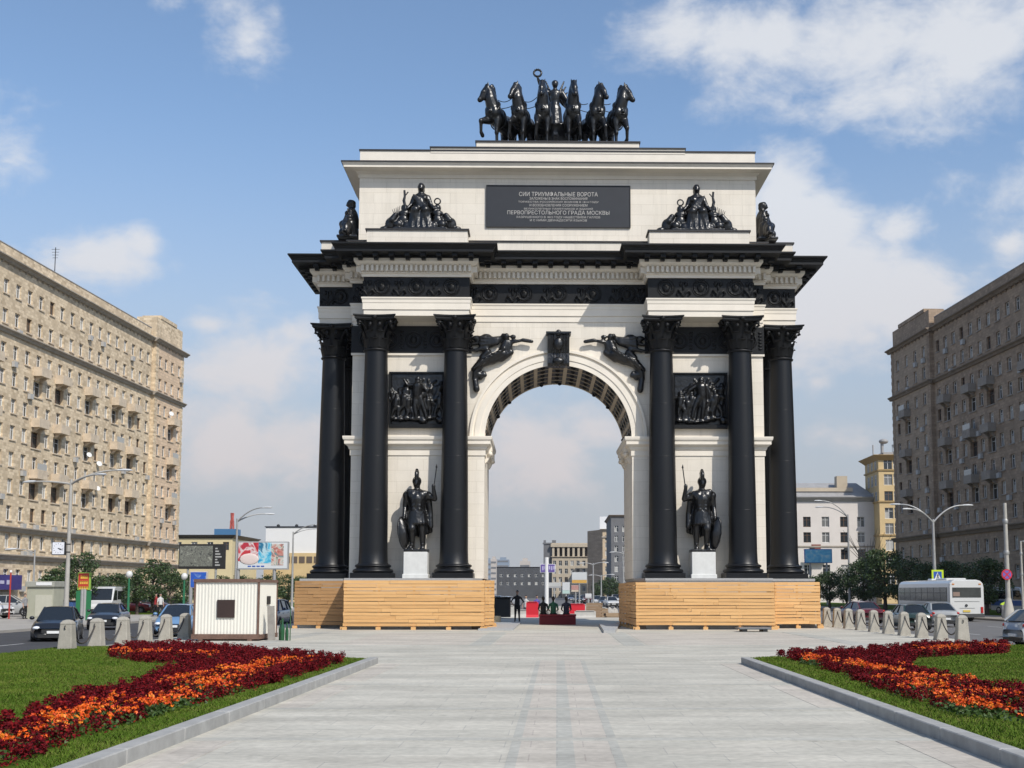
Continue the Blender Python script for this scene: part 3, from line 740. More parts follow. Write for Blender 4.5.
# --- the six horses: local frame faces -Y, hooves at z = 0
def horse_mesh(name, flip, turn, lift):
    m = MB(); X = lambda v: v * flip
    C = lambda p, a, q, b, seg=12: m.cap((X(p[0]), p[1], p[2]), a, (X(q[0]), q[1], q[2]), b, seg)
    E = lambda p, r, Mx=None: m.ell((X(p[0]), p[1], p[2]), r, Mx, 14)
    C((0, .95, 1.62), .5, (0, .2, 1.55), .46, 14); C((0, .2, 1.55), .46, (0, -.5, 1.68), .5, 14); E((0, -.72, 1.72), (.46, .4, .5)); E((-.2, -.9, 1.72), (.24, .24, .3)); E((.2, -.9, 1.72), (.24, .24, .3))
    E((.26, 1.05, 1.6), (.27, .42, .45)); E((-.26, 1.05, 1.6), (.27, .42, .45))
    tx = turn
    C((0, -.74, 1.95), .42, (tx * .12, -.9, 2.35), .35); C((tx * .12, -.9, 2.35), .35, (tx * .22, -.9, 2.72), .27); C((tx * .1, -.78, 2.3), .3, (tx * .2, -.82, 2.8), .22)
    # head: heavy cheeks, muzzle tucked down
    hx, hy = math.sin(turn * 1.35), -math.cos(turn * 1.35)
    p0 = Vector((tx * .24 + hx * .08, -.92 + hy * .08, 2.86)); p1 = p0 + Vector((hx * .26, hy * .26, -.26)); p2 = p0 + Vector((hx * .42, hy * .42, -.52))
    C(p0, .22, p1, .18); C(p1, .17, p2, .125); E(p2 + Vector((hx * .04, hy * .04, -.03)), (.14, .14, .13)); C(p0 + Vector((0, 0, -.16)), .2, p1 + Vector((-hx * .04, -hy * .04, -.14)), .15); C(p1 + Vector((0, 0, -.14)), .1, p2 + Vector((-hx * .06, -hy * .06, -.05)), .08)
    sx, sy = -hy, hx
    for u in (-1, 1):
        q = p0 + Vector((sx * u * .13, sy * u * .13, .14)); C(q, .07, q + Vector((sx * u * .03, sy * u * .03, .17)), .035, 8); E(p1 + Vector((sx * u * .15, sy * u * .15, .1)), (.06, .06, .05)); E(p2 + Vector((sx * u * .09 + hx * .07, sy * u * .09 + hy * .07, .02)), (.045, .045, .04))
    E(p0 + Vector((hx * .06, hy * .06, .16)), (.13, .13, .12)); C(p0 + Vector((hx * .12, hy * .12, .12)), .08, p1 + Vector((hx * .1, hy * .1, .1)), .06)
    # cropped mane along the crest of the neck
    for k in range(12):
        t = k / 11; q = Vector((tx * .24 * t - hx * .1 * t, -.5 - .3 * t - hy * .14 * t + .02, 2.15 + .9 * t)); E(q, (.10, .19, .15)); E(q + Vector((.1 * (1 if k % 2 else -1), -.05, -.03)), (.09, .13, .12))
    # bridle and breast strap stand proud of the hide
    C((-.42, -.75, 1.95), .06, (0, -1.16, 1.72), .06); C((.42, -.75, 1.95), .06, (0, -1.16, 1.72), .06); E((0, -1.18, 1.72), (.1, .06, .1))
    # tail
    C((0, 1.4, 1.85), .12, (0, 1.72, 1.5), .17); C((0, 1.72, 1.5), .17, (.05, 1.75, .7), .12)
    # hind legs with hocks
    for u, dy in ((-1, 0.), (1, .18)):
        C((u * .27, 1.05 + dy * .5, 1.4), .32, (u * .28, .82 + dy, 1.0), .2); C((u * .28, .82 + dy, 1.0), .18, (u * .28, 1.2 + dy, .66), .115); C((u * .28, 1.2 + dy, .66), .11, (u * .28, 1.12 + dy, .18), .085); C((u * .28, 1.1 + dy, .14), .1, (u * .28, 1.0 + dy, .06), .12)
    # standing foreleg
    C((-.25, -.72, 1.4), .24, (-.24, -.78, .78), .125); E((-.24, -.79, .74), (.13, .14, .14)); C((-.24, -.78, .72), .1, (-.24, -.76, .2), .085); C((-.24, -.78, .16), .1, (-.24, -.86, .07), .125)
    # raised foreleg
    kx, ky, kz = .34 + lift[0], -1.35 + lift[1], 1.2 + lift[2]
    C((.27, -.78, 1.42), .23, (kx, ky, kz), .13); E((kx, ky, kz), (.14, .14, .14)); C((kx, ky, kz), .11, (kx + .06, ky + .12, kz - .5), .085); C((kx + .06, ky + .12, kz - .5), .1, (kx + .04, ky + .26, kz - .62), .12)
    me = m.cast(name, BRONZE, None, .042, 2)
    d = me.data; bpy.data.objects.remove(me); return d
hm_in = horse_mesh('horse_body', -1, .1, (0, .05, -.25))
hm_mid = horse_mesh('horse_body', -1, -.0, (.02, .1, -.2))
hm_out = horse_mesh('horse_body', 1, .75, (.12, .0, .0))
def mirrored(me):
    c = me.copy(); co = np.empty(len(c.vertices) * 3, np.float32); c.vertices.foreach_get('co', co); co[0::3] *= -1; c.vertices.foreach_set('co', co); c.flip_normals(); c.update(); return c
QZ = 24.885
hs = [(-3.05, -.42, mirrored(hm_out), 'left outermost horse, foreleg pawing the air and head turned outward'), (-1.86, -.2, mirrored(horse_mesh('horse_body', 1, .42, (.05, .0, -.12))), 'black horse second from the left on the arch roof, head turned left'),
      (-.74, -.03, hm_in, 'black horse third from the left on the arch roof, under the raised wreath'), (.78, .03, mirrored(hm_in), 'black horse right of the winged figure, facing straight ahead with ears upright'),
      (1.92, .2, horse_mesh('horse_body', 1, .42, (.0, .1, -.28)), 'black horse second from the right on the arch roof, head turned right'), (3.02, .33, hm_out if False else horse_mesh('horse_body', 1, .7, (-.12, .12, -.32)), 'right outermost black horse on the arch roof, head in profile to the right')]
for x, rz, me, lab in hs:
    h = thing('horse_statue', lab, 'horse statue', onarch(x, 3.55 + abs(x) * .06, QZ), AR + rz, 'six horses of the chariot team')
    link('body', me, h); h.scale = (.90, 1.05, 1.13 if abs(x) < 1.5 else 1.1)
    m = MB(); m.torus((0, -.82, 1.98), .44, .05, Matrix.Rotation(R(55), 3, 'X') @ Matrix.Diagonal((1, 1.05, 1)), 20, 6); m.torus((0, -.2, 1.6), .52, .035, Matrix.Rotation(R(90), 3, 'X'), 20, 6); m.build('harness', BRONZE, h)
# --- winged victory in her chariot
v = thing('victory_statue', 'winged figure holding up a wreath, riding the chariot behind the horses', 'statue', onarch(-.1, 5.0, QZ + 1.5), AR)
m = MB()
C = lambda p, a, q, b, seg=10: m.cap(p, a, q, b, seg)
C((0, 0, 1.0), .34, (0, 0, 1.7), .26); C((0, 0, 1.75), .24, (0, -.02, 2.15), .28); m.ell((0, 0, 2.3), (.42, .25, .24)); C((0, 0, 2.45), .12, (0, -.02, 2.62), .11); m.ell((0, -.05, 2.82), (.17, .19, .22)); m.ell((0, .03, 2.9), (.2, .21, .18))
for q in range(12):
    a = 2 * PI * q / 12; C((.24 * math.cos(a), .2 * math.sin(a), 1.5), .1, (.4 * math.cos(a), .34 * math.sin(a), .06), .11, 7)
C((-.38, 0, 2.35), .15, (-.72, -.12, 2.5), .11); C((-.72, -.12, 2.5), .11, (-.92, -.3, 2.98), .08); m.ell((-.93, -.31, 3.05), (.08, .08, .1))
C((.38, 0, 2.35), .15, (.62, -.06, 1.95), .12); C((.62, -.06, 1.95), .11, (.8, -.3, 1.6), .08)
C((.3, 0, 2.3), .1, (.75, .1, 1.3), .1)
m.cast('body', BRONZE, v, .042, 2)
for u in (-1, 1):
    m = MB()
    for q in range(7):
        t = q / 6; m.cap((u * (.12 + .05 * q), .28, 2.2 - .06 * q), .09, (u * (.5 + .09 * q), .5 + .04 * q, 3.2 - .3 * q), .05, 7)
    m.cast('wing', BRONZE, v, .045, 1)
m = MB(); m.torus((-.95, -.33, 3.32), .2, .05, Matrix.Rotation(R(80), 3, 'X'), 20, 7)
for q in range(14): m.ell((-.95 + .21 * math.cos(q / 14 * 6.283), -.33, 3.32 + .21 * math.sin(q / 14 * 6.283)), (.06, .05, .06), seg=6)
m.build('wreath', BRONZE, v)
ch = thing('chariot_sculpture', 'dark chariot carrying the winged figure, mostly hidden behind the horse team', 'chariot', onarch(-.1, 5.1, QZ), AR)
m = MB()
m.lathe([(.95, .75), (1.0, .8), (.92, 1.3), (.98, 1.75), (1.04, 1.8), (.96, 1.82), (.86, 1.3), (.9, .82)], seg=24, a0=R(150), a1=R(390), caps=False); m.box(-.9, .9, -.8, .9, .7, .95); m.box(-.1, .1, -2.2, -.8, .72, .86)
m.build('car', BRONZE, ch)
for u in (-1, 1):
    m = MB(); W = Matrix.Rotation(R(90), 3, 'Y'); m.torus((u * 1.15, .1, .75), .66, .09, W, 26, 7); m.cap((u * 1.0, .1, .75), .14, (u * 1.3, .1, .75), .12)
    for q in range(8): a = q * PI / 4; m.tube([(u * 1.15, .1, .75), (u * 1.15, .1 + .64 * math.cos(a), .75 + .64 * math.sin(a))], .04, 6)
    m.build('wheel', BRONZE, ch)
hx = [-3.25, -1.98, -.74, .78, 2.0, 3.2]
for i in (0, 1, 3, 4):
    for dz, sag, dy in ((2.5, .18, -1.8), (2.15, .05, -1.5)):
        a = Vector((hx[i] + .22, dy - .3, dz - .05 + (.15 if i != 3 else .3))); b = Vector((hx[i + 1] - .22, dy - .3, dz + (.3 if i < 2 else .1)))
        if i >= 3: a, b = Vector((hx[i] + .2, dy - .3, dz + .25)), Vector((hx[i + 1] - .3, dy - .3, dz - .05))
        m = MB(); m.tube([a.lerp(b, t) - Vector((0, 0, sag * math.sin(t * PI))) for t in np.linspace(0, 1, 8)], .022, 5); m.build('rein', BRONZE, ch)
# ================================================================== GROUND, PLAZA, ROADS
ZR = -.35
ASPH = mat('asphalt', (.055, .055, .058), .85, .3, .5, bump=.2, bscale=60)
ASPH2 = mat('lighter asphalt', (.16, .155, .15), .85, .2, .4, bump=.2, bscale=60)  # lighter asphalt tone of the right road
PAVE = mat('pale pavement', (.40, .375, .335), .85, .25, .4)
def structure(name, mb, m): return props(mb.build(name, m), kind='structure')
def sheet(x0, x1, y0, y1, z):
    m = MB(); m.add([(x0, y0, z), (x1, y0, z), (x1, y1, z), (x0, y1, z)], [(0, 1, 2, 3)]); return m
structure('ground', sheet(-2500, 2500, -60, 5000, ZR - .05), mat('city ground', (.22, .21, .2), .9, .3, .05))
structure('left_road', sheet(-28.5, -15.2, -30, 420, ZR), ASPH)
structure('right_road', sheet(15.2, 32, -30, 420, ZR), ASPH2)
structure('avenue', sheet(-15.2, 15.2, 87, 600, ZR), mat('avenue asphalt', (.14, .135, .13), .85, .2, .4))
m = MB(); m.box(-46, -28.5, -30, 420, ZR - .04, ZR + .14); structure('left_pavement', m, PAVE)
m = MB(); m.box(32, 37, -30, 420, ZR - .04, ZR + .14); structure('right_pavement', m, mat('worn pavement', (.33, .29, .24), .85, .25, .4))
MARK = mat('road paint', (.62, .62, .6), .7, .3, 6)
m = MB()
for k in range(60):
    for x in (-21.8, 20.8, 26.5):
        y = 10 + k * 6.5; m.add([(x - .06, y, ZR + .004), (x + .06, y, ZR + .004), (x + .06, y + 2.6, ZR + .004), (x - .06, y + 2.6, ZR + .004)], [(0, 1, 2, 3)])
structure('lane_markings', m, MARK)
# plaza paving: pale sawn slabs with joints, stains and a few darker patches
def pavemat(name, c1, c2, mort, bw, bh, ms, dirt):
    m = blockmat(name, c1, c2, mort, bw, bh, ms, .85, 'xy', dirt, .35, .1, .15)
    nt = m.node_tree; b = nt.nodes['Principled BSDF']; src = b.inputs['Base Color'].links[0].from_socket
    tc = nt.nodes.new('ShaderNodeTexCoord'); mp = nt.nodes.new('ShaderNodeMapping'); mp.inputs['Scale'].default_value = (.4, 1.0, 1)
    n = nt.nodes.new('ShaderNodeTexNoise'); n.inputs['Scale'].default_value = .7; n.inputs['Detail'].default_value = 9; n.inputs['Roughness'].default_value = .72
    nt.links.new(tc.outputs['Object'], mp.inputs[0]); nt.links.new(mp.outputs[0], n.inputs['Vector'])
    mr = nt.nodes.new('ShaderNodeMapRange'); mr.inputs[1].default_value = .38; mr.inputs[2].default_value = .70; mr.inputs[3].default_value = 1.06; mr.inputs[4].default_value = .72
    nt.links.new(n.outputs['Fac'], mr.inputs[0])
    v = nt.nodes.new('ShaderNodeTexNoise'); v.inputs['Scale'].default_value = 9; v.inputs['Detail'].default_value = 4; nt.links.new(tc.outputs['Object'], v.inputs['Vector'])
    m2 = nt.nodes.new('ShaderNodeMapRange'); m2.inputs[1].default_value = .28; m2.inputs[2].default_value = .7; m2.inputs[3].default_value = .84; m2.inputs[4].default_value = 1.06
    nt.links.new(v.outputs['Fac'], m2.inputs[0])
    mu = nt.nodes.new('ShaderNodeMath'); mu.operation = 'MULTIPLY'; nt.links.new(mr.outputs[0], mu.inputs[0]); nt.links.new(m2.outputs[0], mu.inputs[1])
    mp3 = nt.nodes.new('ShaderNodeMapping'); mp3.inputs['Scale'].default_value = (1.1, 2.2, 1); nt.links.new(tc.outputs['Object'], mp3.inputs[0])
    w = nt.nodes.new('ShaderNodeTexNoise'); w.inputs['Scale'].default_value = 1.3; w.inputs['Detail'].default_value = 12; w.inputs['Roughness'].default_value = .8; nt.links.new(mp3.outputs[0], w.inputs['Vector'])
    m3 = nt.nodes.new('ShaderNodeMapRange'); m3.inputs[1].default_value = .585; m3.inputs[2].default_value = .66; m3.inputs[3].default_value = 1; m3.inputs[4].default_value = .70; nt.links.new(w.outputs['Fac'], m3.inputs[0])
    mu2 = nt.nodes.new('ShaderNodeMath'); mu2.operation = 'MULTIPLY'; nt.links.new(mu.outputs[0], mu2.inputs[0]); nt.links.new(m3.outputs[0], mu2.inputs[1]); mu = mu2
    mx = nt.nodes.new('ShaderNodeMix'); mx.data_type = 'RGBA'; mx.blend_type = 'MULTIPLY'; mx.inputs[0].default_value = 1
    nt.links.new(src, mx.inputs[6]); nt.links.new(mu.outputs[0], mx.inputs[7]); nt.links.new(mx.outputs[2], b.inputs['Base Color'])
    return m
m = MB(); m.box(-14.9, 14.9, -20, 87, ZR - .1, 0)
structure('plaza', m, pavemat('plaza slabs', (.615, .58, .495), (.555, .53, .455), (.47, .45, .40), 1.2, .6, .007, .18))
GREY = pavemat('grey granite paving', (.535, .52, .46), (.50, .49, .435), (.45, .44, .395), .6, .3, .008, .2)
PINK = pavemat('pinkish granite paving', (.60, .55, .47), (.565, .515, .445), (.49, .44, .385), .6, .6, .008, .15)
m = MB()
def strip(m, x0, x1, y0, y1, z=.004): m.box(x0, x1, y0, y1, -.04, z)
PX = .09
for a, b in ((-.10, .10), (-.62, -.51), (.51, .62)): strip(m, PX + a, PX + b, 6, 32.4)
for a, b in ():
    strip(m, PX + a, PX + b, 6, 15.0); strip(m, PX + a, PX + b, 19.2, 24)
for sx in (-1, 1):
    for x0 in (2.2, 9.8): m.box(*sorted((sx * x0, sx * (x0 + .7))), 41.5, 55, -.04, .006)
structure('grey_paving_bands', m, GREY)
m = MB()
for y in (32.8, 37.4, 41.): m.box(-14.4, 14.4, y, y + .45, -.05, .007)
for y in (15.0, 18.9, 23.9, 11.2): m.box(-4.39, 4.5, y, y + .33, -.05, .007)
structure('cross_paving_bands', m, pavemat('cross band paving', (.57, .55, .48), (.53, .515, .455), (.49, .475, .42), .9, .37, .006, .2))
m = MB()
for a, b in ((-.51, -.10), (.10, .51)): strip(m, PX + a, PX + b, 6, 32.4)
for sx in (-1, 1):
    for y0, y1 in ((12, 15), (19.2, 23.8), (25, 31)): strip(m, *sorted((PX + sx * 3.9, PX + sx * 4.4)), y0, y1)
strip(m, -2.1, 2.1, 42, 54); strip(m, 3.0, 9.7, 42, 54); strip(m, -7.5, -3.0, 42, 54)
structure('pink_paving_bands', m, PINK)
m = MB(); m.prism([(2.0, 54), (2.5, 54), (3.3, 66), (2.2, 66)], 0, .12); m.box(-3.6, -2.0, 57.5, 70, .0, .08); structure('passage_step', m, GRAN)

# ------------------------------------------------------------------ flower beds
GRASS_S = mat('lawn soil', (.085, .135, .016), .95, .35, 1.2, spec=.05, bump=.6, bscale=40)
def grassmat(name, a, b):
    m, nt, bs = nodes_of(name); bs.inputs['Roughness'].default_value = .8; bs.inputs['Specular IOR Level'].default_value = .08
    tc = nt.nodes.new('ShaderNodeTexCoord'); n = nt.nodes.new('ShaderNodeTexNoise'); n.inputs['Scale'].default_value = .9; n.inputs['Detail'].default_value = 7
    nt.links.new(tc.outputs['Object'], n.inputs['Vector']); cr = nt.nodes.new('ShaderNodeValToRGB')
    cr.color_ramp.elements[0].position = .35; cr.color_ramp.elements[0].color = (*a, 1); cr.color_ramp.elements[1].position = .7; cr.color_ramp.elements[1].color = (*b, 1)
    nt.links.new(n.outputs['Fac'], cr.inputs[0]); nt.links.new(cr.outputs[0], bs.inputs['Base Color'])
    bs.inputs['Subsurface Weight'].default_value = 0
    return m
GRASS = [grassmat('grass', (.072, .13, .014), (.112, .165, .022)), grassmat('yellowed grass', (.105, .14, .026), (.175, .17, .05))]
COLEUS = [mat('maroon leaf', (.155, .007, .012), .7, .5, 4, spec=.12), mat('dark maroon leaf', (.06, .003, .006), .7, .4, 4, spec=.12), mat('red leaf', (.29, .013, .016), .7, .4, 4, spec=.12)]
MARI = [mat('orange petals', (.88, .14, .006), .6, .25, 8), mat('yellow orange petals', (.9, .25, .012), .6, .2, 8), mat('red orange petals', (.72, .07, .006), .6, .2, 8), mat('marigold leaf', (.05, .10, .015), .6, .3, 6)]
def inside(P, poly):
    x, y = P[:, 0], P[:, 1]; r = np.zeros(len(P), bool); n = len(poly)
    for i in range(n):
        (x0, y0), (x1, y1) = poly[i], poly[(i + 1) % n]
        c = ((y0 > y) != (y1 > y)) & (x < (x1 - x0) * (y - y0) / (y1 - y0 + 1e-12) + x0); r ^= c
    return r
def seg_dist(P, line):
    d = np.full(len(P), 1e9)
    for a, b in zip(line[:-1], line[1:]):
        a = np.array(a); b = np.array(b); ab = b - a; t = np.clip(((P - a) @ ab) / (ab @ ab), 0, 1)
        d = np.minimum(d, np.linalg.norm(P - (a + t[:, None] * ab), axis=1))
    return d
def leaves(C, size, flat=.5, jitter=.35):
    """one randomly turned quad at every point of C"""
    n = len(C); a = rng.normal(size=(n, 3)); a[:, 2] *= flat; a /= np.linalg.norm(a, axis=1)[:, None]
    b = rng.normal(size=(n, 3)); b -= (b * a).sum(1)[:, None] * a; b /= np.linalg.norm(b, axis=1)[:, None]
    s = size * (1 + jitter * rng.uniform(-1, 1, n)); s = s[:, None]
    return np.stack([C - a * s, C - b * s * .6, C + a * s, C + b * s * .6], axis=1)
def bed(outline, band, stripes, extra_lawn, side):
    SOIL = .12
    m = MB(); m.prism(outline, ZR - .05 if False else .004, SOIL); structure('lawn', m, GRASS_S)
    xs = [p[0] for p in outline]; ys = [p[1] for p in outline]
    # grass blades, denser near the walkway end
    n = 700000; P = np.stack([rng.uniform(min(xs), max(xs), n), rng.uniform(min(ys), max(ys), n)], 1)
    keep = inside(P, outline) & ~inside(P, band); keep &= rng.uniform(0, 1, n) < np.clip(14 / np.maximum(P[:, 1], 8), .18, 1)
    P = P[keep]; n = len(P); h = rng.uniform(.018, .05, n); a = rng.uniform(0, 2 * PI, n); w = .005 + .0003 * P[:, 1]
    base = np.c_[P, np.full(n, SOIL)]; d = np.c_[np.cos(a), np.sin(a), np.zeros(n)]; lean = np.c_[rng.normal(0, .025, (n, 2)), h]
    V = np.stack([base - d * w[:, None], base + d * w[:, None], base + lean], 1)
    g = link('grass', quads_mesh('grass', V, GRASS, (rng.uniform(0, 1, n) < .22).astype(int))); props(g, kind='stuff')
    g['label'] = 'mown green lawn on the %s side of the paved walkway' % side; g['category'] = 'grass'
    # plants
    xs = [p[0] for p in band]; ys = [p[1] for p in band]
    n = int((max(xs) - min(xs)) * (max(ys) - min(ys)) * 26)
    Q = np.stack([rng.uniform(min(xs), max(xs), n), rng.uniform(min(ys), max(ys), n)], 1); Q = Q[inside(Q, band)]
    dm = np.full(len(Q), 9.)
    for line, w in stripes: dm = np.minimum(dm, seg_dist(Q, line) - .8 * w * (1 + .6 * np.sin(Q[:, 1] * 2.1 + Q[:, 0] * 3)))
    isM = dm < rng.normal(0, .10, len(Q))
    red = Q[~isM]; org = Q[isM]
    k = 100; C = np.repeat(red, k, 0); hh = np.repeat(rng.uniform(.12, .27, len(red)), k); u = rng.uniform(0, 1, len(C)) ** .7
    rad = .115 * np.sqrt(rng.uniform(0, 1, len(C))) * (1.15 - .55 * u); t = rng.uniform(0, 2 * PI, len(C))
    C = np.c_[C[:, 0] + rad * np.cos(t), C[:, 1] + rad * np.sin(t), SOIL + hh * u]
    mi = rng.choice([0, 0, 0, 1, 2], len(C))
    o = link('maroon_foliage_plants', quads_mesh('coleus', leaves(C, .021), COLEUS, mi)); props(o, kind='stuff'); o['label'] = 'dark maroon foliage plants massed in the %s flower bed' % side; o['category'] = 'plants'
    k = 22; C = np.repeat(org, k, 0); ph = np.repeat(rng.uniform(.1, .2, len(org)), k); t = rng.uniform(0, 2 * PI, len(C)); rad = .15 * np.sqrt(rng.uniform(0, 1, len(C)))
    u = rng.uniform(.1, .9, len(C)); C1 = np.c_[C[:, 0] + rad * np.cos(t), C[:, 1] + rad * np.sin(t), SOIL + ph * u]
    V1 = leaves(C1, .03)
    # flower heads: small pompons of petals
    kf = 6; F = np.repeat(org, kf, 0); F = np.c_[F + rng.normal(0, .075, F.shape), SOIL + np.repeat(rng.uniform(.14, .23, len(org)), kf) + rng.normal(0, .02, len(F))]
    kp = 7; hd = np.repeat(F, kp, 0); nr = rng.normal(size=hd.shape); nr /= np.linalg.norm(nr, axis=1)[:, None]; nr[:, 2] = np.abs(nr[:, 2]); hd = hd + nr * np.array([.022, .022, .014])
    V2 = leaves(hd, .019, 1.0)
    col = np.repeat(rng.choice([0, 0, 0, 0, 1, 2, 2], len(F)), kp)
    o = link('marigolds', quads_mesh('marigolds', np.concatenate([V1, V2]), MARI, np.concatenate([np.full(len(V1), 3), col]))); props(o, kind='stuff'); o['label'] = 'orange marigolds in stripes through the %s flower bed' % side; o['category'] = 'flowers'
G15 = lambda L: [gnd(x, y, .15) for x, y in L]
G35 = lambda L: [gnd(x, y, .38) for x, y in L]
G30 = lambda L: [gnd(x, y, .30) for x, y in L]
bandL = G30([(108, 646), (130, 642), (190, 641.5), (250, 646), (300, 650.5), (340, 653.5)]) + G15([(345, 661), (300, 676), (234, 694), (150, 717), (78, 738), (20, 764), (-70, 805)]) + G35([(-70, 722), (0, 703), (78, 684), (140, 671)]) + G15([(187, 664), (140, 662), (106, 656)])
strL = [([gnd(x, y, .3) for x, y in L], w) for L, w in (([(-40, 752), (20, 737), (70, 714), (117, 696)], .22), ([(110, 715), (164, 700), (225, 678), (262, 665)], .2), ([(20, 742), (80, 735)], .1), ([(160, 684), (230, 668), (300, 660)], .22), ([(128, 649.5), (165, 652.5), (200, 653)], .3), ([(270, 660), (325, 658)], .16))]
outL = [(-4.62, 5), (-4.62, 30.9), (-13.4, 38.0), (-14.7, 37.4), (-14.7, 5)]
bed(outL, bandL, strL, None, 'left')
bandR = G30([(1008, 640.5), (960, 641), (921, 641), (897, 645), (843, 647.5), (783, 649)]) + G15([(778, 655), (800, 662), (843, 675), (890, 692), (956, 714), (1024, 722), (1100, 745)])[0:0]
lowR = G15([(778, 655), (800, 662), (843, 675), (890, 692), (956, 714), (1024, 722), (1110, 740)])
upR = G35([(1110, 690), (1024, 680), (960, 672), (905, 660)])[0:]
bandR = bandR + lowR + upR + G15([(918, 658), (960, 655), (1008, 653)])
strR = [([gnd(x, y, .3) for x, y in L], w) for L, w in (([(810, 656), (860, 664), (900, 672), (960, 680)], .22), ([(890, 664), (950, 668), (1024, 676), (1080, 684)], .16), ([(920, 685), (965, 700), (1024, 712), (1090, 724)], .24), ([(880, 676), (930, 684), (1024, 696), (1090, 706)], .2), ([(930, 649), (965, 646), (1000, 645)], .25))]
outR = [(14.7, 5), (14.7, 38.6), (13.4, 39), (4.75, 31.2), (4.75, 5)]
bed(outR, bandR, strR, None, 'right')
# kerbs
for poly in ([(-4.62, 5), (-4.40, 5), (-4.40, 31.1), (-4.62, 31.0)], [(4.53, 5), (4.75, 5), (4.75, 31.3), (4.53, 31.5)]):
    m = MB(); n = 24
    for k in range(13):
        y0 = 5 + k * 2.01; y1 = y0 + 1.995
        m.bbox(poly[0][0], poly[1][0], y0, y1, -.02, .155, .012)
    structure('kerb', m, mat('granite kerb', (.40, .395, .375), .8, .3, 3, spec=.2))

# ------------------------------------------------------------------ bollards with slack chains
def bollard_mesh():
    m = MB()
    for (w0, z0), (w1, z1) in zip(((.30, 0), (.30, .04), (.285, .16), (.235, .82), (.235, .84)), ((.30, .04), (.285, .16), (.235, .82), (.235, .84), (.15, .95))):
        pass
    prof = [(.225, 0), (.225, .05), (.215, .06), (.165, .82), (.172, .84), (.16, .88), (.11, .935), (.04, .96)]
    P = []
    for w, z in prof: P.append([(-w + .02, -w), (w - .02, -w), (w, -w + .02), (w, w - .02), (w - .02, w), (-w + .02, w), (-w, w - .02), (-w, -w + .02)] if w > .07 else [(-w + .01, -w), (w - .01, -w), (w, -w + .01), (w, w - .01), (w - .01, w), (-w + .01, w), (-w, w - .01), (-w, -w + .01)])
    vs = [(x, y, prof[i][1]) for i, q in enumerate(P) for x, y in q]
    m.add(vs, [(i * 8 + k, i * 8 + (k + 1) % 8, i * 8 + 8 + (k + 1) % 8, i * 8 + 8 + k) for i in range(len(P) - 1) for k in range(8)] + [tuple(range(len(vs) - 8, len(vs)))])
    return m.mesh('bollard', CONC)
bme = bollard_mesh(); em = MB(); em.torus((0, -.17, .74), .05, .014, Matrix.Rotation(R(90), 3, 'Y'), 12, 5); em.torus((0, .17, .74), .05, .014, Matrix.Rotation(R(90), 3, 'Y'), 12, 5); eme = em.mesh('chain_eye', BLACKP)
CHN = mat('rusty chain', (.05, .042, .036), .6)
def chain(a, b, label):
    m = MB(); a = Vector(a); b = Vector(b)
    m.tube([a.lerp(b, t) - Vector((0, 0, .48 * 4 * t * (1 - t))) for t in np.linspace(0, 1, 15)], .026, 6)
    props(m.build('bollard_chain', CHN), label, 'chain', 'chains slung between the bollards')
left_desc = ['concrete bollard beside the dark crossover, leftmost of the left row', 'concrete bollard in front of the dark crossover, second from the left', 'concrete bollard before the dark sedan, third from the left edge', 'concrete bollard between the dark sedan and the blue hatchback', 'concrete bollard in front of the blue hatchback', 'concrete bollard next to the white metal cabin']
ly = [36.2, 38.5, 40.8, 43.0, 45.3, 47.6]
for i, y in enumerate(ly):
    t = thing('bollard', left_desc[i], 'bollard', (-14.05, y, 0), random.uniform(-.04, .04), 'concrete bollards along the left road')
    link('post', bme, t); link('chain_eye', eme, t)
for i in range(5): chain((-14.05, ly[i] + .18, .72), (-14.05, ly[i + 1] - .18, .72), 'slack chain between %s and %s bollard of the left row' % (['first', 'second', 'third', 'fourth', 'fifth'][i], ['second', 'third', 'fourth', 'fifth', 'last'][i]))
ry = [43.75 + 2.43 * k for k in range(10)]
rdesc = ['nearest and rightmost bollard of the right row, beside the flower bed', 'second bollard from the right end of the right row', 'third bollard from the right, in front of the grey car', 'fourth bollard from the right, hiding the rear of the dark green car', 'fifth bollard from the right, left of the dark green car', 'sixth bollard from the right in the right row', 'fourth bollard from the wooden hoarding in the right row', 'third bollard from the wooden hoarding in the right row', 'second bollard from the wooden hoarding in the right row', 'farthest bollard of the right row, touching the wooden hoarding in view']
for i, y in enumerate(ry):
    t = thing('bollard', rdesc[i], 'bollard', (14.05, y, 0), random.uniform(-.04, .04), 'concrete bollards along the right road')
    link('post', bme, t); link('chain_eye', eme, t)
ordn = ['nearest', 'second', 'third', 'fourth', 'fifth', 'sixth', 'seventh', 'eighth', 'farthest']
for i in range(9): chain((14.05, ry[i] + .18, .72), (14.05, ry[i + 1] - .18, .72), '%s sagging chain of the right bollard row, counted from the flower bed' % ordn[i])

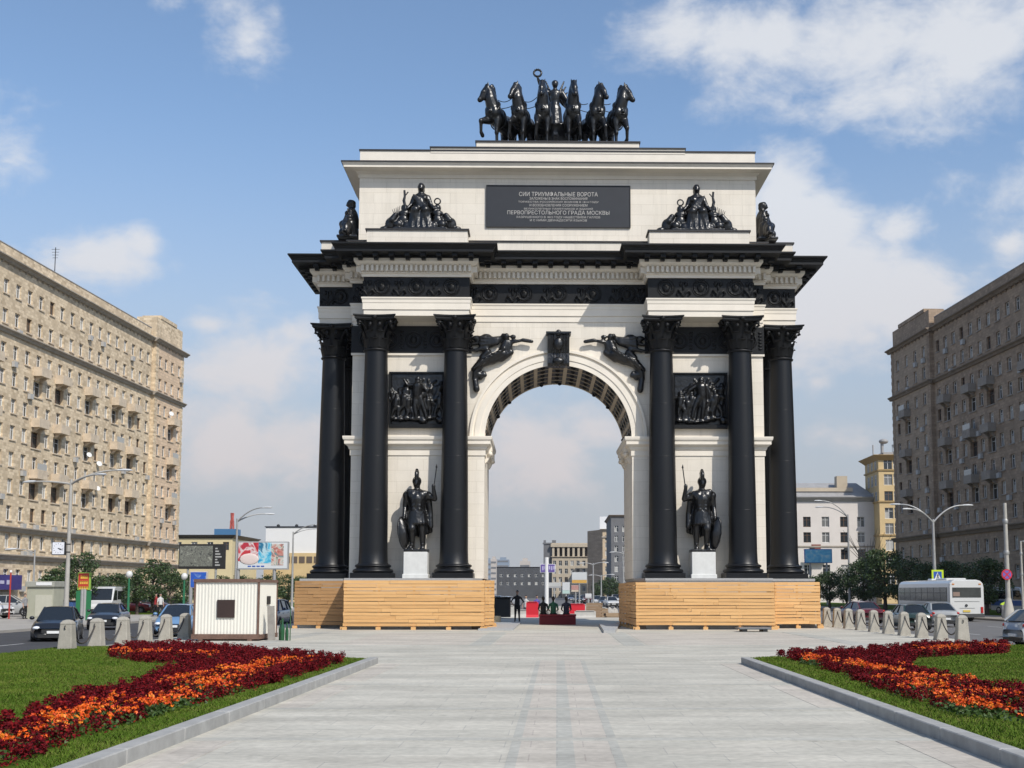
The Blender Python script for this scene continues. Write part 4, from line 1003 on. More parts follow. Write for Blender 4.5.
# ------------------------------------------------------------------ plank hoardings round the pedestals
def hoarding(label, pts, mats, ztop, zbot, names):
    """pts: plan corners front to back; each run is a panel of horizontal boards on battens"""
    h = thing('plank_hoarding', label, 'hoarding', (0, 0, 0))
    cx = sum(p[0] for p in pts) / len(pts); cy = sum(p[1] for p in pts) / len(pts)
    h.location = (cx, cy, 0)
    for (a, b), nm, pm in zip(zip(pts[:-1], pts[1:]), names, mats):
        a = Vector((a[0] - cx, a[1] - cy)); b = Vector((b[0] - cx, b[1] - cy)); L = (b - a).length; t = (b - a) / L; n = Vector((t.y, -t.x))
        V = []; F = []; tone = []
        nb = 13; hh = (ztop - zbot) / nb
        m = MB()
        for k in range(nb):
            z0 = zbot + k * hh + .008; z1 = zbot + (k + 1) * hh - rnd.choice((.004, .006, .012, .02))
            cuts = [0] + sorted(rnd.uniform(.15, .85) * L for _ in range(1 if L < 4 else 2)) + [L]
            for u0, u1 in zip(cuts[:-1], cuts[1:]):
                o = rnd.uniform(-.012, .022); sl = rnd.uniform(-.018, .018); tn = rnd.uniform(-.13, .13)
                vs = []
                for z, e in ((z0, 0), (z1, 0)):
                    for q, u in ((.0 + o, u0 + .004), (.0 + o, u1 - .004), (-.035 + o, u1 - .004), (-.035 + o, u0 + .004)):
                        p = a + t * u + n * q; vs.append((p.x, p.y, z + sl * (u - u0) / max(.1, u1 - u0)))
                m.add(vs, [(0, 3, 2, 1), (4, 5, 6, 7), (0, 1, 5, 4), (1, 2, 6, 5), (2, 3, 7, 6), (3, 0, 4, 7)]); tone += [tn] * 8
        o = m.build(nm, pm, h)
        at_ = o.data.attributes.new('tone', 'FLOAT', 'POINT'); at_.data.foreach_set('value', tone)
        bm = MB()
        for k in range(max(2, int(L / 1.6)) + 1):
            u = L * k / max(2, int(L / 1.6)); u = min(max(u, .06), L - .06); p = a + t * u - n * .08
            bm.box(p.x - .05, p.x + .05, p.y - .04, p.y + .04, 0.0, ztop - .02)
            q = a + t * u + n * .02; bm.box(q.x - .11, q.x + .11, q.y - .1, q.y + .06, 0, .13)
        o2 = bm.build('batten', PLANK, h)
    return h
def P(px, Y): return ((px - 557) * Y / 1250, Y)
hoarding('pale pine hoarding round the left pedestals, with a darker shaded left end', [P(296, 61.2), P(345.5, 60.9), P(345, 58.7), P(484.5, 58.6), P(485.4, 60.0), P(494.5, 61.2), P(494.2, 66.5)], [PLANK_SHADE, PLANK, PLANK, PLANK, PLANK, PLANK], 2.30, .16, ['outer_panel', 'return_panel', 'front_panel', 'return_panel', 'inner_panel', 'passage_panel'])
hoarding('pale pine hoarding round the right pedestals with a side facing the passage', [P(618.5, 67.0), P(635.5, 58.9), P(773, 58.9), P(773.5, 60.8), P(818.5, 61.1), P(817, 66)], [PLANK] * 5, 2.22, .2, ['passage_panel', 'front_panel', 'return_panel', 'outer_panel', 'end_panel'])

# ------------------------------------------------------------------ site cabin of white corrugated sheet
cab = thing('site_cabin', 'white corrugated metal cabin with rusty frame and square brown hatch', 'cabin', (-11.95, 45.5, 0), R(-3))
def corr(name, base, rust):
    m, nt, b = nodes_of(name); b.inputs['Roughness'].default_value = .55
    tc = nt.nodes.new('ShaderNodeTexCoord'); mp = nt.nodes.new('ShaderNodeMapping'); mp.inputs['Scale'].default_value = (6, 6, .7)
    n = nt.nodes.new('ShaderNodeTexNoise'); n.inputs['Scale'].default_value = 1.5; n.inputs['Detail'].default_value = 8; n.inputs['Roughness'].default_value = .7
    nt.links.new(tc.outputs['Object'], mp.inputs[0]); nt.links.new(mp.outputs[0], n.inputs['Vector'])
    cr = nt.nodes.new('ShaderNodeValToRGB'); cr.color_ramp.elements[0].position = .62; cr.color_ramp.elements[0].color = (*base, 1); cr.color_ramp.elements[1].position = .95; cr.color_ramp.elements[1].color = (*rust, 1)
    nt.links.new(n.outputs['Fac'], cr.inputs[0]); nt.links.new(cr.outputs[0], b.inputs['Base Color']); return m
CORR = corr('cream corrugated sheet', (.76, .73, .64), (.46, .37, .25))
RUST = mat('rusty brown paint', (.19, .11, .08), .75, .4, 5)
m = MB()
W2, DP, HT = 1.17, 2.35, 2.2
def corrugated(m, x0, y0, x1, y1, z0, z1, amp=.006, pitch=.12):
    L = math.hypot(x1 - x0, y1 - y0); tx, ty = (x1 - x0) / L, (y1 - y0) / L; nx, ny = ty, -tx; k = int(L / pitch * 4); vs = []
    for i in range(k + 1):
        u = L * i / k; d = amp * (1 if i % 4 in (1, 2) else -1)
        for z in (z0, z1): vs.append((x0 + tx * u + nx * d, y0 + ty * u + ny * d, z))
    m.add(vs, [(i * 2, i * 2 + 2, i * 2 + 3, i * 2 + 1) for i in range(k)])
corrugated(m, -W2, 0, W2, 0, .2, 2.12); corrugated(m, W2, 0, W2, DP, .2, 2.12); corrugated(m, W2, DP, -W2, DP, .2, 2.12); corrugated(m, -W2, DP, -W2, 0, .2, 2.12)
m.build('sheet_wall', CORR, cab)
m = MB()
for x in (-W2, W2):
    for y in (0, DP): m.box(x - .035, x + .035, y - .035, y + .035, .05, 2.2)
m.box(-W2 - .04, W2 + .04, -.06, .03, 2.1, 2.22); m.box(W2 - .03, W2 + .06, .05, DP, 2.1, 2.2); m.box(-W2 - .06, -W2 + .03, 0, DP, 2.1, 2.2)
m.box(-W2 - .07, W2 + .07, -.09, .05, .06, .24); m.box(W2 - .03, W2 + .08, .05, DP, .06, .22); m.box(-W2 - .08, -W2 + .03, .05, DP, .06, .22)
m.build('frame', RUST, cab)
m = MB(); m.box(-W2, W2, 0, DP, 2.16, 2.19); m.build('roof', RUST, cab)
m = MB(); m.box(-.33, .31, -.06, .01, .83, 1.47); m.build('hatch', mat('dark brown steel', (.045, .025, .02), .6, .3, 8), cab)
m = MB(); m.box(W2 + .02, W2 + .05, 1.0, 1.4, 1.3, 1.6); m.build('vent', BLACKP, cab)
for x in (-1, 1):
    m = MB(); m.box(x * .9 - .08, x * .9 + .08, -.1, DP, 0, .06); m.build('skid', RUST, cab)
M = Matrix.Translation((-10.35, 45.75, 0)) @ Matrix.Rotation(R(-7), 4, 'X') @ Matrix.Rotation(R(-4), 4, 'Y')
m = MB(); m.box(-.13, .13, -.02, .02, 0, 1.25, M=M); props(m.build('leaning_board', mat('weathered board', (.30, .28, .25), .85, .3, 4)), 'weathered grey board leaning against the cabin side', 'board')
b = thing('glass_bottle', 'green bottles and scraps standing beside the leaning board', 'bottles', (-9.95, 45.7, 0))
m = MB(); BG = mat('green bottle glass', (.02, .09, .035), .12)
for x, y, s in ((0, 0, 1), (.14, .1, .8), (-.1, .15, .9), (.2, -.1, .6)): m.lathe([(.07 * s, 0), (.08 * s, .3 * s), (.08 * s, .45 * s), (.03 * s, .62 * s), (.03 * s, .8 * s)], (x, y, 0), 10)
m.build('bottle_glass', BG, b)
m = MB(); m.tube([(.28, 0, 0), (.27, .05, .9), (.26, .02, 1.25)], [.02, .02, .012], 6); m.build('stake', mat('green stake', (.04, .10, .04), .7), b)
# flat steel plate on blocks in front of the right hoarding
t = thing('steel_plate', 'flat grey steel plate lying on two blocks near the right hoarding', 'plate', (8.72, 56.0, 0), R(2))
m = MB(); m.bbox(-.72, .72, -.5, .5, .12, .19, .02); m.build('plate', mat('dull steel', (.17, .175, .18), .5, .25, 5), t)
for x in (-.45, .45):
    m = MB(); m.box(x - .1, x + .1, -.45, .45, 0, .12); m.build('block', BLACKP, t)
# ================================================================== BUILDINGS
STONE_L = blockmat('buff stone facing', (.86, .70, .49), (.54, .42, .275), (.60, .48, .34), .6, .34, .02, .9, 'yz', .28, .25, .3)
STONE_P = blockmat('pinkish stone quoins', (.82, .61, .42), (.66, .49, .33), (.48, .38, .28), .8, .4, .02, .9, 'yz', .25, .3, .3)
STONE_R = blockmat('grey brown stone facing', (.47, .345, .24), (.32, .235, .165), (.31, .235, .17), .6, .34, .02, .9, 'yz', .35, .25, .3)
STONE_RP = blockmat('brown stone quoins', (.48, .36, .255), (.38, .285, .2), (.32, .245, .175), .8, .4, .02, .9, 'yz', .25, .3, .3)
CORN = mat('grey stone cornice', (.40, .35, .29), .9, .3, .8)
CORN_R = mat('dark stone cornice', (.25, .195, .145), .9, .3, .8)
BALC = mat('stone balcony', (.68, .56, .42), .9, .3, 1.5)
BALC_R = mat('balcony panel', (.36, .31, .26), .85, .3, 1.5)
ROOFM = mat('sheet metal roof', (.36, .35, .34), .55, .25, .8)
ACM = mat('air conditioner case', (.42, .41, .39), .6)
def window_mesh(w, h, fr, gl, gl2=None):
    """local: x = 0 facing +X, centred on y, sill at z = 0"""
    m = MB()
    m.box(-.02, 0, -w / 2, w / 2, 0, h, 1)
    f = .07
    for y0, y1, z0, z1 in ((-w / 2, w / 2, 0, f), (-w / 2, w / 2, h - f, h), (-w / 2, -w / 2 + f, f, h - f), (w / 2 - f, w / 2, f, h - f), (-.035, .035, f, h - f)): m.box(0, .05, y0, y1, z0, z1, 0)
    m.box(0, .045, -w / 2 + f, w / 2 - f, h * .68, h * .68 + .05, 0)
    if gl2: m.box(-.005, .006, -w / 2 + f, 0, f, h * .6, 2)
    return m.mesh('window', [fr, gl] + ([gl2] if gl2 else []))
WV = {}
def win_variants(w, h, key):
    if key not in WV: WV[key] = [window_mesh(w, h, WIN_W, GL_D), window_mesh(w, h, WIN_W, GL_M), window_mesh(w, h, WIN_W, GL_D, GL_P), window_mesh(w, h, WIN_B, GL_D), window_mesh(w, h, WIN_W, GL_P)]
    return WV[key]
def grid_wall(m, to3, u0, u1, z0, z1, holes, depth, mi=0):
    """wall sheet with real openings: holes = [(ua, ub, za, zb)]; to3(u, d, z) maps facade coordinates to space"""
    us = sorted({u0, u1, *[h[0] for h in holes], *[h[1] for h in holes]}); zs = sorted({z0, z1, *[h[2] for h in holes], *[h[3] for h in holes]})
    ui = {u: i for i, u in enumerate(us)}; zi = {z: i for i, z in enumerate(zs)}
    blocked = np.zeros((len(us), len(zs)), bool)
    for a, b, c, d in holes: blocked[ui[a]:ui[b], zi[c]:zi[d]] = True
    for j in range(len(zs) - 1):
        i = 0
        while i < len(us) - 1:
            if blocked[i, j]: i += 1; continue
            k = i
            while k < len(us) - 1 and not blocked[k, j]: k += 1
            m.add([to3(us[i], 0, zs[j]), to3(us[k], 0, zs[j]), to3(us[k], 0, zs[j + 1]), to3(us[i], 0, zs[j + 1])], [(0, 1, 2, 3)], mi); i = k
    for a, b, c, d in holes:
        q = [(a, c), (b, c), (b, d), (a, d)]
        vs = [to3(u, 0, z) for u, z in q] + [to3(u, -depth, z) for u, z in q]
        m.add(vs, [(i, (i + 1) % 4, 4 + (i + 1) % 4, 4 + i) for i in range(4)] + [(4, 5, 6, 7)], mi)
def apartment(label, X0, sgn, u_near, u_end, u_blk, floors_z, mats, cols, ecols, balcony_cols, seed, wide=1.2, z_corn=(0, 0, 0), ztop=0, zbox=0, vis=0., lowz=()):
    """street block whose facade (facing the avenue) lies in the plane x = X0; sgn = +1 when the facade faces +X"""
    rd = random.Random(seed); stone, quoin, corn, balc = mats
    B = thing('apartment_building', label, 'building', (X0, u_end, ZR)); oz = u_end
    def mk(d0): return lambda u, d, z: (sgn * (d0 + d), u - oz, z - ZR)
    T0, T1 = mk(0), mk(.5)
    wh = 1.6
    holes = {0: [], 1: []}; wins = []
    def addw(u, z, blk, w=wide, h=wh, kind='w'):
        holes[blk].append((u - w / 2, u + w / 2, z, z + h)); wins.append((u, z, blk, w, h, kind))
    for fi, z in enumerate(floors_z):
        for ci, u in enumerate(cols):
            bal = fi in balcony_cols['rows_under'] and ci in balcony_cols['cols']
            addw(u, z - (.35 if bal else 0), 0, 2.3 if bal else wide, wh + (.3 if bal else 0), 'b' if bal else 'w')
        for ci, u in enumerate(ecols):
            if ci == 2 and fi in balcony_cols['rows_under']: addw(u, z - .35, 1, 2.3, wh + .3, 'b')
            else: addw(u, z, 1)
    m = MB()
    zb = ZR + .0
    grid_wall(m, T0, u_near, u_blk, zb, ztop, holes[0], .5); grid_wall(m, T1, u_blk, u_end, zb, ztop, holes[1], .5, 1)
    D = 15
    def q(T, pts): m.add([T(*p) for p in pts], [(0, 1, 2, 3)])
    q(T0, [(u_near, 0, zb), (u_near, -D, zb), (u_near, -D, ztop), (u_near, 0, ztop)]); q(T1, [(u_end, 0, zb), (u_end, -D, zb), (u_end, -D, ztop), (u_end, 0, ztop)])
    q(T0, [(u_near, -D, zb), (u_end, -D, zb), (u_end, -D, ztop), (u_near, -D, ztop)]); q(T1, [(u_blk, 0, zb), (u_blk, -.7, zb), (u_blk, -.7, ztop), (u_blk, 0, ztop)])
    WALL = m   # quoin strips on the end block corners
    for u in (u_blk + .5, u_end - .5):
        z = zb
        k = 0
        while z < ztop - 1:
            w = .55 if k % 2 else .4
            m.add([T1(u - w, .05, z + .01), T1(u + w, .05, z + .01), T1(u + w, .05, z + .5), T1(u - w, .05, z + .5), T1(u - w, 0, z + .01), T1(u + w, 0, z + .01), T1(u + w, 0, z + .5), T1(u - w, 0, z + .5)], [(0, 1, 2, 3), (0, 1, 5, 4), (1, 2, 6, 5), (2, 3, 7, 6), (3, 0, 4, 7)]); z += .52; k += 1
    def course(m, z0, z1, d, step=None):
        for T, a, b in ((T0, u_near, u_blk - .001), (T1, u_blk, u_end + d)):
            steps = [(z0, d * .35), (z0 + (z1 - z0) * .45, d * .6), (z1 - .12, d), (z1, d)]
            n = len(steps); vs = []
            for u in (a - (d if T is T1 else 0), b):
                vs += [T(u, -.05, z0)] + [T(u, dd, z) for z, dd in steps] + [T(u, -.05, z1 + .05)]
            k = n + 2
            m.add(vs, [(i, i + 1, k + i + 1, k + i) for i in range(k - 1)] + [tuple(range(k)), tuple(range(2 * k - 1, k - 1, -1))])
    m = MB(); course(m, z_corn[0] - .5, z_corn[0], .75)
    u = u_near
    while u < u_end - .3:      # brackets
        T = T0 if u < u_blk else T1
        vs = [T(u + a, d, z_corn[0] - zz) for a in (0, .25) for d, zz in ((0, .28), (.45, .28), (.38, .45), (0, .75))]
        m.add(vs, [(0, 1, 2, 3), (7, 6, 5, 4), (0, 1, 5, 4), (1, 2, 6, 5), (2, 3, 7, 6)]); u += 1.4
    m.build('cornice', corn, B)
    m = MB(); course(m, z_corn[1] - .5, z_corn[1], .55); m.build('string_course', corn, B)
    m = MB()
    for z in z_corn[2]: course(m, z - .6, z, .6)
    m.build('lower_cornice', corn, B)
    # parapet, roof, raised corner block
    m = MB()
    def bx(T, a, b, d0, d1, z0, z1, mi=0):
        p = [T(a, d0, z0), T(b, d0, z0), T(b, d1, z0), T(a, d1, z0), T(a, d0, z1), T(b, d0, z1), T(b, d1, z1), T(a, d1, z1)]
        m.add(p, [(0, 1, 2, 3), (4, 5, 6, 7), (0, 1, 5, 4), (1, 2, 6, 5), (2, 3, 7, 6), (3, 0, 4, 7)], mi)
    bx(T0, u_near, u_blk, -.9, -.25, ztop - .1, ztop + 1.45); bx(T1, u_blk + .6, u_end - .2, -3.2, -.25, ztop - .1, zbox); bx(T1, u_blk + 2.2, u_end - 3, -3, -.15, zbox, zbox + .5)
    m.build('parapet', stone, B)
    m = MB()
    bx(T0, u_near, u_end - .3, -D, -.9, ztop - .05, ztop + .1)
    vs = [T0(u_near, -.9, ztop + 1.45), T0(u_blk, -.9, ztop + 1.45), T0(u_blk, -7, ztop + 2.0), T0(u_near, -7, ztop + 2.0), T0(u_near, -D, ztop + 1), T0(u_blk, -D, ztop + 1)]
    m.add(vs, [(0, 1, 2, 3), (3, 2, 5, 4)])
    bx(T0, u_near, u_blk, -1.0, -.2, ztop + 1.45, ztop + 1.55)
    m.build('roof', ROOFM, B)
    # balconies
    allc = [(u, 0) for i, u in enumerate(cols) if i in balcony_cols['cols']] + [(ecols[2], 1)]
    for fi in balcony_cols['rows_under']:
        z = floors_z[fi] + 2.0
        for u, blk in allc:
            m = MB(); T = T0 if blk == 0 else T1; w = 1.25; d = 1.0
            bx(T, u - w, u + w, 0, d, z, z + .16); bx(T, u - w, u + w, d - .14, d, z + .16, z + 1.05); bx(T, u - w, u - w + .12, 0, d - .14, z + .16, z + 1.05); bx(T, u + w - .12, u + w, 0, d - .14, z + .16, z + 1.05)
            for a in (-.8, .6):
                p = [T(u + a + k * .2, dd, zz) for k in (0, 1) for dd, zz in ((0, z), (.8, z), (.15, z - .5), (0, z - .55))]
                m.add(p, [(0, 1, 2, 3), (7, 6, 5, 4), (0, 1, 5, 4), (1, 2, 6, 5), (2, 3, 7, 6)])
            if rd.random() < .2: bx(T, u - w + .1, u + w - .1, d - .12, d - .06, z + 1.05, z + 1.75, 1)
            m.build('balcony', [balc, GL_P], B)
    # windows: the nearest hundred as parts, the rest merged
    wins.sort(key=lambda w: (w[0] < vis, abs(w[0] - vis)))
    rest = MB()
    for i, (u, z, blk, w, h, kind) in enumerate(wins):
        V = win_variants(w, h, (round(w, 2), round(h, 2))); me = V[rd.choices(range(5), (3, 3, 4, 1, 3.4) if kind == 'w' else (5, .6, 0, 2, 0))[0]]
        T = T0 if blk == 0 else T1; p = T(u, -.26 if kind == 'w' else -.45, z)
        if i < 100:
            o = link('window', me, B); o.location = p; o.rotation_euler = (0, 0, 0 if sgn > 0 else PI)
        else:
            M = Matrix.Translation(p) @ Matrix.Rotation(0 if sgn > 0 else PI, 4, 'Z'); n = len(rest.v)
            rest.v += [tuple(M @ v.co) for v in me.vertices]
            for pl in me.polygons:
                rest.f.append(tuple(n + k for k in pl.vertices)); rest.sm.append(False)
                mm = me.materials[pl.material_index]; rest.m.append([WIN_W, GL_D, GL_M, GL_P, WIN_B].index(mm))
    props(rest.build('windows', [WIN_W, GL_D, GL_M, GL_P, WIN_B], B), kind='stuff')
    # stone sills and air conditioners
    wm = MB()
    m = wm
    for (u, z, blk, w, h, kind) in wins: bx(T0 if blk == 0 else T1, u - w / 2 - .12, u + w / 2 + .12, -.1, .12, z - .14, z - .002, 2)
    n = len(WALL.v); WALL.v += m.v; WALL.f += [tuple(i + n for i in f) for f in m.f]; WALL.m += m.m; WALL.sm += m.sm
    WALL.build('wall', [stone, quoin, balc], B)
    cand = [w for w in wins if w[5] == 'w' and w[0] > vis - 3]
    for (u, z, blk, w, h, kind) in rd.sample(cand, min(34, len(cand))):
        m = MB(); a = u + rd.choice((-1, 1)) * rd.uniform(.2, .9); bx(T0 if blk == 0 else T1, a - .4, a + .4, .05, .4, z - .85, z - .25)
        m.build('air_conditioner', ACM, B)
    # rusticated ground floor openings
    return B, T0, T1
# survey scale for the two blocks
XL, XR = -58.0, 50.5
TL, TR = math.tan(R(2.5)), math.tan(R(3.5))
def yl(px): return (-57.5 - 190 * TL) / ((px - 557) / 1250 - TL)
def yr(px): return (50 + 184.5 * TR) / ((px - 557) / 1250 + TR)
def zl(px, py): return at(px, py, yl(px))[1]
L_corn = zl(60, 290.3); L_mid = zl(60, 353.2); L_low = zl(60, 531.7); L_low2 = zl(60, 557.3)
fl = []
rows_top = [L_mid + .55, L_mid + .55 + 3.15]
span = L_mid - .9 - L_low; nrow = 7
rows_mid = [L_low + .75 + k * (span / nrow) for k in range(nrow)]
floors = [L_low2 - 3.2, L_low2 + .7] + rows_mid + [L_mid + .6, L_mid + .6 + (L_corn - 1.2 - L_mid) / 2]
colsL = [72.4 + 2.82 * k for k in range(38)]
colsL = [c for c in colsL if c < 177]
def idx(cols, ylist): return {min(range(len(cols)), key=lambda i: abs(cols[i] - y)) for y in ylist}
bcL = {'cols': idx(colsL, [143.5, 149.2, 155.6, 166.5, 171.5, 131, 125.5, 108, 114, 92, 98]), 'rows_under': [3, 5, 7]}
vis_start = yl(0)
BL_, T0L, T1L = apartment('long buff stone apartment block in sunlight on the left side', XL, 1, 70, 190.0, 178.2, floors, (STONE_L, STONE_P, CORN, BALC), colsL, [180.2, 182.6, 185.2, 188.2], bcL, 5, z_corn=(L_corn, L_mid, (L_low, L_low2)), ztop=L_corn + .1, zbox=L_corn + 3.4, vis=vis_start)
def zr(px, py): return at(px, py, yr(px))[1]
R_corn = zr(960, 314.5); R_mid = zr(960, 368.5); R_low = zr(960, 530)
floorsR = [ZR + 1.2, ZR + 4.6] 
span = R_mid - .9 - R_low; nrow = 7
floorsR = [R_low - 3.0 - 3.3, R_low - 3.0] + [R_low + .75 + k * (span / nrow) for k in range(nrow)] + [R_mid + .6, R_mid + .6 + (R_corn - 1.2 - R_mid) / 2]
colsR = [71 + 2.82 * k for k in range(38)]; colsR = [c for c in colsR if c < 167]
bcR = {'cols': idx(colsR, [157, 163.5, 150, 138, 132, 126, 119, 110, 104]), 'rows_under': [3, 5, 7]}
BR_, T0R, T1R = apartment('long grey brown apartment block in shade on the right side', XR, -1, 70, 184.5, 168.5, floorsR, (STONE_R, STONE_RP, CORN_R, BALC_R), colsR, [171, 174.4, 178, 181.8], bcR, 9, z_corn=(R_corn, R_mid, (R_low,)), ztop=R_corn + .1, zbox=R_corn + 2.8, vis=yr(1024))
BL_.rotation_euler.z = R(-2.5); BR_.rotation_euler.z = R(3.5)
# antennas, dishes, shop fronts on the left block
def rooftop_aerial(x, y, z, h, label):
    m = MB(); m.tube([(0, 0, 0), (0, 0, h)], .05, 6)
    for k in range(4): m.tube([(-.5 + .06 * k, 0, h - .25 - .35 * k), (.5 - .06 * k, 0, h - .25 - .35 * k)], .025, 5)
    o = m.build('roof_aerial', BLACKP, BL_); o.location = (x - XL, y - 190.0, z - ZR)
rooftop_aerial(XL - 1.2, 148.5, L_corn + 2.0, 3.2, '')
for dy, z, r in ((-6.0, L_mid - 2.5, .75), (-30, L_low + 6, .7), (-33, L_low + 10, .7), (-29.8, L_low + 9.2, .75)):
    m = MB(); r *= .5; m.lathe([(.01, 0), (r * .5, .06), (r, .2), (r * .97, .22), (.01, .04)], seg=16); o = m.build('satellite_dish', mat('white dish', (.7, .7, .68), .5), BL_)
    o.location = ((.9 if dy > -13 else .25), dy, z - ZR); o.rotation_euler = (0, R(65), R(-40))
PURP = mat('violet shop fascia', (.05, .035, .20), .5, .3, .4)
m = MB()
def bxL(a, b, d0, d1, z0, z1, mi=0):
    m.box(d0, d1, a - 190.0, b - 190.0, z0 - ZR, z1 - ZR, mi)
zf = 1.5
bxL(70, 139, 0.05, 1.0, 2.0, 3.6); m.build('shop_fascia', PURP, BL_)
m = MB(); SHOP = mat('shop glazing', (.45, .40, .30), .3, .4, .6)
for k in range(16): bxL(72 + k * 4.2, 75.2 + k * 4.2, 0.02, .12, -.1, 1.8)
m.build('shop_front', SHOP, BL_)
FASC = mat('pale fascia panel', (.5, .48, .62), .5)
for k in range(14):
    y = 116 + k * 1.5; hh = .35 + .25 * ((k * 7) % 3) / 2; m = MB(); m.box(1.0, 1.03, y - 190.0, y + .9 - 190.0, 2.8 - hh / 2 - ZR, 2.8 + hh / 2 - ZR)
    m.build('fascia_panel', FASC, BL_)

# ------------------------------------------------------------------ frontal buildings farther off
def frontal(name, label, cat, x0, x1, Y, depth, h, wallm, roofm, rows, wcols, w, wh, fr=0, corn=.5, group=None, base=0):
    B = thing(name, label, cat, ((x0 + x1) / 2, Y, ZR), 0, group); hw = (x1 - x0) / 2
    holes = [(u - w / 2, u + w / 2, z, z + wh) for z in rows for u in wcols]
    m = MB(); To = lambda u, d, z: (u, -d, z)
    grid_wall(m, To, -hw, hw, 0, h, holes, .3)
    m.add([(-hw, 0, 0), (-hw, depth, 0), (-hw, depth, h), (-hw, 0, h)], [(3, 2, 1, 0)]); m.add([(hw, 0, 0), (hw, depth, 0), (hw, depth, h), (hw, 0, h)], [(0, 1, 2, 3)]); m.add([(-hw, depth, 0), (hw, depth, 0), (hw, depth, h), (-hw, depth, h)], [(0, 1, 2, 3)])
    m.build('wall', wallm, B)
    m = MB(); m.sweep([(-hw, 0), (hw, 0), (hw, depth), (-hw, depth)], [(0, h - corn), (corn * .5, h - corn * .5), (corn, h - .1), (corn, h), (0, h + .06)], cap_top=True); m.build('roof', roofm, B)
    V = win_variants(w, wh, (round(w, 2), round(wh, 2))); rd = random.Random(int(x0 * 10))
    for i, (a, b, c, d) in enumerate(holes[:100]):
        o = link('window', V[rd.choices(range(5), (3, 2, 3, 2 if fr else .5, 1))[0]], B); o.location = ((a + b) / 2, .22, c); o.rotation_euler = (0, 0, R(-90))
    return B, hw
def X(px, Y): return (px - 557) * Y / 1250
PALE = mat('pale pinkish render', (.69, .635, .585), .9, .12, .3)
YEL = mat('yellow render', (.62, .46, .24), .9, .15, .4)
CREAM = mat('cream stone', (.52, .44, .33), .9, .2, .5)
GREYB = mat('soot grey facade', (.17, .17, .175), .9, .25, .3)
Y = 232; zz = lambda py, Y=Y: at(820, py, Y)[1] - ZR
rows = [zz(573), zz(561), zz(546), zz(530)]
rows = [zz(p) - 1.3 for p in (568, 552.5, 535.5, 520)]
B, hw = frontal('white_building', 'pale four storey building with grey metal roof, right of the arch', 'building', X(770, Y), X(877, Y), Y, 14, zz(497), PALE, ROOFM, rows, [X(p, Y) - (X(770, Y) + X(877, Y)) / 2 for p in (788, 807, 825.5, 844, 861)], 1.4, 1.9, 1, .9)
m = MB(); h = zz(497)
m.add([(-hw, 0.2, h + .1), (hw, .2, h + .1), (hw - 2, 7, h + 3.2), (-hw, 7, h + 3.2), (hw, 14, h + .1), (-hw, 14, h + .1)], [(0, 1, 2, 3), (3, 2, 4, 5), (1, 4, 2)]); m.build('roof_slope', ROOFM, B)
m = MB(); m.box(hw - 6.6, hw - 4.6, 3, 5, h + 1, h + 4.2); m.box(-hw + 1.5, -hw + 16, 2, 2.4, h + 1.2, h + 1.9)
m.build('chimney', CREAM, B)
for u in (-2.2, 4.2):
    m = MB(); m.box(u - .4, u + .4, -.45, 0, rows[2] - 1.5, rows[2] - .9); m.build('air_conditioner', BLACKP, B)
m = MB(); m.box(-3.6, 0.2, -1.1, 0, rows[1] - .5, rows[1] - .3); m.box(-3.6, .2, -1.1, -1.0, rows[1] - .3, rows[1] + .7); m.build('balcony', mat('balcony sheet', (.30, .27, .25), .8), B)
m = MB(); m.box(-2.3, -.6, -.06, .1, rows[1] - .2, rows[1] + 2.8); m.build('balcony_door', mat('red brown joinery', (.22, .06, .04), .6), B)
m = MB(); m.box(-hw, hw, -.12, 0, rows[2] - .9, rows[2] - .6); m.build('string_course', CORN, B)
Y = 228; zz = lambda py, Y=Y: at(880, py, Y)[1] - ZR
x0, x1 = X(880, Y), X(907, Y)
rowsT = [zz(p) - 1.3 for p in (577, 560, 543.5, 527, 511.5, 495, 478, 463)]
B, hw = frontal('corner_tower', 'yellow tower block with overhanging cornice beside the shaded block', 'tower', x0, x1, Y, 10, zz(455), YEL, mat('ochre cornice', (.36, .24, .10), .85), rowsT, [X(889.5, Y) - (x0 + x1) / 2, X(899, Y) - (x0 + x1) / 2], 1.55, 2.0, 0, 1.0)
for z in (zz(471), zz(502.5), zz(536)):
    Mx = MB(); Mx.sweep([(-hw, 0), (hw, 0), (hw, 10), (-hw, 10)], [(0, z), (.2, z + .05), (.25, z + .3), (0, z + .35)])
    Mx.build('string_course', mat('ochre band', (.40, .28, .13), .85), B)
m = MB(); m.box(-hw + 1.5, hw, 2, 9, zz(455), zz(451)); m.tube([(-.9, 3, zz(453)), (-.9, 3, zz(441))], .3, 8); m.ell((-.6, 3, zz(439.5)), (.9, .9, .5)); m.tube([(-2.6, 3, zz(453)), (-2.6, 3, zz(443))], .12, 6); m.tube([(1, 3, zz(452)), (1, 3, zz(443)), (1.8, 3, zz(443))], .1, 6); m.build('roof_vents', ROOFM, B)
for zc in rowsT[5:]:
    for k in range(3):
        o = link('window', win_variants(1.2, 2.0, (1.2, 2.0))[0], B); o.location = (-hw - .02, 2 + k * 2.6, zc); o.rotation_euler = (0, 0, PI)
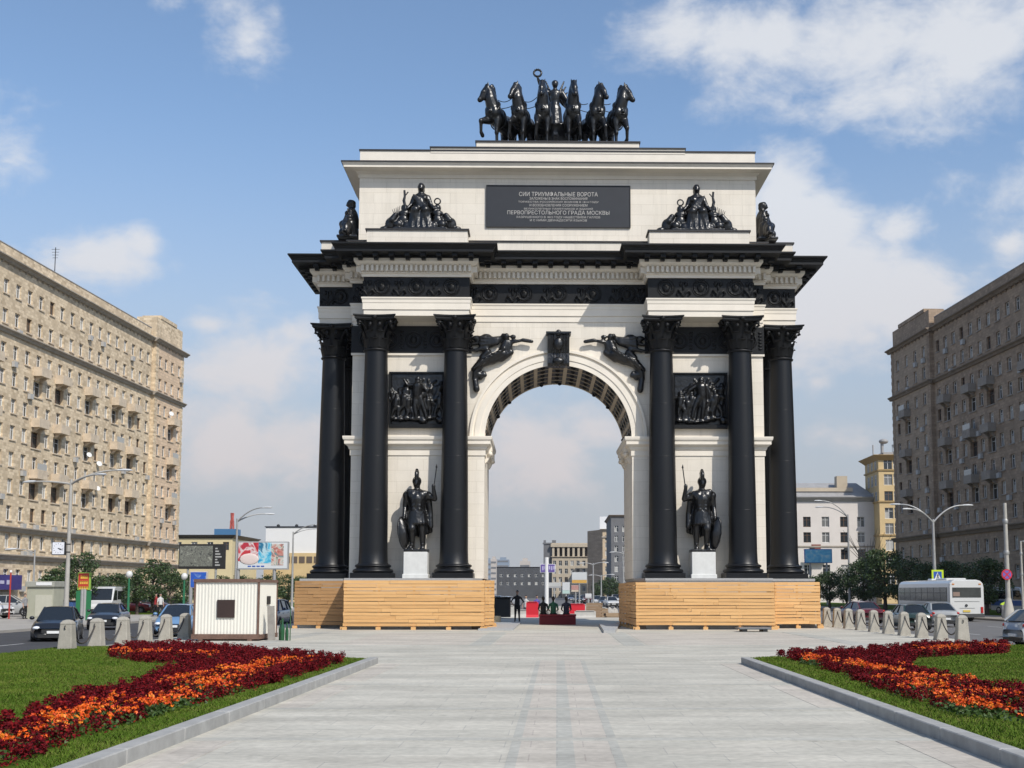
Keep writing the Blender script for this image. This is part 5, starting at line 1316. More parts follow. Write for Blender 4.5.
# left: yellow blocks beyond the apartment house
Y = 245; zz = lambda py, Y=Y: at(205, py, Y)[1] - ZR
x0, x1 = X(172, Y), X(233, Y)
B, hw = frontal('yellow_building', 'low yellow flat roofed building behind the dark billboard', 'building', x0, x1, Y, 20, zz(535), mat('pale yellow render', (.66, .55, .32), .9, .12, .4), FLASH, [zz(545) - 1], [-4.6 + k * 3.1 for k in range(4)], 1.2, 1.6, 0, .7)
m = MB(); hh = zz(535); m.box(X(206, Y) - (x0 + x1) / 2, X(228, Y) - (x0 + x1) / 2, 6, 10, hh, hh + 1.5); m.build('roof_box', mat('blue sheet', (.06, .17, .32), .5), B)
t = thing('radio_mast', 'red and white lattice mast rising behind the yellow building', 'mast', (X(232, 330), 330, ZR))
zt = at(232, 513, 330)[1] - ZR
m = MB()
for a, b in ((-1, -1), (1, -1), (1, 1), (-1, 1)): m.tube([(a, b, 0), (a * .3, b * .3, zt - 3), (a * .05, b * .05, zt)], .22, 5)
for k in range(10):
    s = 1 - .07 * k; z = zt * k / 10
    for a, b in ((-1, -1), (1, -1), (1, 1), (-1, 1)): m.tube([(a * s, b * s, z), (-b * (s - .07), a * (s - .07), z + zt / 10)], .12, 4)
m.build('lattice', mat('mast red', (.42, .09, .07), .7), t)
Y = 270; zz = lambda py, Y=Y: at(290, py, Y)[1] - ZR
x0, x1 = X(266, Y), X(345, Y)
B, hw = frontal('white_hall', 'white windowless hall behind the colourful billboard and left columns', 'building', x0, x1, Y, 20, zz(526.5), mat('white cladding', (.74, .73, .71), .8, .06, .3), FLASH, [], [], 1.2, 1.6, 0, .25)
m = MB(); m.box(-hw - .2, hw, -.4, 0, 0, zz(553)); m.build('lower_storey', YEL, B)
m = MB()
for k in range(11): m.box(-hw + 1.0 + k * 1.6, -hw + 2.2 + k * 1.6, -.5, -.4, zz(563), zz(556.5))
m.build('shop_window', mat('lower windows', (.12, .09, .07), .4), B)
m = MB()
for k in range(4): m.lathe([(.0, 0), (.35, .1), (.35, .5), (0, .7)], (-hw + 2 + k * 4, 3, zz(526.5)), 8)
m.build('roof_vent', BLACKP, B)
# through the arch
Y = 470; zz = lambda py, Y=Y: at(560, py, Y)[1] - ZR
x0, x1 = X(552, Y), X(590, Y); cxm = (x0 + x1) / 2
rr = [zz(p) - 1.2 for p in (596, 588, 579, 570.5, 562.5)]
B, hw = frontal('colonnaded_building', 'pale building crowned by a colonnade at the end of the avenue', 'building', x0, x1, Y, 20, zz(556.5), CREAM, CREAM, rr, [-hw_ for hw_ in (6.2, 4, 1.8)] + [.4, 2.6, 4.8], 1.2, 1.9, 0, .5)
m = MB(); m.box(-hw + .2, hw - .2, 2.5, 18, zz(556.5), zz(546)); m.build('upper_storey', mat('loggia shade', (.10, .085, .075), .9), B)
for k in range(8):
    m = MB(); x = -hw + .5 + k * (2 * hw - 1) / 7; m.box(x - .42, x + .42, .2, 1.2, zz(556.5), zz(547)); m.build('pier', CREAM, B)
m = MB(); m.box(-hw - .5, hw + .5, -.2, 19, zz(547), zz(544)); m.box(-hw - .2, hw + .2, .3, 18, zz(544), zz(543)); m.build('entablature', CREAM, B)
x0b, x1b = X(543.5, Y), X(553, Y)
m = MB(); m.box(x0b - cxm, -hw, 1.5, 20, 0, zz(544)); m.box(x0b - cxm - .3, -hw + 1, 1.2, 3, zz(544), zz(542.5)); m.box(x0b - cxm, x0b - cxm + .9, 1.5, 4, zz(542.5), zz(540)); m.box(-hw, -hw + 1.5, 1.5, 4, zz(543), zz(540)); m.build('side_wing', GREYB, B)
Y = 400; zz = lambda py, Y=Y: at(600, py, Y)[1] - ZR
x0, x1 = X(602.5, Y), X(616, Y)
rr = [zz(p) - 1.2 for p in (584, 576, 568, 560, 552, 544, 537)]
B, hw = frontal('tan_building', 'tan corner building with a sunlit end and a white rooftop sign board', 'building', x0, x1, Y, 60, zz(529), mat('tan stone', (.55, .43, .29), .9, .15, .4), CORN, rr, [-.9, 1.2], .9, 1.7, 0, .8)
Mx = MB()
for z in (zz(560.5), zz(538)): Mx.sweep([(-hw, 0), (hw, 0), (hw, 60), (-hw, 60)], [(0, z), (.3, z + .1), (.3, z + .5), (0, z + .6)])
Mx.build('string_course', CORN, B)
m = MB(); xw = X(588, Y) - (x0 + x1) / 2
m.add([(-hw, .1, 0), (xw, 8, 0), (xw, 8, zz(530)), (-hw, .1, zz(529.4))], [(0, 1, 2, 3)]); m.add([(xw, 8, 0), (-hw, 60, 0), (-hw, 60, zz(529)), (xw, 8, zz(530))], [(0, 1, 2, 3)]); m.add([(-hw, .1, zz(529.4)), (xw, 8, zz(530)), (-hw, 60, zz(529))], [(0, 1, 2)]); m.build('side_wall', STONE_RP, B)
m = MB(); m.box(X(600, Y) - (x0 + x1) / 2, X(617, Y) - (x0 + x1) / 2, 3, 4, zz(529), zz(516)); m.build('sign_board', mat('white board', (.7, .7, .7), .6), B)
for z in rr[1::2]:
    m = MB(); m.box(hw - 1.6, hw + .2, -.9, 0, z - .4, z + .5); m.build('balcony', mat('white balcony', (.6, .57, .5), .8), B)
Y = 320; zz = lambda py, Y=Y: at(620, py, Y)[1] - ZR
x0, x1 = X(611, Y), X(650, Y)
rr = [zz(p) - 1 for p in (588, 578, 568, 558, 548, 538, 528)]
B, hw = frontal('grey_building', 'dark grey facade just left of the right pier, seen through the arch', 'building', x0, x1, Y, 30, zz(515), GREYB, CORN_R, rr, [-hw_ for hw_ in (3.6, 1.6)] + [.4, 2.4, 4], 1.0, 1.6, 0, .6)
Y = 430; zz = lambda py, Y=Y: at(520, py, Y)[1] - ZR
x0, x1 = X(497, Y), X(547, Y)
B, hw = frontal('dark_building', 'long low dark building left of the colonnade, seen through the arch', 'building', x0, x1, Y, 15, zz(567), mat('dark grey cladding', (.085, .088, .095), .7, .3, .2), FLASH, [zz(585), zz(577)], [-7 + 2.4 * k for k in range(7)], 1.0, 1.2, 0, .2)
BLU = mat('haze tinted tower', (.22, .27, .33), .7, .1, .02); BLU2 = mat('haze paled tower', (.48, .43, .38), .8, .1, .02)  # fading by haze is put into these tower colours
for px0, px1, py, Y, mm, lab in ((486, 491, 560.5, 1500, BLU, 'distant haze-toned blue grey tower at the left edge of the passage'), (491, 496.5, 559, 1400, BLU2, 'distant beige tower beside the left pier'), (497, 509, 559.5, 1600, BLU, 'distant slab of haze-toned blue grey flats above the dark building'), (520, 530, 561, 1300, BLU2, 'distant beige flats above the dark building')):
    t = thing('distant_tower', lab, 'tower', (X((px0 + px1) / 2, Y), Y, ZR)); hh = at(500, py, Y)[1] - ZR; w = (px1 - px0) * Y / 2500
    m = MB(); m.box(-w, w, 0, 20, 0, hh); m.box(-w * .5, w * .5, 3, 15, hh, hh + 3)
    m.build('tower_wall', mm, t)
    m = MB()
    for k in range(int(hh / 6)): m.box(-w * .9, w * .9, -.2, 0, 4 + k * 6, 6 + k * 6)
    m.build('window_band', GREYB, t)
# ================================================================== VEHICLES
WHEELS = {}
def wheel_meshes(r, w):
    if (r, w) not in WHEELS:
        t = MB(); pr = [(r * .62, -w / 2), (r * .93, -w / 2), (r, -w * .34), (r, w * .34), (r * .93, w / 2), (r * .62, w / 2)]
        n = 22; vs = []
        for a, y in pr:
            for i in range(n): q = 2 * PI * i / n; vs.append((a * math.cos(q), y, a * math.sin(q)))
        t.add(vs, [(k * n + i, k * n + (i + 1) % n, (k + 1) * n + (i + 1) % n, (k + 1) * n + i) for k in range(5) for i in range(n)], 0, True)
        m = MB(); vs = [(r * .64 * math.cos(2 * PI * i / n), w * .3, r * .64 * math.sin(2 * PI * i / n)) for i in range(n)]; m.add(vs, [tuple(range(n))], 1)
        for k in range(5):
            a = 2 * PI * k / 5; c = Matrix.Rotation(a, 4, 'Y'); m.box(-r * .09, r * .09, w * .3, w * .46, r * .1, r * .6, 0, c)
        m.torus((0, w * .4, 0), r * .6, r * .05, Matrix.Rotation(R(90), 3, 'X'), 22, 6, 0); m.ell((0, w * .38, 0), (r * .16, w * .1, r * .16), seg=8)
        vs = [(r * .64 * math.cos(2 * PI * i / n), -w * .3, r * .64 * math.sin(2 * PI * i / n)) for i in range(n)]; m.add(vs, [tuple(range(n))], 1)
        WHEELS[(r, w)] = (t.mesh('tyre', RUBBER), m.mesh('rim', [RIM, BLACKP]))
    return WHEELS[(r, w)]
STY = {  # x (front +) stations: hood/roof outlines as fractions of length; heights in metres
    'sedan': dict(L=4.5, W=1.78, belt=[(-2.25, .72), (-2.2, .93), (-1.5, 1.0), (-.9, 1.0), (.9, .98), (1.1, .97), (2.0, .80), (2.25, .62)], roof=[(-1.62, 1.0), (-.95, 1.38), (-.2, 1.45), (.35, 1.41), (1.25, .965)], r=.31),
    'hatch': dict(L=4.2, W=1.76, belt=[(-2.1, .7), (-2.06, .95), (-1.9, 1.02), (-.9, 1.02), (.9, .98), (1.15, .96), (1.9, .78), (2.1, .60)], roof=[(-2.0, 1.02), (-1.55, 1.40), (-.3, 1.49), (.25, 1.45), (1.35, .95)], r=.31),
    'suv': dict(L=4.55, W=1.85, belt=[(-2.27, .75), (-2.24, 1.05), (-2.05, 1.13), (-.9, 1.12), (.9, 1.09), (1.1, 1.08), (2.0, .96), (2.27, .72)], roof=[(-2.15, 1.12), (-1.75, 1.60), (-.3, 1.69), (.2, 1.66), (1.15, 1.07)], r=.36),
    'crossover': dict(L=4.5, W=1.86, belt=[(-2.25, .75), (-2.2, 1.0), (-2.0, 1.06), (-.9, 1.05), (.9, 1.0), (1.1, .99), (2.0, .86), (2.25, .66)], roof=[(-2.1, 1.05), (-1.4, 1.44), (-.3, 1.54), (.2, 1.52), (1.25, .985)], r=.36),
    'boxy': dict(L=4.15, W=1.65, belt=[(-2.07, .68), (-2.05, .88), (-1.95, .93), (-.9, .95), (.9, .93), (1.0, .92), (1.95, .84), (2.07, .70)], roof=[(-1.55, .94), (-1.05, 1.34), (-.2, 1.39), (.3, 1.36), (.95, .92)], r=.29)}
def interp(L, x):
    if x <= L[0][0]: return L[0][1]
    for (a, p), (b, q) in zip(L[:-1], L[1:]):
        if x <= b: return p + (q - p) * (x - a) / (b - a)
    return L[-1][1]
def car(style, colour, label, loc, heading, name='parked_car', cat='car', group=None):
    """local: +X forwards, wheels on z = 0"""
    st = STY[style]; L, W, r = st['L'], st['W'], st['r']
    c = thing(name, label, cat, loc, heading, group)
    pm = paint('car paint %s' % (str(tuple(round(v, 2) for v in colour))), colour)
    hL = L / 2; m = MB(); secs = []
    xs = sorted(set([-hL, -hL + .05, -hL + .18, -hL + .4] + [x for x, z in st['belt'][1:-1]] + list(np.linspace(-hL + .5, hL - .5, 10)) + [hL - .4, hL - .18, hL - .05, hL]))
    ax = (-L * .30, L * .30)
    for x in xs:
        e = max(0, (abs(x) - (hL - .55)) / .55); hw = W / 2 * (1 - .16 * e * e); zb = interp(st['belt'], x); z0 = .2 + .08 * e
        zt = zb
        row = []
        for y, z in ((-hw * .86, z0), (-hw * .97, z0 + .1), (-hw, z0 + (zt - z0) * .45), (-hw * .985, z0 + (zt - z0) * .72), (-hw * .93, zt - .045), (-hw * .84, zt), (-hw * .4, zt + .03 * (1 - e)), (0, zt + .04 * (1 - e))): row.append((x, y, z))
        row += [(x, -y, z) for x, y, z in row[-2::-1]]
        secs.append(row)
    k = len(secs[0]); vs = [p for s_ in secs for p in s_]
    fs = [(i * k + j, i * k + j + 1, (i + 1) * k + j + 1, (i + 1) * k + j) for i in range(len(secs) - 1) for j in range(k - 1)]
    fs += [tuple(range(k)), tuple(range(len(vs) - 1, len(vs) - k - 1, -1))] + [(i * k, (i + 1) * k, (i + 1) * k + k - 1, i * k + k - 1) for i in range(len(secs) - 1)]
    m.add(vs, fs, 0, True)
    # roof shell and pillars
    rf = st['roof']; bw = W / 2 * .84; tw = W / 2 * .64
    def rp(x, s_, inset=0.0):   # point on the cabin side at the roof outline
        z = interp(rf, x); zb = interp(st['belt'], x); t = min(1, max(0, (z - zb) / max(.01, (max(p[1] for p in rf) - zb)))); return (x, s_ * (bw + (tw - bw) * t - inset), z)
    top = [x for x, z in rf]
    xr = sorted(set(list(np.linspace(rf[1][0], rf[-2][0], 7))))
    vs = []
    for x in xr:
        z = interp(rf, x); vs += [rp(x, -1), (x, -tw * .6, z + .035), (x, 0, z + .045), (x, tw * .6, z + .035), rp(x, 1)]
    m.add(vs, [(i * 5 + j, i * 5 + j + 1, i * 5 + 6 + j, i * 5 + 5 + j) for i in range(len(xr) - 1) for j in range(4)], 0, True)
    def bar(p, q, w=.045): m.tube([p, q], w, 6)
    for s_ in (-1, 1):
        bar(rp(rf[0][0], s_, .02), rp(rf[1][0], s_, .03), .055); bar(rp(rf[-1][0], s_, .02), rp(rf[-2][0], s_, .03), .045)
        for x0, x1 in zip(xr[:-1], xr[1:]): bar(rp(x0, s_, .02), rp(x1, s_, .02), .035)
        bar((-.12, s_ * bw * .99, interp(st['belt'], -.1)), rp(-.12, s_, .03), .035)
        if style in ('suv', 'hatch'): bar((-1.25, s_ * bw * .99, interp(st['belt'], -1.2)), rp(-1.3, s_, .03), .04)
    # sills and wheel arch lips
    o = m.build('body', pm, c)
    g = MB()
    for s_ in (-1, 1):
        xs2 = [rf[0][0] + .12] + list(np.linspace(rf[1][0], rf[-2][0], 5)) + [rf[-1][0] - .12]
        vs = [rp(x, s_, .035) for x in xs2] + [(x, s_ * (bw - .03), interp(st['belt'], x) + .0) for x in xs2]; n = len(xs2)
        g.add(vs, [(i, i + 1, n + i + 1, n + i) for i in range(n - 1)])
    gs = g.build('side_window', GLASS, c)
    for nm, i, j in (('windscreen', -1, -2), ('rear_window', 0, 1)):
        g = MB(); a0, a1 = rp(rf[i][0], -1, .03), rp(rf[i][0], 1, .03); b0, b1 = rp(rf[j][0], -1, .04), rp(rf[j][0], 1, .04)
        g.add([a0, ((a0[0] + (.05 if i < 0 else -.05)), 0, a0[2] + .01), a1, b1, (b0[0] + (.05 if i < 0 else -.05), 0, b0[2] + .035), b0], [(0, 1, 4, 5), (1, 2, 3, 4)], 0, True); g.build(nm, GLASS, c)
    fx = hL
    g = MB(); zf = interp(st['belt'], hL); g.bbox(fx - .05, fx + .03, -.48, .48, zf - .2, zf - .04, .01); g.build('grille', BLACKP, c)
    for bx_ in ((fx - .04, fx + .035, -.62, .62, .27, .42, 'bumper'), (-fx - .035, -fx + .04, -.66, .66, .27, .42, 'bumper'), (-1.0, 1.0, -W / 2 + .05, -W / 2 + .11, .16, .24, 'sill'), (-1.0, 1.0, W / 2 - .11, W / 2 - .05, .16, .24, 'sill')):
        g = MB(); g.box(*bx_[:6]); g.build(bx_[6], BLACKP, c)
    for s_ in (-1, 1):
        g = MB(); g.ell((fx - .16, s_ * W * .37, zf + .02), (.2, .17, .085)); g.build('headlight', LAMPW, c)
        g = MB(); g.ell((-fx + .10, s_ * W * .40, interp(st['belt'], -fx + .05) - .09), (.1, .11, .08)); g.build('tail_light', LAMPR, c)
        g = MB(); g.ell((rf[-1][0] - .35, s_ * (W / 2 + .07), interp(st['belt'], .6) + .08), (.09, .11, .08)); g.build('wing_mirror', pm, c)
        g = MB(); g.box(-.9, -.72, s_ * W * .495 - .012, s_ * W * .495 + .012, interp(st['belt'], -.8) - .16, interp(st['belt'], -.8) - .12); g.box(.25, .43, s_ * W * .495 - .012, s_ * W * .495 + .012, interp(st['belt'], .3) - .16, interp(st['belt'], .3) - .12); g.build('door_handle', CHROME, c)
    for sx in (1, -1):
        g = MB(); g.box(sx * fx + (0 if sx > 0 else -.05), sx * fx + (.05 if sx > 0 else 0), -.26, .26, .45, .56); g.build('number_plate', PLATE, c)
    ty, ri = wheel_meshes(r, .2)
    for x in ax:
        for s_ in (-1, 1):
            g = MB(); n = 14; g.lathe([(r * 1.16, -.02), (r * 1.16, .02)], seg=20); 
            a = MB(); vs = [(x + r * 1.17 * math.cos(q), s_ * (W / 2 + .004), r + r * 1.17 * math.sin(q)) for q in np.linspace(R(-20), R(200), 20)] + [(x + r * 1.17 * math.cos(q), s_ * (W / 2 - .2), r + r * 1.17 * math.sin(q)) for q in np.linspace(R(-20), R(200), 20)]
            a.add(vs, [tuple(range(20))] + [(i, i + 1, 21 + i, 20 + i) for i in range(19)]); a.build('wheel_arch', BLACKP, c)
            w = bpy.data.objects.new('wheel', None); COL.objects.link(w); w.parent = c; w.location = (x, s_ * (W / 2 - .075), r); w.rotation_euler = (0, random.uniform(0, 1), 0 if s_ > 0 else PI)
            KIDS.setdefault(c.name, []).append(w); link('tyre', ty, w); link('rim', ri, w)
    return c
FWD = R(90)   # heading away from the camera
road = lambda px, Y: (X(px, Y), Y, ZR)
car('crossover', (.012, .013, .016), 'black crossover driving towards the camera behind the leftmost bollards', (-22.0, 55.6, ZR - .1), R(-73), 'moving_car')
car('sedan', (.02, .022, .026), 'dark sedan following the black crossover on the left road', (-25.6, 72, ZR), R(-80), 'moving_car')
car('hatch', (.13, .24, .40), 'light blue hatchback behind the bollards left of the white cabin', (-18.3, 61, ZR), R(-82), 'moving_car')
car('suv', (.50, .50, .50), 'silver sport utility car cut by the left edge of the photo', (-43.2, 94.5, ZR + .14), R(-14), 'parked_car')
car('suv', (.33, .34, .34), 'grey estate car parked beside the grey kiosk', (-44.4, 102, ZR + .14), R(12), 'parked_car')
car('sedan', (.30, .03, .03), 'red car parked under the left trees near the white van', (-39.6, 116, ZR + .14), R(8), 'parked_car', 'car')
car('sedan', (.04, .015, .015), 'dark maroon car parked under the left trees', (-39.4, 121.5, ZR + .14), R(4), 'parked_car', 'car')
car('hatch', (.02, .02, .022), 'black hatchback parked under the left trees, farthest from the kiosk', (-38.6, 126.5, ZR + .14), R(6), 'parked_car', 'car')
car('suv', (.02, .035, .075), 'dark navy car half hidden between the cabin and the left hoarding', (-14.6 - 1.4, 70, ZR), R(-90), 'moving_car')
car('boxy', (.02, .04, .035), 'dark green boxy sedan seen from behind between the right bollards', road(906, 71.5), FWD, 'moving_car')
car('sedan', (.34, .35, .35), 'grey car seen from behind left of the bus rear', road(934, 77.5), FWD - R(3), 'moving_car')
car('sedan', (.10, .012, .016), 'dark red car beyond the far right bollards', road(858, 86), FWD + R(10), 'moving_car')
car('hatch', (.40, .41, .41), 'silver car cut by the right edge of the photo', (19.1, 47.5, ZR), R(10), 'moving_car')
car('sedan', (.02, .024, .026), 'dark car just behind the silver car at the right edge', (23.2, 59, ZR), R(35), 'moving_car')
small = [('hatch', (.5, .5, .5), 597, 205), ('sedan', (.05, .06, .07), 604, 180), ('sedan', (.55, .55, .53), 611, 170), ('suv', (.10, .02, .02), 589, 230), ('hatch', (.4, .42, .45), 583, 260), ('sedan', (.03, .03, .035), 578, 240), ('suv', (.45, .45, .44), 616, 215), ('sedan', (.12, .14, .2), 571, 280)]
cn = ['white hatchback', 'dark sedan', 'pale sedan', 'maroon wagon', 'blue grey hatchback', 'black sedan', 'silver wagon', 'slate blue sedan']
wh = ['in the queue nearest the tan building', 'in the queue behind the red barrier', 'close to the right hoarding', 'left of the white hatchback in the far queue', 'below the yellow topped billboard in the far queue', 'right of the seated people in the far queue', 'at the right end of the far queue', 'farthest off below the white notice board']
for i, (sty, col, px, Y) in enumerate(small): car(sty, col, 'tiny distant %s %s' % (cn[i], wh[i]), road(px, Y), R(-90 + 6 * ((i % 3) - 1)), 'distant_car', 'car', 'cars queueing beyond the arch')
for i, (px, Y, col, lab) in enumerate(((508, 190, (.35, .36, .38), 'small grey car beyond the man in black'), (500, 215, (.1, .12, .15), 'small dark car right of the left pier'))): car('sedan', col, lab, road(px, Y), R(70), 'distant_car', 'car', 'cars queueing beyond the arch')

# --- bus
bus = thing('bus', 'white bus seen from behind with side greyed as in shade, parked on the right road', 'bus', (29.2, 89.6, ZR), R(.6))
BW, BH, BL = 1.25, 2.98, 13.0
BUSW = paint('bus white paint', (.62, .62, .60)); BUS_SHADE = paint('bus side shade tone', (.40, .405, .41))  # sides greyer than the white body, their shade put into the colour
m = MB()
sec = [(-BW, .32), (-BW, 2.45), (-BW + .05, 2.72), (-BW + .22, 2.9), (-BW + .5, BH), (BW - .5, BH), (BW - .22, 2.9), (BW - .05, 2.72), (BW, 2.45), (BW, .32)]
vs = []
for y, s_ in ((0, .955), (.05, .985), (.18, 1.), (BL - .3, 1.), (BL, .96)): vs += [(x * s_, y, .32 + (z - .32) * (1 - (1 - s_) * .6)) for x, z in sec]
n = len(sec); m.add(vs, [(i * n + k, i * n + (k + 1) % n, (i + 1) * n + (k + 1) % n, (i + 1) * n + k) for i in range(4) for k in range(n)] + [tuple(range(n - 1, -1, -1)), tuple(range(len(vs) - n, len(vs)))])
m.build('body', BUSW, bus)
BUSWIN = mat('bus window', (.06, .065, .06), .08, .6, .8, spec=.8)
for s_ in (-1, 1):
    m = MB(); m.box(s_ * BW - .012, s_ * BW + .012, .5, BL - .4, 1.42, 2.44); o = m.build('window_band', BUSWIN, bus)
    f = MB()
    for k in range(8): f.box(s_ * BW - .018, s_ * BW + .018, .5 + k * 1.5, .56 + k * 1.5, 1.42, 2.44)
    f.box(s_ * BW - .017, s_ * BW + .017, .5, BL - .4, 2.02, 2.05); f.build('window_bar', BLACKP, o)
    m = MB(); m.box(s_ * BW - .008, s_ * BW + .008, .12, BL - .2, .4, 1.36); m.build('side_panel', BUS_SHADE, bus)
    m = MB(); m.box(s_ * BW - .012, s_ * BW + .012, .12, BL - .2, 1.0, 1.05); m.build('side_moulding', BLACKP, bus)
m = MB(); m.box(-1.02, 1.02, -.025, .02, 1.72, 2.42); o = m.build('rear_window', BUSWIN, bus)
m = MB(); m.box(-.98, -.5, -.03, .0, 1.8, 2.1); m.build('window_sticker', mat('brown curtain', (.26, .18, .14), .7), o)
m = MB(); m.box(-1.2, 1.2, -.08, .1, .3, .56); m.build('bumper', mat('dark bumper', (.06, .06, .06), .6), bus)
m = MB(); m.box(-.3, .22, -.04, .0, .68, .82); m.build('number_plate', mat('yellow plate', (.62, .45, .08), .5), bus)
m = MB(); m.torus((-.05, -.035, 1.15), .07, .03, Matrix.Rotation(R(90), 3, 'X'), 12, 6); m.build('badge', BLACKP, bus)
m = MB(); m.box(-.55, .55, -.02, 0, .95, .965); m.box(-.9, .9, -.02, 0, 1.42, 1.435); m.build('engine_lid_seam', BLACKP, bus)
for s_ in (-1, 1):
    m = MB(); m.bbox(s_ * 1.06 - .09, s_ * 1.06 + .09, -.05, .02, .62, 1.05, .02); m.build('tail_light', LAMPR, bus)
    m = MB(); m.box(s_ * .95 - .08, s_ * .95 + .08, -.03, .03, 2.62, 2.7); m.build('marker_light', LAMPO, bus)
for q_ in ((-.75, .75, 2.2, 4.6), (-.5, .5, 6.5, 7.4)): m = MB(); m.bbox(*q_, BH, BH + .13, .05); m.build('roof_hatch', BUSW, bus)
ty, ri = wheel_meshes(.46, .28)
for y in (2.6, 9.8):
    for s_ in (-1, 1):
        w = bpy.data.objects.new('wheel', None); COL.objects.link(w); w.parent = bus; w.location = (s_ * (BW - .13), y, .46); w.rotation_euler = (0, 0, R(-90) if s_ > 0 else R(90))
        KIDS.setdefault(bus.name, []).append(w); link('tyre', ty, w); link('rim', ri, w)
        m = MB(); vs = [(s_ * (BW + .013), y + .54 * math.cos(q), .46 + .54 * math.sin(q)) for q in np.linspace(R(-8), R(188), 16)]; m.add(vs, [tuple(range(16))]); m.build('wheel_arch', BLACKP, bus)
# --- vans
def van(label, col, loc, rz, L=5.2, H=2.4, stripe=None):
    v = thing('delivery_van', label, 'van', loc, rz); pm = paint('van paint %.2f' % col[2], col); m = MB()
    prof = [(-L / 2, .35), (-L / 2, H - .12), (-L / 2 + .12, H), (L / 2 - 1.7, H), (L / 2 - 1.3, H - .12), (L / 2 - .75, 1.25), (L / 2 - .1, 1.0), (L / 2, .8), (L / 2, .35)]
    k = len(prof); vs = [(x, y, z) for y in (-.95, -.9, .9, .95) for x, z in [(x * (1 if abs(y) < .93 else .985), z * (1 if abs(y) < .93 else .985)) for x, z in prof]]
    m.add(vs, [(i * k + j, i * k + (j + 1) % k, (i + 1) * k + (j + 1) % k, (i + 1) * k + j) for i in range(3) for j in range(k)] + [tuple(range(k)), tuple(range(4 * k - 1, 3 * k - 1, -1))]); m.build('body', pm, v)
    m = MB(); a, b = (L / 2 - 1.28, H - .16), (L / 2 - .79, 1.3); m.add([(a[0] + .02, -.82, a[1]), (a[0] + .02, .82, a[1]), (b[0] + .02, .86, b[1]), (b[0] + .02, -.86, b[1])], [(0, 1, 2, 3)]); m.build('windscreen', GLASS, v)
    for s_ in (-1, 1):
        m = MB(); m.add([(L / 2 - 1.35, s_ * .965, H - .3), (L / 2 - .95, s_ * .965, 1.3), (L / 2 - 2.2, s_ * .965, 1.3), (L / 2 - 2.2, s_ * .965, H - .3)], [(0, 1, 2, 3)]); m.box(-L / 2 + .5, L / 2 - 2.4, s_ * .96 - .005, s_ * .96 + .005, 1.35, H - .35); m.build('side_window', GLASS, v)
        m = MB(); m.ell((L / 2 - .03, s_ * .7, .85), (.06, .16, .1)); m.build('headlight', LAMPW, v)
        if stripe: m = MB(); m.box(-L / 2 + .1, L / 2 - .3, s_ * .97 - .006, s_ * .97 + .006, .75, 1.2); m.build('stripe', stripe, v)
        for x in (-L * .3, L * .32):
            w = bpy.data.objects.new('wheel', None); COL.objects.link(w); w.parent = v; w.location = (x, s_ * .86, .34); w.rotation_euler = (0, 0, 0 if s_ > 0 else PI); KIDS.setdefault(v.name, []).append(w)
            t, r_ = wheel_meshes(.34, .2); link('tyre', t, w); link('rim', r_, w)
    m = MB(); m.box(L / 2 - .02, L / 2 + .04, -.85, .85, .38, .6); m.build('bumper', BLACKP, v)
    return v
van('white delivery van with dark windscreen facing camera among the left trees', (.62, .62, .6), (X(109, 104), 104, ZR + .14), R(-84))
van('white van with blue stripe parked far right beside the shaded block', (.6, .6, .6), (X(1016, 112), 112, ZR + .14), R(-70), stripe=mat('blue stripe', (.06, .14, .4), .4))

# ================================================================== LAMPS, POLES, SIGNS
def lamp_head(parent, p, d, s=1.):
    m = MB(); d = Vector(d).normalized(); p = Vector(p)
    M = Matrix.Translation(p) @ d.to_track_quat('X', 'Z').to_matrix().to_4x4()
    n = 10; st = [(0, .05, .05), (.15, .1, .08), (.45, .16, .1), (.75, .13, .08), (.88, .03, .03)]; vs = []
    for x, w, h in st:
        for k in range(n): a = 2 * PI * k / n; vs.append(M @ Vector((x * s, w * s * math.cos(a), h * s * math.sin(a) * (1 if math.sin(a) > 0 else .5))))
    m.add(vs, [(i * n + k, i * n + (k + 1) % n, (i + 1) * n + (k + 1) % n, (i + 1) * n + k) for i in range(4) for k in range(n)] + [tuple(range(n)), tuple(range(5 * n - 1, 4 * n - 1, -1))], 0, True)
    o = m.build('lamp_head', mat('lamp housing', (.56, .57, .57), .45), parent)
def street_lamp(label, loc, h, arms, r=.11, name='street_lamp', pm=None, group='street lamps along the avenue', rise=1.3):
    t = thing(name, label, 'street lamp', loc, 0, group); m = MB()
    m.tube([(0, 0, 0), (0, 0, .5), (0, 0, h * .45), (0, 0, h)], [r * 1.5, r * 1.45, r * 1.1, r * .75], 10); m.lathe([(r * 2.2, 0), (r * 2.2, .25), (r * 1.5, .4)], seg=10); m.build('pole', pm or STEEL, t)
    for dx, dy, up in arms:
        m = MB(); L = math.hypot(dx, dy)
        pts = [Vector((dx * s, dy * s, h - .3 + up * (1 - (1 - s) ** 2.2))) for s in np.linspace(0, 1, 8)]; m.tube(pts, [r * .62 - .02 * k / 7 for k in range(8)], 7); m.build('arm', pm or STEEL, t)
        d = pts[-1] - pts[-2]; lamp_head(t, pts[-1] - d * .3, d + Vector((0, 0, -.02)), 1.1)
    return t
street_lamp('double armed steel lamp rising behind the colourful billboard, left of the arch', (-30.2, 118, ZR), 9.0, [(2.6, -.5, 1.3), (2.5, .9, .8)])
street_lamp('double armed lamp against the white hall, beside the left outer columns', (-31.2, 148, ZR), 9.2, [(2.8, -.5, 1.1), (2.6, 1.2, .7)])
street_lamp('triple headed steel lamp rising behind the bus, bearing a crossing sign', (31.9, 106, ZR + .14), 8.1, [(-2.6, .6, 1.6), (-2.1, -.9, 1.1), (2.7, .2, 1.5)], .13)
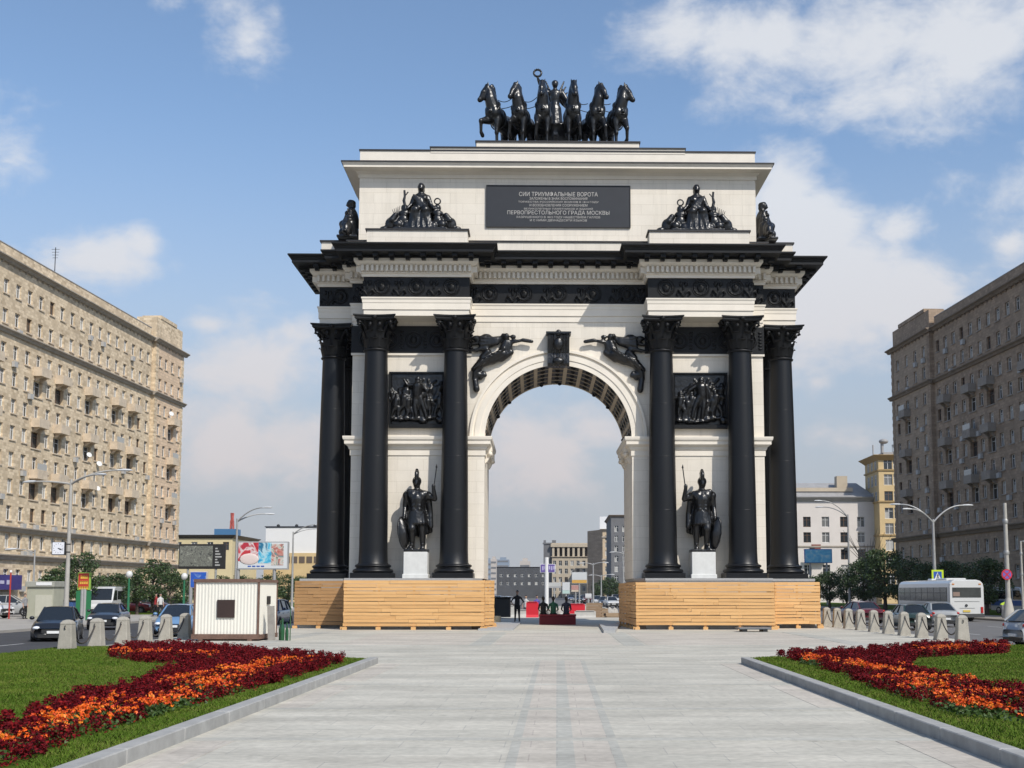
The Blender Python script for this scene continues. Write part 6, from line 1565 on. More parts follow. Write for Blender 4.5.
street_lamp('double armed lamp in front of the pale building right of the arch', (32.6, 140, ZR + .14), 10.6, [(-3.0, -.4, 1.8), (-2.6, 1, 1.2)])
l = street_lamp('tall concrete lamp pole with arms both ways, left road near the black crossover', (-31.4, 80.5, ZR + .14), 9.2, [(3.1, 0, .9), (-2.5, .4, .2), (2.1, -1.2, .5)], .115, pm=CPOLE)
street_lamp('slim lamp with a curved arm over the violet shop front on the left', (X(36, 96), 96, ZR + .14), 5.2, [(-1.4, 0, .35)], .07)
# square clock on a bracket of the tall pole
ck = thing('street_clock', 'square white street clock with black hands mounted on the concrete pole', 'clock', (X(60, 79.5), 79.5, at(60, 548, 79.5)[1]))
m = MB(); m.bbox(-.42, .42, -.12, .12, -.45, .4, .02); m.build('case', BLACKP, ck)
m = MB(); m.box(-.37, .37, -.135, -.12, -.4, .36)
for k in range(12): m.box(-.012, .012, -.140, -.130, .26, .32, 1, M=Matrix.Translation((0, 0, -.02)) @ Matrix.Rotation(k * PI / 6, 4, 'Y'))
m.build('dial', [mat('clock dial', (.75, .76, .8), .5), BLACKP], ck)
for a, L, w in ((R(105), .3, .03), (R(120), .2, .045)): m = MB(); m.box(-w / 2, w / 2, -.15, -.14, -.02, L, M=Matrix.Translation((0, 0, -.02)) @ Matrix.Rotation(a, 4, 'Y')); m.build('hand', BLACKP, ck)
m = MB(); m.box(.4, .72, -.04, .04, -.3, -.22); m.box(.4, .72, -.04, .04, .2, .28); m.build('bracket', BLACKP, ck)
# poles on the right pavement
def pole(label, px, Y, top, r, cone=False, name='utility_pole'):
    t = thing(name, label, 'pole', (X(px, Y), Y, ZR + .14)); h = at(px, top, Y)[1] - ZR - .14; m = MB(); m.tube([(0, 0, 0), (0, 0, h)], [r, r * .7], 10)
    if cone: m.lathe([(r * 2.6, 0), (r * 2.4, .3), (r * 1.1, 1.5)], seg=12)
    m.build('shaft', CPOLE, t)
    m = MB(); m.lathe([(r * 1.0, h * .55), (r * 1.15, h * .56), (r * 1.15, h * .575), (r, h * .585)], seg=10); m.lathe([(r * .9, h * .82), (r * 1.1, h * .83), (r * 1.1, h * .85), (r * .9, h * .86)], seg=10); m.build('collar', STEEL, t)
    return t
p = pole('concrete pole with flared base carrying the round no stopping sign', 1005.5, 94, 503, .19, True)
p2 = pole('slim steel post with a small lamp at the right edge of the photo', 1020, 97, 541.5, .1)
m = MB(); h = at(1020, 541.5, 97)[1] - ZR - .14; m.tube([(0, 0, h - .1), (-.05, 0, h), (.5, 0, h + .02)], .05, 6); m.box(.2, .8, -.1, .1, h - .05, h + .08); m.build('lamp_head', STEEL, p2)
BLUE = mat('sign blue', (.03, .10, .42), .4); RED = mat('sign red', (.55, .02, .04), .4); SWHITE = mat('sign white', (.75, .75, .74), .4); LIME = mat('fluorescent yellow green', (.55, .72, .03), .5)
sg = thing('no_stopping_sign', 'round blue no stopping sign with red ring and red cross on concrete pole', 'road sign', (X(1005, 93.6), 93.6, at(1005, 574.5, 93.6)[1]))
def disc(m, r, y0, y1, mi=0, n=28):
    vs = [(r * math.cos(2 * PI * k / n), y, r * math.sin(2 * PI * k / n)) for y in (y0, y1) for k in range(n)]; m.add(vs, [tuple(range(n)), tuple(range(2 * n - 1, n - 1, -1))] + [(k, (k + 1) % n, n + (k + 1) % n, n + k) for k in range(n)], mi)
m = MB(); disc(m, .40, -.03, 0); m.build('disc', RED, sg)
m = MB(); disc(m, .31, -.04, -.03); m.build('field', mat('sign faded blue', (.16, .12, .42), .4), sg)
m = MB()
for a in (R(45), R(-45)): m.box(-.045, .045, -.046 - (.003 if a > 0 else 0), -.04, -.31, .31, M=Matrix.Rotation(a, 4, 'Y'))
m.build('cross', RED, sg)
Ys = 105.4
sg = thing('crossing_sign', 'square blue pedestrian sign on a fluorescent yellow green board above the bus', 'road sign', (X(936, Ys), Ys, at(936, 575.5, Ys)[1]))
m = MB(); m.bbox(-.50, .50, -.03, 0, -.47, .47, .01); m.build('board', LIME, sg)
m = MB(); m.box(-.34, .34, -.04, -.03, -.33, .33); m.build('field', BLUE, sg)
m = MB(); m.add([(-.26, -.045, -.27), (.26, -.045, -.27), (0, -.045, .28)], [(0, 1, 2)]); m.build('triangle', SWHITE, sg)
m = MB(); m.ell((.03, -.05, .12), (.05, .01, .05)); m.tube([(.02, -.05, .06), (0, -.05, -.07)], .04, 6); m.tube([(0, -.05, -.07), (.07, -.05, -.22)], .022, 6); m.tube([(0, -.05, -.07), (-.08, -.05, -.22)], .022, 6); m.tube([(.02, -.05, .04), (.09, -.05, -.04)], .018, 6); m.tube([(.02, -.05, .04), (-.07, -.05, -.02)], .018, 6); m.build('walking_figure', BLACKP, sg)
# billboards
def billboard(label, px0, px1, py0, py1, Y, legs, frame=STEEL, th=.35, name='billboard', base=ZR):
    x0, x1 = X(px0, Y), X(px1, Y); z1 = at(px0, py0, Y)[1]; z0 = at(px0, py1, Y)[1]
    t = thing(name, label, 'billboard', ((x0 + x1) / 2, Y, base)); hw = (x1 - x0) / 2; z0 -= base; z1 -= base
    m = MB(); m.bbox(-hw, hw, 0, th, z0, z1, .04); m.build('frame', frame, t)
    for lx in legs:
        m = MB(); m.tube([(lx * hw, th / 2, 0), (lx * hw, th / 2, z0 + .1)], .14, 8); m.build('leg', STEEL, t)
    b = .04 * (z1 - z0)
    return t, hw - b, z0 + b, z1 - b
def splash(name, c0, cols, scale, seed, thresh=(.35, .65)):
    m, nt, b = nodes_of(name); b.inputs['Roughness'].default_value = .45
    tc = nt.nodes.new('ShaderNodeTexCoord'); mp = nt.nodes.new('ShaderNodeMapping'); mp.inputs['Location'].default_value = (seed * 3.1, seed, seed * 1.7)
    n = nt.nodes.new('ShaderNodeTexNoise'); n.inputs['Scale'].default_value = scale; n.inputs['Detail'].default_value = 4; n.inputs['Distortion'].default_value = 1.5
    cr = nt.nodes.new('ShaderNodeValToRGB'); e = cr.color_ramp.elements; e[0].position = thresh[0]; e[0].color = (*c0, 1); e[1].position = thresh[1]; e[1].color = (*cols[-1], 1)
    for i, c in enumerate(cols[:-1]): q = e.new(thresh[0] + (thresh[1] - thresh[0]) * (i + 1) / len(cols)); q.color = (*c, 1)
    nt.links.new(tc.outputs['Object'], mp.inputs[0]); nt.links.new(mp.outputs[0], n.inputs['Vector']); nt.links.new(n.outputs['Fac'], cr.inputs[0]); nt.links.new(cr.outputs[0], b.inputs['Base Color']); return m
t, hw, z0, z1 = billboard('large billboard with red and turquoise picture behind the white cabin', 238, 289, 541.5, 569.5, 100, (-.97, .45))
m = MB(); m.box(-hw, hw, -.02, 0, z0, z1); pic = m.build('poster', mat('poster white', (.66, .68, .68), .5), t)
m = MB(); m.box(-hw, -hw * .18, -.03, -.02, z0 + (z1 - z0) * .28, z1); m.build('red_picture', splash('red picture', (.42, .02, .03), [(.60, .05, .06), (.72, .66, .64), (.45, .03, .05)], 1.2, 1), pic)
m = MB(); m.box(-hw * .18, hw * .35, -.03, -.02, z0 + (z1 - z0) * .2, z1); m.build('turquoise_picture', splash('turquoise picture', (.02, .28, .55), [(.10, .50, .68), (.5, .68, .72), (.02, .16, .28)], 1.3, 2), pic)
m = MB(); m.box(hw * .35, hw * .85, -.032, -.02, z0 + (z1 - z0) * .12, z1 - .1); m.build('mixed_picture', splash('mixed picture', (.10, .16, .10), [(.62, .62, .55), (.5, .12, .08), (.1, .3, .3)], 1.6, 3), pic)
m = MB(); m.ell((-hw * .55, -.03, z0 + (z1 - z0) * .36), (.8, .03, .45)); m.build('pale_face', mat('pale picture', (.72, .60, .55), .6), pic)
m = MB()
for k in range(4): m.box(-hw * .6 + k * .35, -hw * .6 + k * .35 + .26, -.036, -.02, z0 + .12, z0 + .22)
m.build('caption', BLUE, pic)
t, hw, z0, z1 = billboard('wide dark billboard with grey texture in front of the yellow building', 179.5, 226, 544, 569, 150, (-.6, .6), FLASH)
m = MB(); m.box(-hw, hw * .48, -.02, 0, z0 + .2, z1 - .1); m.build('grey_picture', splash('grey picture', (.05, .05, .05), [(.22, .23, .2), (.10, .10, .09), (.3, .31, .27)], 2.2, 4), t)
m = MB(); m.box(hw * .55, hw, -.02, 0, z0 + .1, z1 - .1); m.build('dark_panel', BLACKP, t)
m = MB(); 
for k in range(7): m.box(hw * .6, hw * (.7 + .25 * ((k * 5) % 4) / 4), -.03, -.02, z1 - .5 - k * .33, z1 - .34 - k * .33)
m.build('small_print', mat('grey print', (.4, .4, .4), .6), t)
t, hw, z0, z1 = billboard('small blue poster panel on a green post left of the cabin', 191, 209, 571.5, 588, 92, (-.85,), mat('poster frame', (.5, .45, .4), .5), .2, 'poster_panel')
m = MB(); m.box(-hw + .05, hw - .05, -.02, 0, z0, z1); m.build('poster', splash('blue poster', (.015, .05, .30), [(.02, .12, .5), (.03, .08, .42), (.2, .35, .6)], 1.2, 5), t)
t, hw, z0, z1 = billboard('red poster panel with yellow writing on a green stand, right of the concrete pole', 79.5, 92.5, 572.5, 590, 86, (-.2, .2), mat('lime poster frame', (.25, .42, .06), .5), .2, 'poster_panel')
m = MB(); m.box(-hw + .03, hw - .06, -.02, 0, z0 + .12, z1); pr = m.build('poster', mat('red poster', (.46, .035, .02), .5), t)
m = MB()
for k in range(3):
    w = hw * (.62, .72, .8)[k]; z = z1 - .22 - k * .36
    for j in range(4): m.box(-w + j * w * .5 + .03, -w + j * w * .5 + .14, -.035, -.02, z - .16, z + .02); m.box(-w + j * w * .5 + .03, -w + (j + 1) * w * .5 - .02, -.035, -.02, z - .02, z + .05)
m.build('yellow_lettering', mat('yellow print', (.72, .42, .06), .5), pr)
m = MB(); m.box(-.5, .5, .02, .16, .2, z0 - .1); m.build('stand', mat('green stand', (.02, .16, .06), .5), t)
t, hw, z0, z1 = billboard('sky blue billboard low in front of the pale building, right of the arch', 804, 831.5, 549, 563, 190, (-.6, .6), BLUE)
m = MB(); m.box(-hw, hw, -.02, 0, z0, z1); m.build('poster', splash('sky blue poster', (.14, .48, .74), [(.16, .54, .80), (.24, .62, .82), (.5, .72, .82)], .8, 6), t)
t, hw, z0, z1 = billboard('violet board on a white mast seen through the arch', 540, 555.5, 564, 572.5, 160, (), SWHITE, .3)
m = MB(); m.box(-hw + .05, hw - .05, -.02, 0, z0, z1); pr = m.build('poster', mat('violet poster', (.13, .09, .30), .5), t)
m = MB()
for j in range(6): m.box(-hw + .25 + j * .28, -hw + .42 + j * .28, -.03, -.02, z0 + .25 + .1 * (j % 2), z1 - .22)
m.build('pale_lettering', mat('lilac print', (.45, .42, .62), .5), pr)
m = MB(); m.tube([(-.15, .15, 0), (-.15, .15, z1 + .9)], .28, 10); m.build('mast', SWHITE, t)
for a in ((571.5, 587, 572, 583.5, 210, 'billboard with a yellow lower band seen through the arch', (.60, .62, .62), (.62, .36, .08)), (562, 570, 582, 594, 190, 'white notice board standing in the traffic beyond the arch', (.62, .64, .65), (.45, .6, .55)), (571, 580, 585, 592, 215, 'pinkish billboard below the yellow banded one', (.50, .28, .25), (.6, .5, .4)), (547.5, 561, 582.5, 588, 230, 'long pale grey panel right of the white mast', (.52, .52, .5), (.4, .4, .4)), (585, 591.5, 593.5, 598.5, 170, 'small white panel near the red barrier beyond the arch', (.68, .68, .68), (.5, .5, .5))):
    t, hw, z0, z1 = billboard(a[5], *a[:5], (0,), STEEL, .3)
    m = MB(); m.box(-hw, hw, -.02, 0, z0 + (z1 - z0) * .3, z1); m.build('poster', mat('poster a%d' % a[0], a[6], .5, .1, .8), t)
    m = MB(); m.box(-hw, hw, -.021, 0, z0, z0 + (z1 - z0) * .3 - .02); m.build('lower_band', mat('band a%d' % a[0], a[7], .5), t)
# far lamps through the arch
for px, py, Y, lab in ((593, 563, 200, 'grey lamp post with raised head in front of the tan building'), (601, 575, 230, 'thin lamp post beside the tree group beyond the arch'), (623, 552, 210, 'lamp post left of the right pier, before the grey facade')):
    street_lamp(lab, (X(px, Y), Y, ZR), at(px, py, Y)[1] - ZR, [(1.6, 0, .4), (-1.4, 0, .3)], .12)
# globe lamps under the trees on the left
for px, py, Y, lab in ((131, 577, 97, 'green globe lamp among the left trees, nearer the white van'), (186, 579, 99, 'green globe lamp left of the blue poster panel')):
    t = thing('globe_lamp', lab, 'street lamp', (X(px, Y), Y, ZR + .14), 0, 'globe lamps under the left trees'); h = at(px, py, Y)[1] - ZR - .14
    m = MB(); m.tube([(0, 0, 0), (0, 0, h)], [.12, .07], 8); m.build('post', mat('green post', (.02, .15, .07), .5), t); m = MB(); m.ell((0, 0, h + .2), (.26, .26, .28)); m.build('globe', mat('globe glass', (.66, .66, .64), .3), t)
# kiosk and street clutter on the left
k = thing('kiosk', 'closed grey green kiosk on the pavement behind the black crossover', 'kiosk', (X(43, 93), 93, ZR + .14))
m = MB(); m.bbox(-.98, .98, 0, 2.2, 0, 2.35, .03); m.build('body', mat('grey green panel', (.40, .40, .31), .7, .15, 1), k)
m = MB(); m.bbox(-1.08, 1.08, -.15, 2.3, 2.35, 2.75, .03); m.build('roof', mat('kiosk fascia', (.36, .36, .31), .7, .2, 2), k)
m = MB(); m.box(-.32, .9, -.03, 0, .15, 1.75); m.build('shutter', mat('kiosk shutter', (.50, .49, .40), .7, .1, 3), k)
m = MB(); m.box(-.25, .9, -.19, -.15, 2.45, 2.68); m.build('sign_panel', SWHITE, k)
t = thing('waste_container', 'blue container beside the concrete pole on the left pavement', 'container', (X(66, 95), 95, ZR + .14)); m = MB(); m.bbox(-.75, .75, 0, 1.2, .1, 1.25, .05); m.build('bin', mat('container blue', (.03, .08, .22), .6), t); m = MB(); m.box(-.8, .8, -.05, 1.25, 1.25, 1.33); m.build('lid', BLACKP, t)
t = thing('flag_post', 'thin red post in front of the violet shop front', 'post', (X(13, 92), 92, ZR + .14)); m = MB(); m.tube([(0, 0, 0), (0, 0, 3.4)], .06, 7); m.build('shaft', mat('red post', (.4, .04, .03), .5), t); m = MB(); m.ell((0, 0, 3.45), (.1, .1, .1)); m.build('finial', SWHITE, t)
# low wall / hedge strips under the far trees
m = MB(); m.box(-46, -34, 110, 300, ZR + .1, ZR + .22); structure('left_lawn_strip', m, GRASS_S)
m = MB(); m.box(37, 50, -30, 300, ZR - .02, ZR + .2); structure('right_lawn_strip', m, GRASS_S)
# --- things beyond the passage
REDB = mat('red plastic barrier', (.62, .02, .035), .45)
def barrier(label, px, Y, w, h, mm, cat='barrier', name='road_barrier'):
    t = thing(name, label, cat, (X(px, Y), Y, ZR if Y > 87 else 0), 0); m = MB(); prof = [(-.3, 0), (-.28, .2), (-.14, .45), (-.11, h), (.11, h), (.14, .45), (.28, .2), (.3, 0)]
    vs = [(x, y, z) for x in (-w / 2, w / 2) for y, z in prof]; m.add(vs, [(i, (i + 1) % 8, 8 + (i + 1) % 8, 8 + i) for i in range(8)] + [tuple(range(8)), tuple(range(15, 7, -1))]); m.build('block', mm, t)
    m = MB(); m.box(-w / 2 + .1, w / 2 - .1, -.16, .16, h, h + .05); m.build('top_rail', mm, t)
barrier('red plastic barrier left of the seated people', 532.5, 92, .9, 1.35, REDB); barrier('long red plastic barrier right of the seated people', 577, 92, 1.15, 1.2, REDB)
WB = mat('dusty white block', (.56, .55, .51), .8, .2, 3)
for i, (px, Y, w, h, lab) in enumerate(((508, 92, 1.1, 1.1, 'white concrete block right of the dark container'), (525.5, 94, 1.4, .75, 'white concrete block right of the man in black'), (572, 90, 1.0, .5, 'white concrete block at the right end of the maroon bench'), (585, 89, 1.5, .75, 'white concrete block under the long red barrier'), (596, 97, 1.6, .9, 'white concrete block left of the right hoarding'))): barrier(lab, px, Y, w, h, WB, 'block', 'concrete_block')
t = thing('site_container', 'low black container against the left hoarding inside the passage', 'container', (X(500, 84), 84, 0)); m = MB(); m.bbox(-.55, .7, 0, 1.2, .08, 1.35, .06); m.build('box', BLACKP, t); m = MB(); m.box(-.6, .75, -.05, 1.25, 1.35, 1.42); m.build('lid', FLASH, t)
t = thing('cable_drum', 'round pale lump beside the left hoarding corner', 'drum', (X(497.5, 70.5), 70.5, 0)); m = MB(); m.lathe([(.2, 0), (.24, .06), (.22, .12), (.22, .3), (.24, .36), (.2, .42)], seg=14); m.build('drum', mat('pale drum', (.55, .47, .33), .8), t)
PAL = plankmat('pallet wood', (.42, .30, .19), (.25, .17, .10))
for i, (px, Y, w, h, lab) in enumerate(((594, 93, 1.1, 1.4, 'stack of brown crates left of the right hoarding'), (602, 95, .9, .9, 'shorter stack of brown crates nearer the right hoarding'), (613, 88, 1.2, .8, 'orange brown crate touching the right hoarding in view'))):
    t = thing('crate_stack', lab, 'crates', (X(px, Y), Y, ZR if Y > 87 else 0), R(10 * (i - 1)))
    n = int(h / .22)
    for k_ in range(n):
        m = MB(); dx = rnd.uniform(-.06, .06)
        m.box(-w / 2 + dx, w / 2 + dx, -.4, .4, k_ * .22 + .14, k_ * .22 + .2); m.box(-w / 2 + dx, w / 2 + dx, -.4, -.3, k_ * .22, k_ * .22 + .13); m.box(-w / 2 + dx, w / 2 + dx, .3, .4, k_ * .22, k_ * .22 + .13); m.build('pallet', PAL, t)
heap = MB()
for k_ in range(26): heap.ell((rnd.uniform(-2, 2), rnd.uniform(-.8, .8), .1), (rnd.uniform(.3, .7), rnd.uniform(.3, .6), rnd.uniform(.2, .55)), seg=8)
o = heap.build('sand_heap', mat('sandy rubble', (.42, .34, .23), .95, .3, 3)); o.location = (X(516, 104), 104, ZR); props(o, 'sandy heap of rubble behind the man in black', 'rubble')
for px, Y, sx, lab in ((600, 112, 1.3, 'pale heap of crushed stone left of the brown crates'), (544, 120, 1.5, 'greyish heap of crushed stone behind the seated people')):
    h_ = MB()
    for k_ in range(22): h_.ell((rnd.uniform(-sx, sx), rnd.uniform(-.7, .7), .1), (rnd.uniform(.25, .6), rnd.uniform(.25, .5), rnd.uniform(.2, .7)), seg=8)
    o = h_.build('stone_heap', mat('crushed stone %d' % px, (.47, .44, .39), .95, .35, 5)); o.location = (X(px, Y), Y, ZR); props(o, lab, 'rubble')
for px, Y, w, h, lab in ((514.5, 99, .9, .9, 'grey white block just left of the man in black'), (566, 101, .9, 1.0, 'grey white block behind the rightmost seated person'), (590, 108, 1.4, 1.0, 'grey white block behind the long red barrier')): barrier(lab, px, Y, w, h, WB, 'block', 'concrete_block')
# maroon bench
t = thing('maroon_bench', 'maroon cloth covered bench standing in the passage of the arch', 'bench', (0.03, 67.5, 0)); m = MB(); m.bbox(-.98, .98, 0, .62, 0, .46, .02); m.build('cloth_skirt', mat('maroon cloth', (.13, .008, .018), .8, .25, 3), t); m = MB(); m.bbox(-1.0, 1.0, -.03, .65, .46, .56, .02); m.build('seat', mat('maroon seat cloth', (.17, .012, .022), .8, .2, 3), t)

# ================================================================== PEOPLE
SKIN = mat('skin', (.45, .28, .2), .6); HAIR = mat('dark hair', (.02, .015, .012), .6)
def person(label, loc, rz, pose, shirt, trousers, hair=HAIR, skirt=False, name='person', group=None):
    """local: faces -Y, feet at z = 0; pose 'stand' | 'walk' | 'sit' (seat height .55) | 'bend'"""
    t = thing(name, label, 'person', loc, rz, group); m = MB(); C = lambda p, a, q, b: m.cap(p, a, q, b, 9)
    sit = pose == 'sit'; hip = .58 if sit else .92
    lean = {'bend': .42, 'sit': -.05}.get(pose, -.02); by = -lean
    top = Vector((0, by * 1.0, hip + (.55 if pose != 'bend' else .42)))
    C((0, 0, hip + .02), .155, top - Vector((0, 0, .2)), .155); m.ell(top - Vector((0, 0, .05)), (.21, .13, .12))
    hd = top + Vector((0, by * .35 - .01, .26 if pose != 'bend' else .2)); C(top, .062, hd, .06); m.ell(hd, (.082, .1, .12)); m.ell(hd + Vector((0, -.1, -.01)), (.018, .03, .025)); m.ell(hd + Vector((0, .02, .03)), (.09, .105, .11))
    for u in (-1, 1):
        m.ell(hd + Vector((u * .085, 0, 0)), (.015, .025, .035))
        if sit: kn = (u * .14, -.42, .52); ft = (u * .14, -.42, .06)
        elif pose == 'walk': kn = (u * .1, -u * .14 - .04, .5); ft = (u * .1, -u * .26 + .05, .06)
        else: kn = (u * .11, -.03, .5); ft = (u * .13, .02, .06)
        C((u * .09, 0, hip), .1, kn, .07); C(kn, .066, ft, .045); C((ft[0], ft[1], .045), .045, (ft[0] * 1.1, ft[1] - .15, .035), .035)
        sh = top + Vector((u * .2, 0, -.05))
        if sit: el = sh + Vector((u * .06, -.03, -.27)); ha = el + Vector((-u * .08, -.2, -.08))
        elif pose == 'bend': el = sh + Vector((u * .02, -.1, -.27)); ha = el + Vector((0, -.12, -.2))
        elif pose == 'akimbo': el = sh + Vector((u * .17, .06, -.24)); ha = el + Vector((-u * .12, -.12, -.17))
        else: el = sh + Vector((u * .05, .04 * u, -.29)); ha = el + Vector((u * .01, -.08, -.25))
        C(sh, .055, el, .042); C(el, .04, ha, .03); d = (ha - el).normalized()
        for f in range(4): C(ha, .014, ha + d * (.13 - .012 * abs(f - 1.5)) + Vector(((f - 1.5) * .018, -.01, 0)), .009)
        C(ha, .014, ha + d * .05 + Vector((-u * .04, -.04, 0)), .01)
    if skirt: m.lathe([(.17, hip + .05), (.24, hip - .25), (.27, hip - .45), (.2, hip - .4)], seg=14)
    hz = hd.z; tz = top.z; sy = hd.y
    lo = (.3 if skirt else .1)
    def mf(c):
        if c.z > hz - .13 and abs(c.x) < .12 and abs(c.y - sy) < .16: return 3 if (c.z > hz + .045 or c.y > sy + .03) else 2
        if c.z > hip + .03 and (abs(c.x) < .2 or c.z > tz - .32): return 0
        if c.z > hip - .2 and abs(c.x) > .215: return 2
        if c.z < .09: return 3
        return 1
    m.cast('body', [shirt, trousers, SKIN, hair], t, .02, 2, mf)
    return t
cl = lambda n, c: mat(n, c, .85, .2, 8)
BLK = cl('black cloth', (.012, .012, .014)); NAVY = cl('navy cloth', (.02, .025, .05)); GRN = cl('green cloth', (.02, .10, .06)); WHT = cl('white cloth', (.6, .6, .58)); REDC = cl('red cloth', (.35, .03, .03)); VIO = cl('violet cloth', (.12, .10, .35)); GRYC = cl('grey cloth', (.25, .25, .26)); HIV = cl('fluorescent vest', (.55, .75, .05))
person('man in black with hands on hips, walking past the left hoarding', (X(517.5, 74.5), 74.5, 0), R(0), 'akimbo', BLK, BLK)
person('seated person in black with back turned, left end of the maroon bench', (-.74, 67.85, 0), PI, 'sit', BLK, BLK)
person('seated person in a green jacket with back turned, middle of the maroon bench', (-.2, 67.85, 0), PI, 'sit', GRN, BLK)
person('seated person in dark clothes with back turned, right end of the maroon bench', (.50, 67.85, 0), PI, 'sit', NAVY, BLK)
person('person in a violet shirt standing behind the red barrier, left of the bench', (X(537, 96), 96, ZR), R(20), 'stand', VIO, GRYC)
person('person in a pale shirt standing behind the man in black', (X(526, 97), 97, ZR), R(-30), 'stand', WHT, GRYC)
person('stooping worker in a fluorescent vest near the flared concrete pole', (X(999, 99), 99, ZR + .14), R(80), 'bend', HIV, GRYC)
person('person in white on the left pavement under the trees', (X(163, 101), 101, ZR + .14), R(40), 'walk', WHT, BLK)
person('person in dark red on the left pavement under the trees', (X(158.5, 102), 102, ZR + .14), R(-60), 'walk', REDC, BLK)
person('person in grey beside the kiosk on the left pavement', (X(28.5, 92), 92, ZR + .14), R(70), 'stand', GRYC, BLK)

# ================================================================== TREES
BARK = mat('bark', (.09, .07, .055), .95, .3, 4, bump=.4, bscale=12)
def leafmat(name, c):
    m = mat(name, c, .55, .45, .6); m.node_tree.nodes['Principled BSDF'].inputs['Transmission Weight'].default_value = 0; return m
LEAF = [leafmat('linden leaf', (.055, .10, .026)), leafmat('dark leaf', (.034, .068, .02)), leafmat('light leaf', (.08, .125, .032))]
def tree_meshes(seed, h, w, tr, ncl, nl, leaf):
    r = np.random.default_rng(seed); rd = random.Random(seed); m = MB()
    zc = (tr + h) / 2; hh = (h - tr) / 2
    m.tube([(0, 0, 0), (.03, .02, tr * .6), (.0, .05, tr + hh * .5), (.05, 0, h * .82)], [w * .055, w * .042, w * .03, w * .01], 8)
    cen = []
    for k in range(ncl):
        a = rd.uniform(0, 2 * PI); z = rd.uniform(-1, 1); rad = math.sqrt(max(0, 1 - z * z)) * (.55 + .45 * rd.random()) * (1.0 if z < .2 else 1.0)
        c = Vector((math.cos(a) * rad * w / 2, math.sin(a) * rad * w / 2, zc + z * hh * .92)); cen.append(c)
        if k % 3 == 0:
            b = Vector((0, .03, max(tr * .7, c.z - hh * .6))); m.tube([b, b.lerp(c, .55) + Vector((0, 0, .1)), c], [w * .018, w * .012, w * .004], 5)
    cen.append(Vector((0, 0, zc + hh * .4))); cen.append(Vector((0, 0, zc)))
    P = []
    for c in cen:
        q = r.normal(size=(nl, 3)); q /= np.linalg.norm(q, axis=1)[:, None]; q *= (r.uniform(0, 1, nl) ** .45)[:, None] * np.array([w * .2, w * .2, hh * .27]) * r.uniform(.65, 1.25); P.append(np.array(c) + q)
    P = np.concatenate(P); global rng; keep = rng; rng = r; V = leaves(P, leaf, .8, .4); rng = keep
    mi = r.choice([0, 0, 1, 1, 2], len(P))
    return m.mesh('trunk', BARK), quads_mesh('crown', V, LEAF, mi)
TV = [tree_meshes(20 + i, 5.6 + .3 * i, 4.2 + .25 * (i % 3), 1.6, 34, 95, .125) for i in range(4)]
TB = [tree_meshes(40 + i, 8.2 + .6 * i, 6.2, 1.9, 48, 120, .16) for i in range(3)]
def tree(px, Y, top, label, group, big=False, base=ZR + .14):
    V = (TB if big else TV)[tree.n % (3 if big else 4)]; tree.n += 1
    t = thing('street_tree', label, 'tree', (X(px, Y), Y, base), random.uniform(0, 6.28), group)
    link('trunk', V[0], t); link('crown', V[1], t)
    hgt = at(px, top, Y)[1] - base; h0 = max(v.co.z for v in V[0].vertices) / .82; s = hgt / h0; wf = random.uniform(.95, 1.15); t.scale = (s * wf, s * wf, s)
tree.n = 0
gl = 'trees along the left pavement'; gr = 'trees in front of the shaded block on the right'; ga = 'trees far off beyond the arch'
for px, Y, top, lab in ((64, 100, 562, 'tree behind the concrete pole and clock'), (86, 103, 553, 'tallest left tree, behind the red poster panel'), (104, 107, 570, 'tree directly above the white van'), (122, 106, 568, 'tree left of the nearer globe lamp'), (140, 110, 567, 'tree right of the nearer globe lamp'), (155, 114, 560, 'tree over the parked maroon car, before the block corner'), (172, 112, 566, 'tree left of the second globe lamp'), (186, 117, 570, 'tree behind the second globe lamp'), (203, 126, 575, 'tree behind the blue poster panel'), (222, 133, 576, 'tree above the middle of the cabin roof'), (241, 136, 571, 'tree at the left leg of the colourful billboard'), (258, 140, 574, 'tree below the colourful billboard, above the cabin'), (276, 141, 570, 'tree at the right leg of the colourful billboard'), (290, 150, 575, 'tree beside the lamp left of the arch'), (303, 158, 572, 'tree touching the left outer column in view')): tree(px, Y, top, lab, gl)
for px, Y, top, lab in ((812, 150, 572, 'tree touching the right hoarding end in view'), (828, 150, 566, 'tree below the sky blue billboard'), (845, 146, 562, 'tree behind the double armed lamp on the right'), (862, 138, 553, 'tree left of the tallest crown on the right'), (883, 132, 540, 'tallest tree on the right, below the yellow tower'), (905, 128, 551, 'tree above the front end of the bus'), (925, 124, 556, 'tree above the middle of the bus'), (948, 118, 553, 'tree above the rear of the bus'), (971, 114, 557, 'tree right of the triple headed lamp'), (984, 108, 551, 'rightmost crown of the row, left of the flared pole')): tree(px, Y, top, lab, gr, True, ZR + .2)
for px, Y, top, lab in ((597, 300, 583, 'dark tree left of the tan building front'), (603, 290, 577, 'dark tree beneath the sunlit end of the tan building'), (609.5, 280, 574, 'dark tree before the grey facade beyond the arch'), (617, 270, 580, 'dark tree left of the right pier beyond the arch')): tree(px, Y, top, lab, ga)
# bare shrub branches in front of the pale building
t = thing('bare_shrub', 'thin leafless branches in front of the pale building on the right', 'shrub', (X(868, 160), 160, ZR)); m = MB()
for k_ in range(26):
    a = rnd.uniform(0, 6.28); m.tube([(0, 0, 0), (.3 * math.cos(a), .3 * math.sin(a), 5), (rnd.uniform(-3.5, 3), rnd.uniform(-1, 1), rnd.uniform(7, 10.5))], [.09, .06, .02], 4)
m.build('branches', mat('dry twigs', (.22, .18, .14), .9), t)
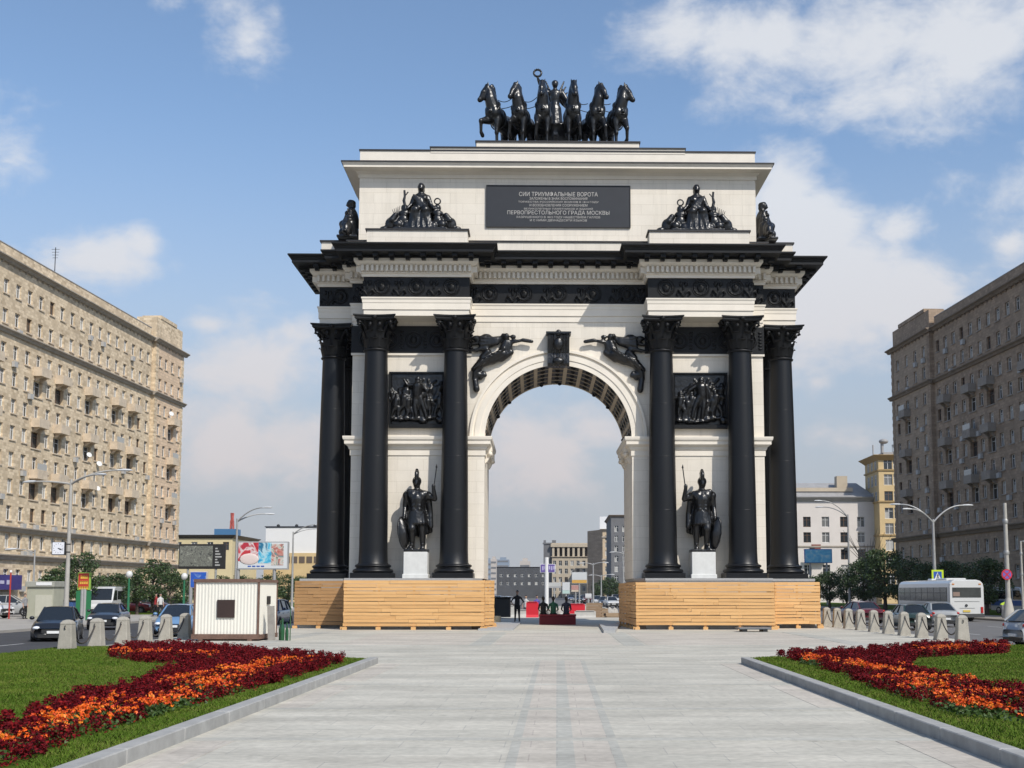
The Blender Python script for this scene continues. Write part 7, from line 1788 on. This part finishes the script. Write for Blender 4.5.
# ================================================================== SKY, SUN, CAMERA
SUN_AZ, SUN_EL = R(37), R(44)       # azimuth measured from straight behind the camera towards its right
W = bpy.data.worlds.new('World'); S.world = W; W.use_nodes = True
nt = W.node_tree; bg = nt.nodes['Background']
sky = nt.nodes.new('ShaderNodeTexSky'); sky.sky_type = 'NISHITA'; sky.sun_disc = False; sky.sun_elevation = SUN_EL; sky.sun_rotation = PI - SUN_AZ
sky.air_density = 1.0; sky.dust_density = 1.0; sky.ozone_density = 1.3; sky.altitude = 150
tc = nt.nodes.new('ShaderNodeTexCoord')
def N(t, **k):
    n = nt.nodes.new(t)
    for a, b in k.items(): setattr(n, a, b)
    return n
def math_(op, a, b=None, clamp=False):
    n = N('ShaderNodeMath', operation=op, use_clamp=clamp)
    for i, v in enumerate((a, b)):
        if v is None: continue
        if hasattr(v, 'links'): nt.links.new(v, n.inputs[i])
        else: n.inputs[i].default_value = v
    return n.outputs[0]
def wdir(px, py):
    a = (px - CX) / FPX; b = (CY - py) / FPX
    return Vector((a, math.cos(PITCH) - b * math.sin(PITCH), math.sin(PITCH) + b * math.cos(PITCH))).normalized()
nv = N('ShaderNodeVectorMath', operation='NORMALIZE'); nt.links.new(tc.outputs['Generated'], nv.inputs[0])
def noise(scale, detail, rough, dist, off, stretch=(1, 1, 1.6)):
    mp = N('ShaderNodeMapping'); mp.inputs['Location'].default_value = off; mp.inputs['Scale'].default_value = stretch; nt.links.new(nv.outputs[0], mp.inputs[0])
    n = N('ShaderNodeTexNoise'); n.inputs['Scale'].default_value = scale; n.inputs['Detail'].default_value = detail; n.inputs['Roughness'].default_value = rough; n.inputs['Distortion'].default_value = dist
    nt.links.new(mp.outputs[0], n.inputs['Vector']); return n.outputs['Fac']
n1 = noise(13, 9, .6, .3, (3.1, .4, 1.7)); n2 = noise(42, 7, .62, .2, (1, 5, 2))
blobs = [(680, 22, 85, .8, 1.3), (760, 42, 95, 1, 1.5), (860, 45, 125, 1, 1.5), (965, 50, 130, 1.1, 1.5), (840, 100, 55, .7, 1.2), (1040, 20, 90, 1, 1.4), (610, 15, 40, .55, 1.2),
         (250, 40, 48, .85, 1.0), (228, 5, 55, .75, 1.1), (275, 15, 42, .7, 1), (175, -5, 45, .6, 1.4), (100, 262, 75, .95, 1.8), (142, 245, 26, .9, 1), (55, 266, 50, .8, 1.8), (12, 250, 20, .6, 1.2),
         (785, 195, 55, 1.2, 1), (805, 240, 72, 1.4, 1), (845, 290, 80, 1.4, 1.1), (898, 300, 58, 1.3, 1.1), (800, 315, 90, 1.15, 1.2), (893, 230, 42, .95, 1.4), (850, 248, 22, .9, 1), (1012, 245, 30, .8, 1.1), (815, 382, 40, .7, 1.6), (1030, 270, 30, .7, 1.3),
         (212, 325, 42, .85, 1.8), (255, 365, 100, 1.0, 1.6), (300, 335, 60, .8, 1.6), (225, 440, 110, 1.05, 1.7), (290, 440, 90, 1.0, 1.6), (195, 465, 60, .7, 2), (530, 450, 80, 1.1, 1.4), (590, 425, 70, .9, 1.7), (565, 490, 80, .6, 2.2), (840, 440, 70, .6, 2.4),
         (-150, 150, 180, .9, 2), (1200, 200, 200, 1, 1.6), (1250, 480, 260, .8, 2), (-250, 420, 260, .8, 2), (400, -220, 200, .8, 1.5), (900, -260, 260, .9, 1.5)]
cover = None
for px, py, r, amp, asp in blobs:
    d = wdir(px, py); sub = N('ShaderNodeVectorMath', operation='SUBTRACT'); nt.links.new(nv.outputs[0], sub.inputs[0]); sub.inputs[1].default_value = d
    sc = N('ShaderNodeVectorMath', operation='MULTIPLY'); nt.links.new(sub.outputs[0], sc.inputs[0]); k = FPX / r; sc.inputs[1].default_value = (k, k, k * asp)
    ln = N('ShaderNodeVectorMath', operation='LENGTH'); nt.links.new(sc.outputs[0], ln.inputs[0])
    f = math_('MULTIPLY', math_('SUBTRACT', 1.0, math_('MULTIPLY', ln.outputs['Value'], .62), True), amp)
    cover = f if cover is None else math_('MAXIMUM', cover, f)
dens = math_('ADD', math_('ADD', cover, math_('MULTIPLY', math_('SUBTRACT', n1, .5), 1.25)), math_('MULTIPLY', math_('SUBTRACT', n2, .5), .42))
mr = N('ShaderNodeMapRange', interpolation_type='SMOOTHSTEP'); mr.inputs[1].default_value = .34; mr.inputs[2].default_value = .94; nt.links.new(dens, mr.inputs[0])
sep = N('ShaderNodeSeparateXYZ'); nt.links.new(nv.outputs[0], sep.inputs[0])
# cloud tone: bright white above, greyer and pinker towards the horizon
hr = N('ShaderNodeMapRange'); hr.inputs[1].default_value = .0; hr.inputs[2].default_value = .30; nt.links.new(sep.outputs[2], hr.inputs[0])
cc = N('ShaderNodeMix', data_type='RGBA'); cc.inputs[6].default_value = (4.25, 3.75, 3.72, 1); cc.inputs[7].default_value = (5.3, 5.4, 5.6, 1); nt.links.new(hr.outputs[0], cc.inputs[0])
hz = N('ShaderNodeMix', data_type='RGBA'); hz.inputs[7].default_value = (2.95, 3.1, 3.45, 1)
h2 = N('ShaderNodeMapRange', interpolation_type='SMOOTHSTEP'); h2.inputs[1].default_value = .38; h2.inputs[2].default_value = .04; h2.inputs[3].default_value = 0; h2.inputs[4].default_value = .92; nt.links.new(sep.outputs[2], h2.inputs[0])
nt.links.new(h2.outputs[0], hz.inputs[0]); tint = N('ShaderNodeMix', data_type='RGBA', blend_type='MULTIPLY'); tint.inputs[0].default_value = 1; tint.inputs[7].default_value = (1.02, 1.07, 1.10, 1); nt.links.new(sky.outputs[0], tint.inputs[6]); nt.links.new(tint.outputs[2], hz.inputs[6])
mx = N('ShaderNodeMix', data_type='RGBA'); nt.links.new(math_('MULTIPLY', mr.outputs[0], .86), mx.inputs[0]); nt.links.new(hz.outputs[2], mx.inputs[6]); nt.links.new(cc.outputs[2], mx.inputs[7])
nt.links.new(mx.outputs[2], bg.inputs[0]); bg.inputs[1].default_value = .15
L = bpy.data.lights.new('sun', 'SUN'); L.energy = 3.85; L.angle = R(.53); L.color = (1, .95, .87)
so = bpy.data.objects.new('sun', L); COL.objects.link(so)
sd = Vector((math.sin(SUN_AZ) * math.cos(SUN_EL), -math.cos(SUN_AZ) * math.cos(SUN_EL), math.sin(SUN_EL)))
so.rotation_euler = sd.to_track_quat('Z', 'Y').to_euler(); so.location = (30, -30, 60)
hm, hnt, hb = nodes_of('summer haze'); hnt.nodes.remove(hb)
pv = hnt.nodes.new('ShaderNodeVolumePrincipled'); pv.inputs['Density'].default_value = .00007; pv.inputs['Color'].default_value = (.86, .90, .97, 1); pv.inputs['Anisotropy'].default_value = .1
hnt.links.new(pv.outputs[0], hnt.nodes['Material Output'].inputs['Volume'])
hz_ = MB(); hz_.box(-1000, 1000, -50, 1800, -1.5, 62); props(hz_.build('haze', hm), kind='stuff')
cam = bpy.data.cameras.new('camera'); co = bpy.data.objects.new('camera', cam); COL.objects.link(co); S.camera = co
co.location = (0, 0, EYE); co.rotation_euler = (PI / 2 + PITCH, 0, 0)
cam.sensor_width = 36; cam.lens = FPX * 36 / 1024; cam.shift_x = -(CX - 512) / 1024; cam.shift_y = (CY - 384) / 1024
cam.clip_end = 8000; cam.clip_start = .3
S.render.engine = 'CYCLES'; S.render.resolution_x = 1024; S.render.resolution_y = 768
S.view_settings.view_transform = 'Standard'; S.view_settings.look = 'None'; S.view_settings.exposure = 0; S.view_settings.gamma = 1
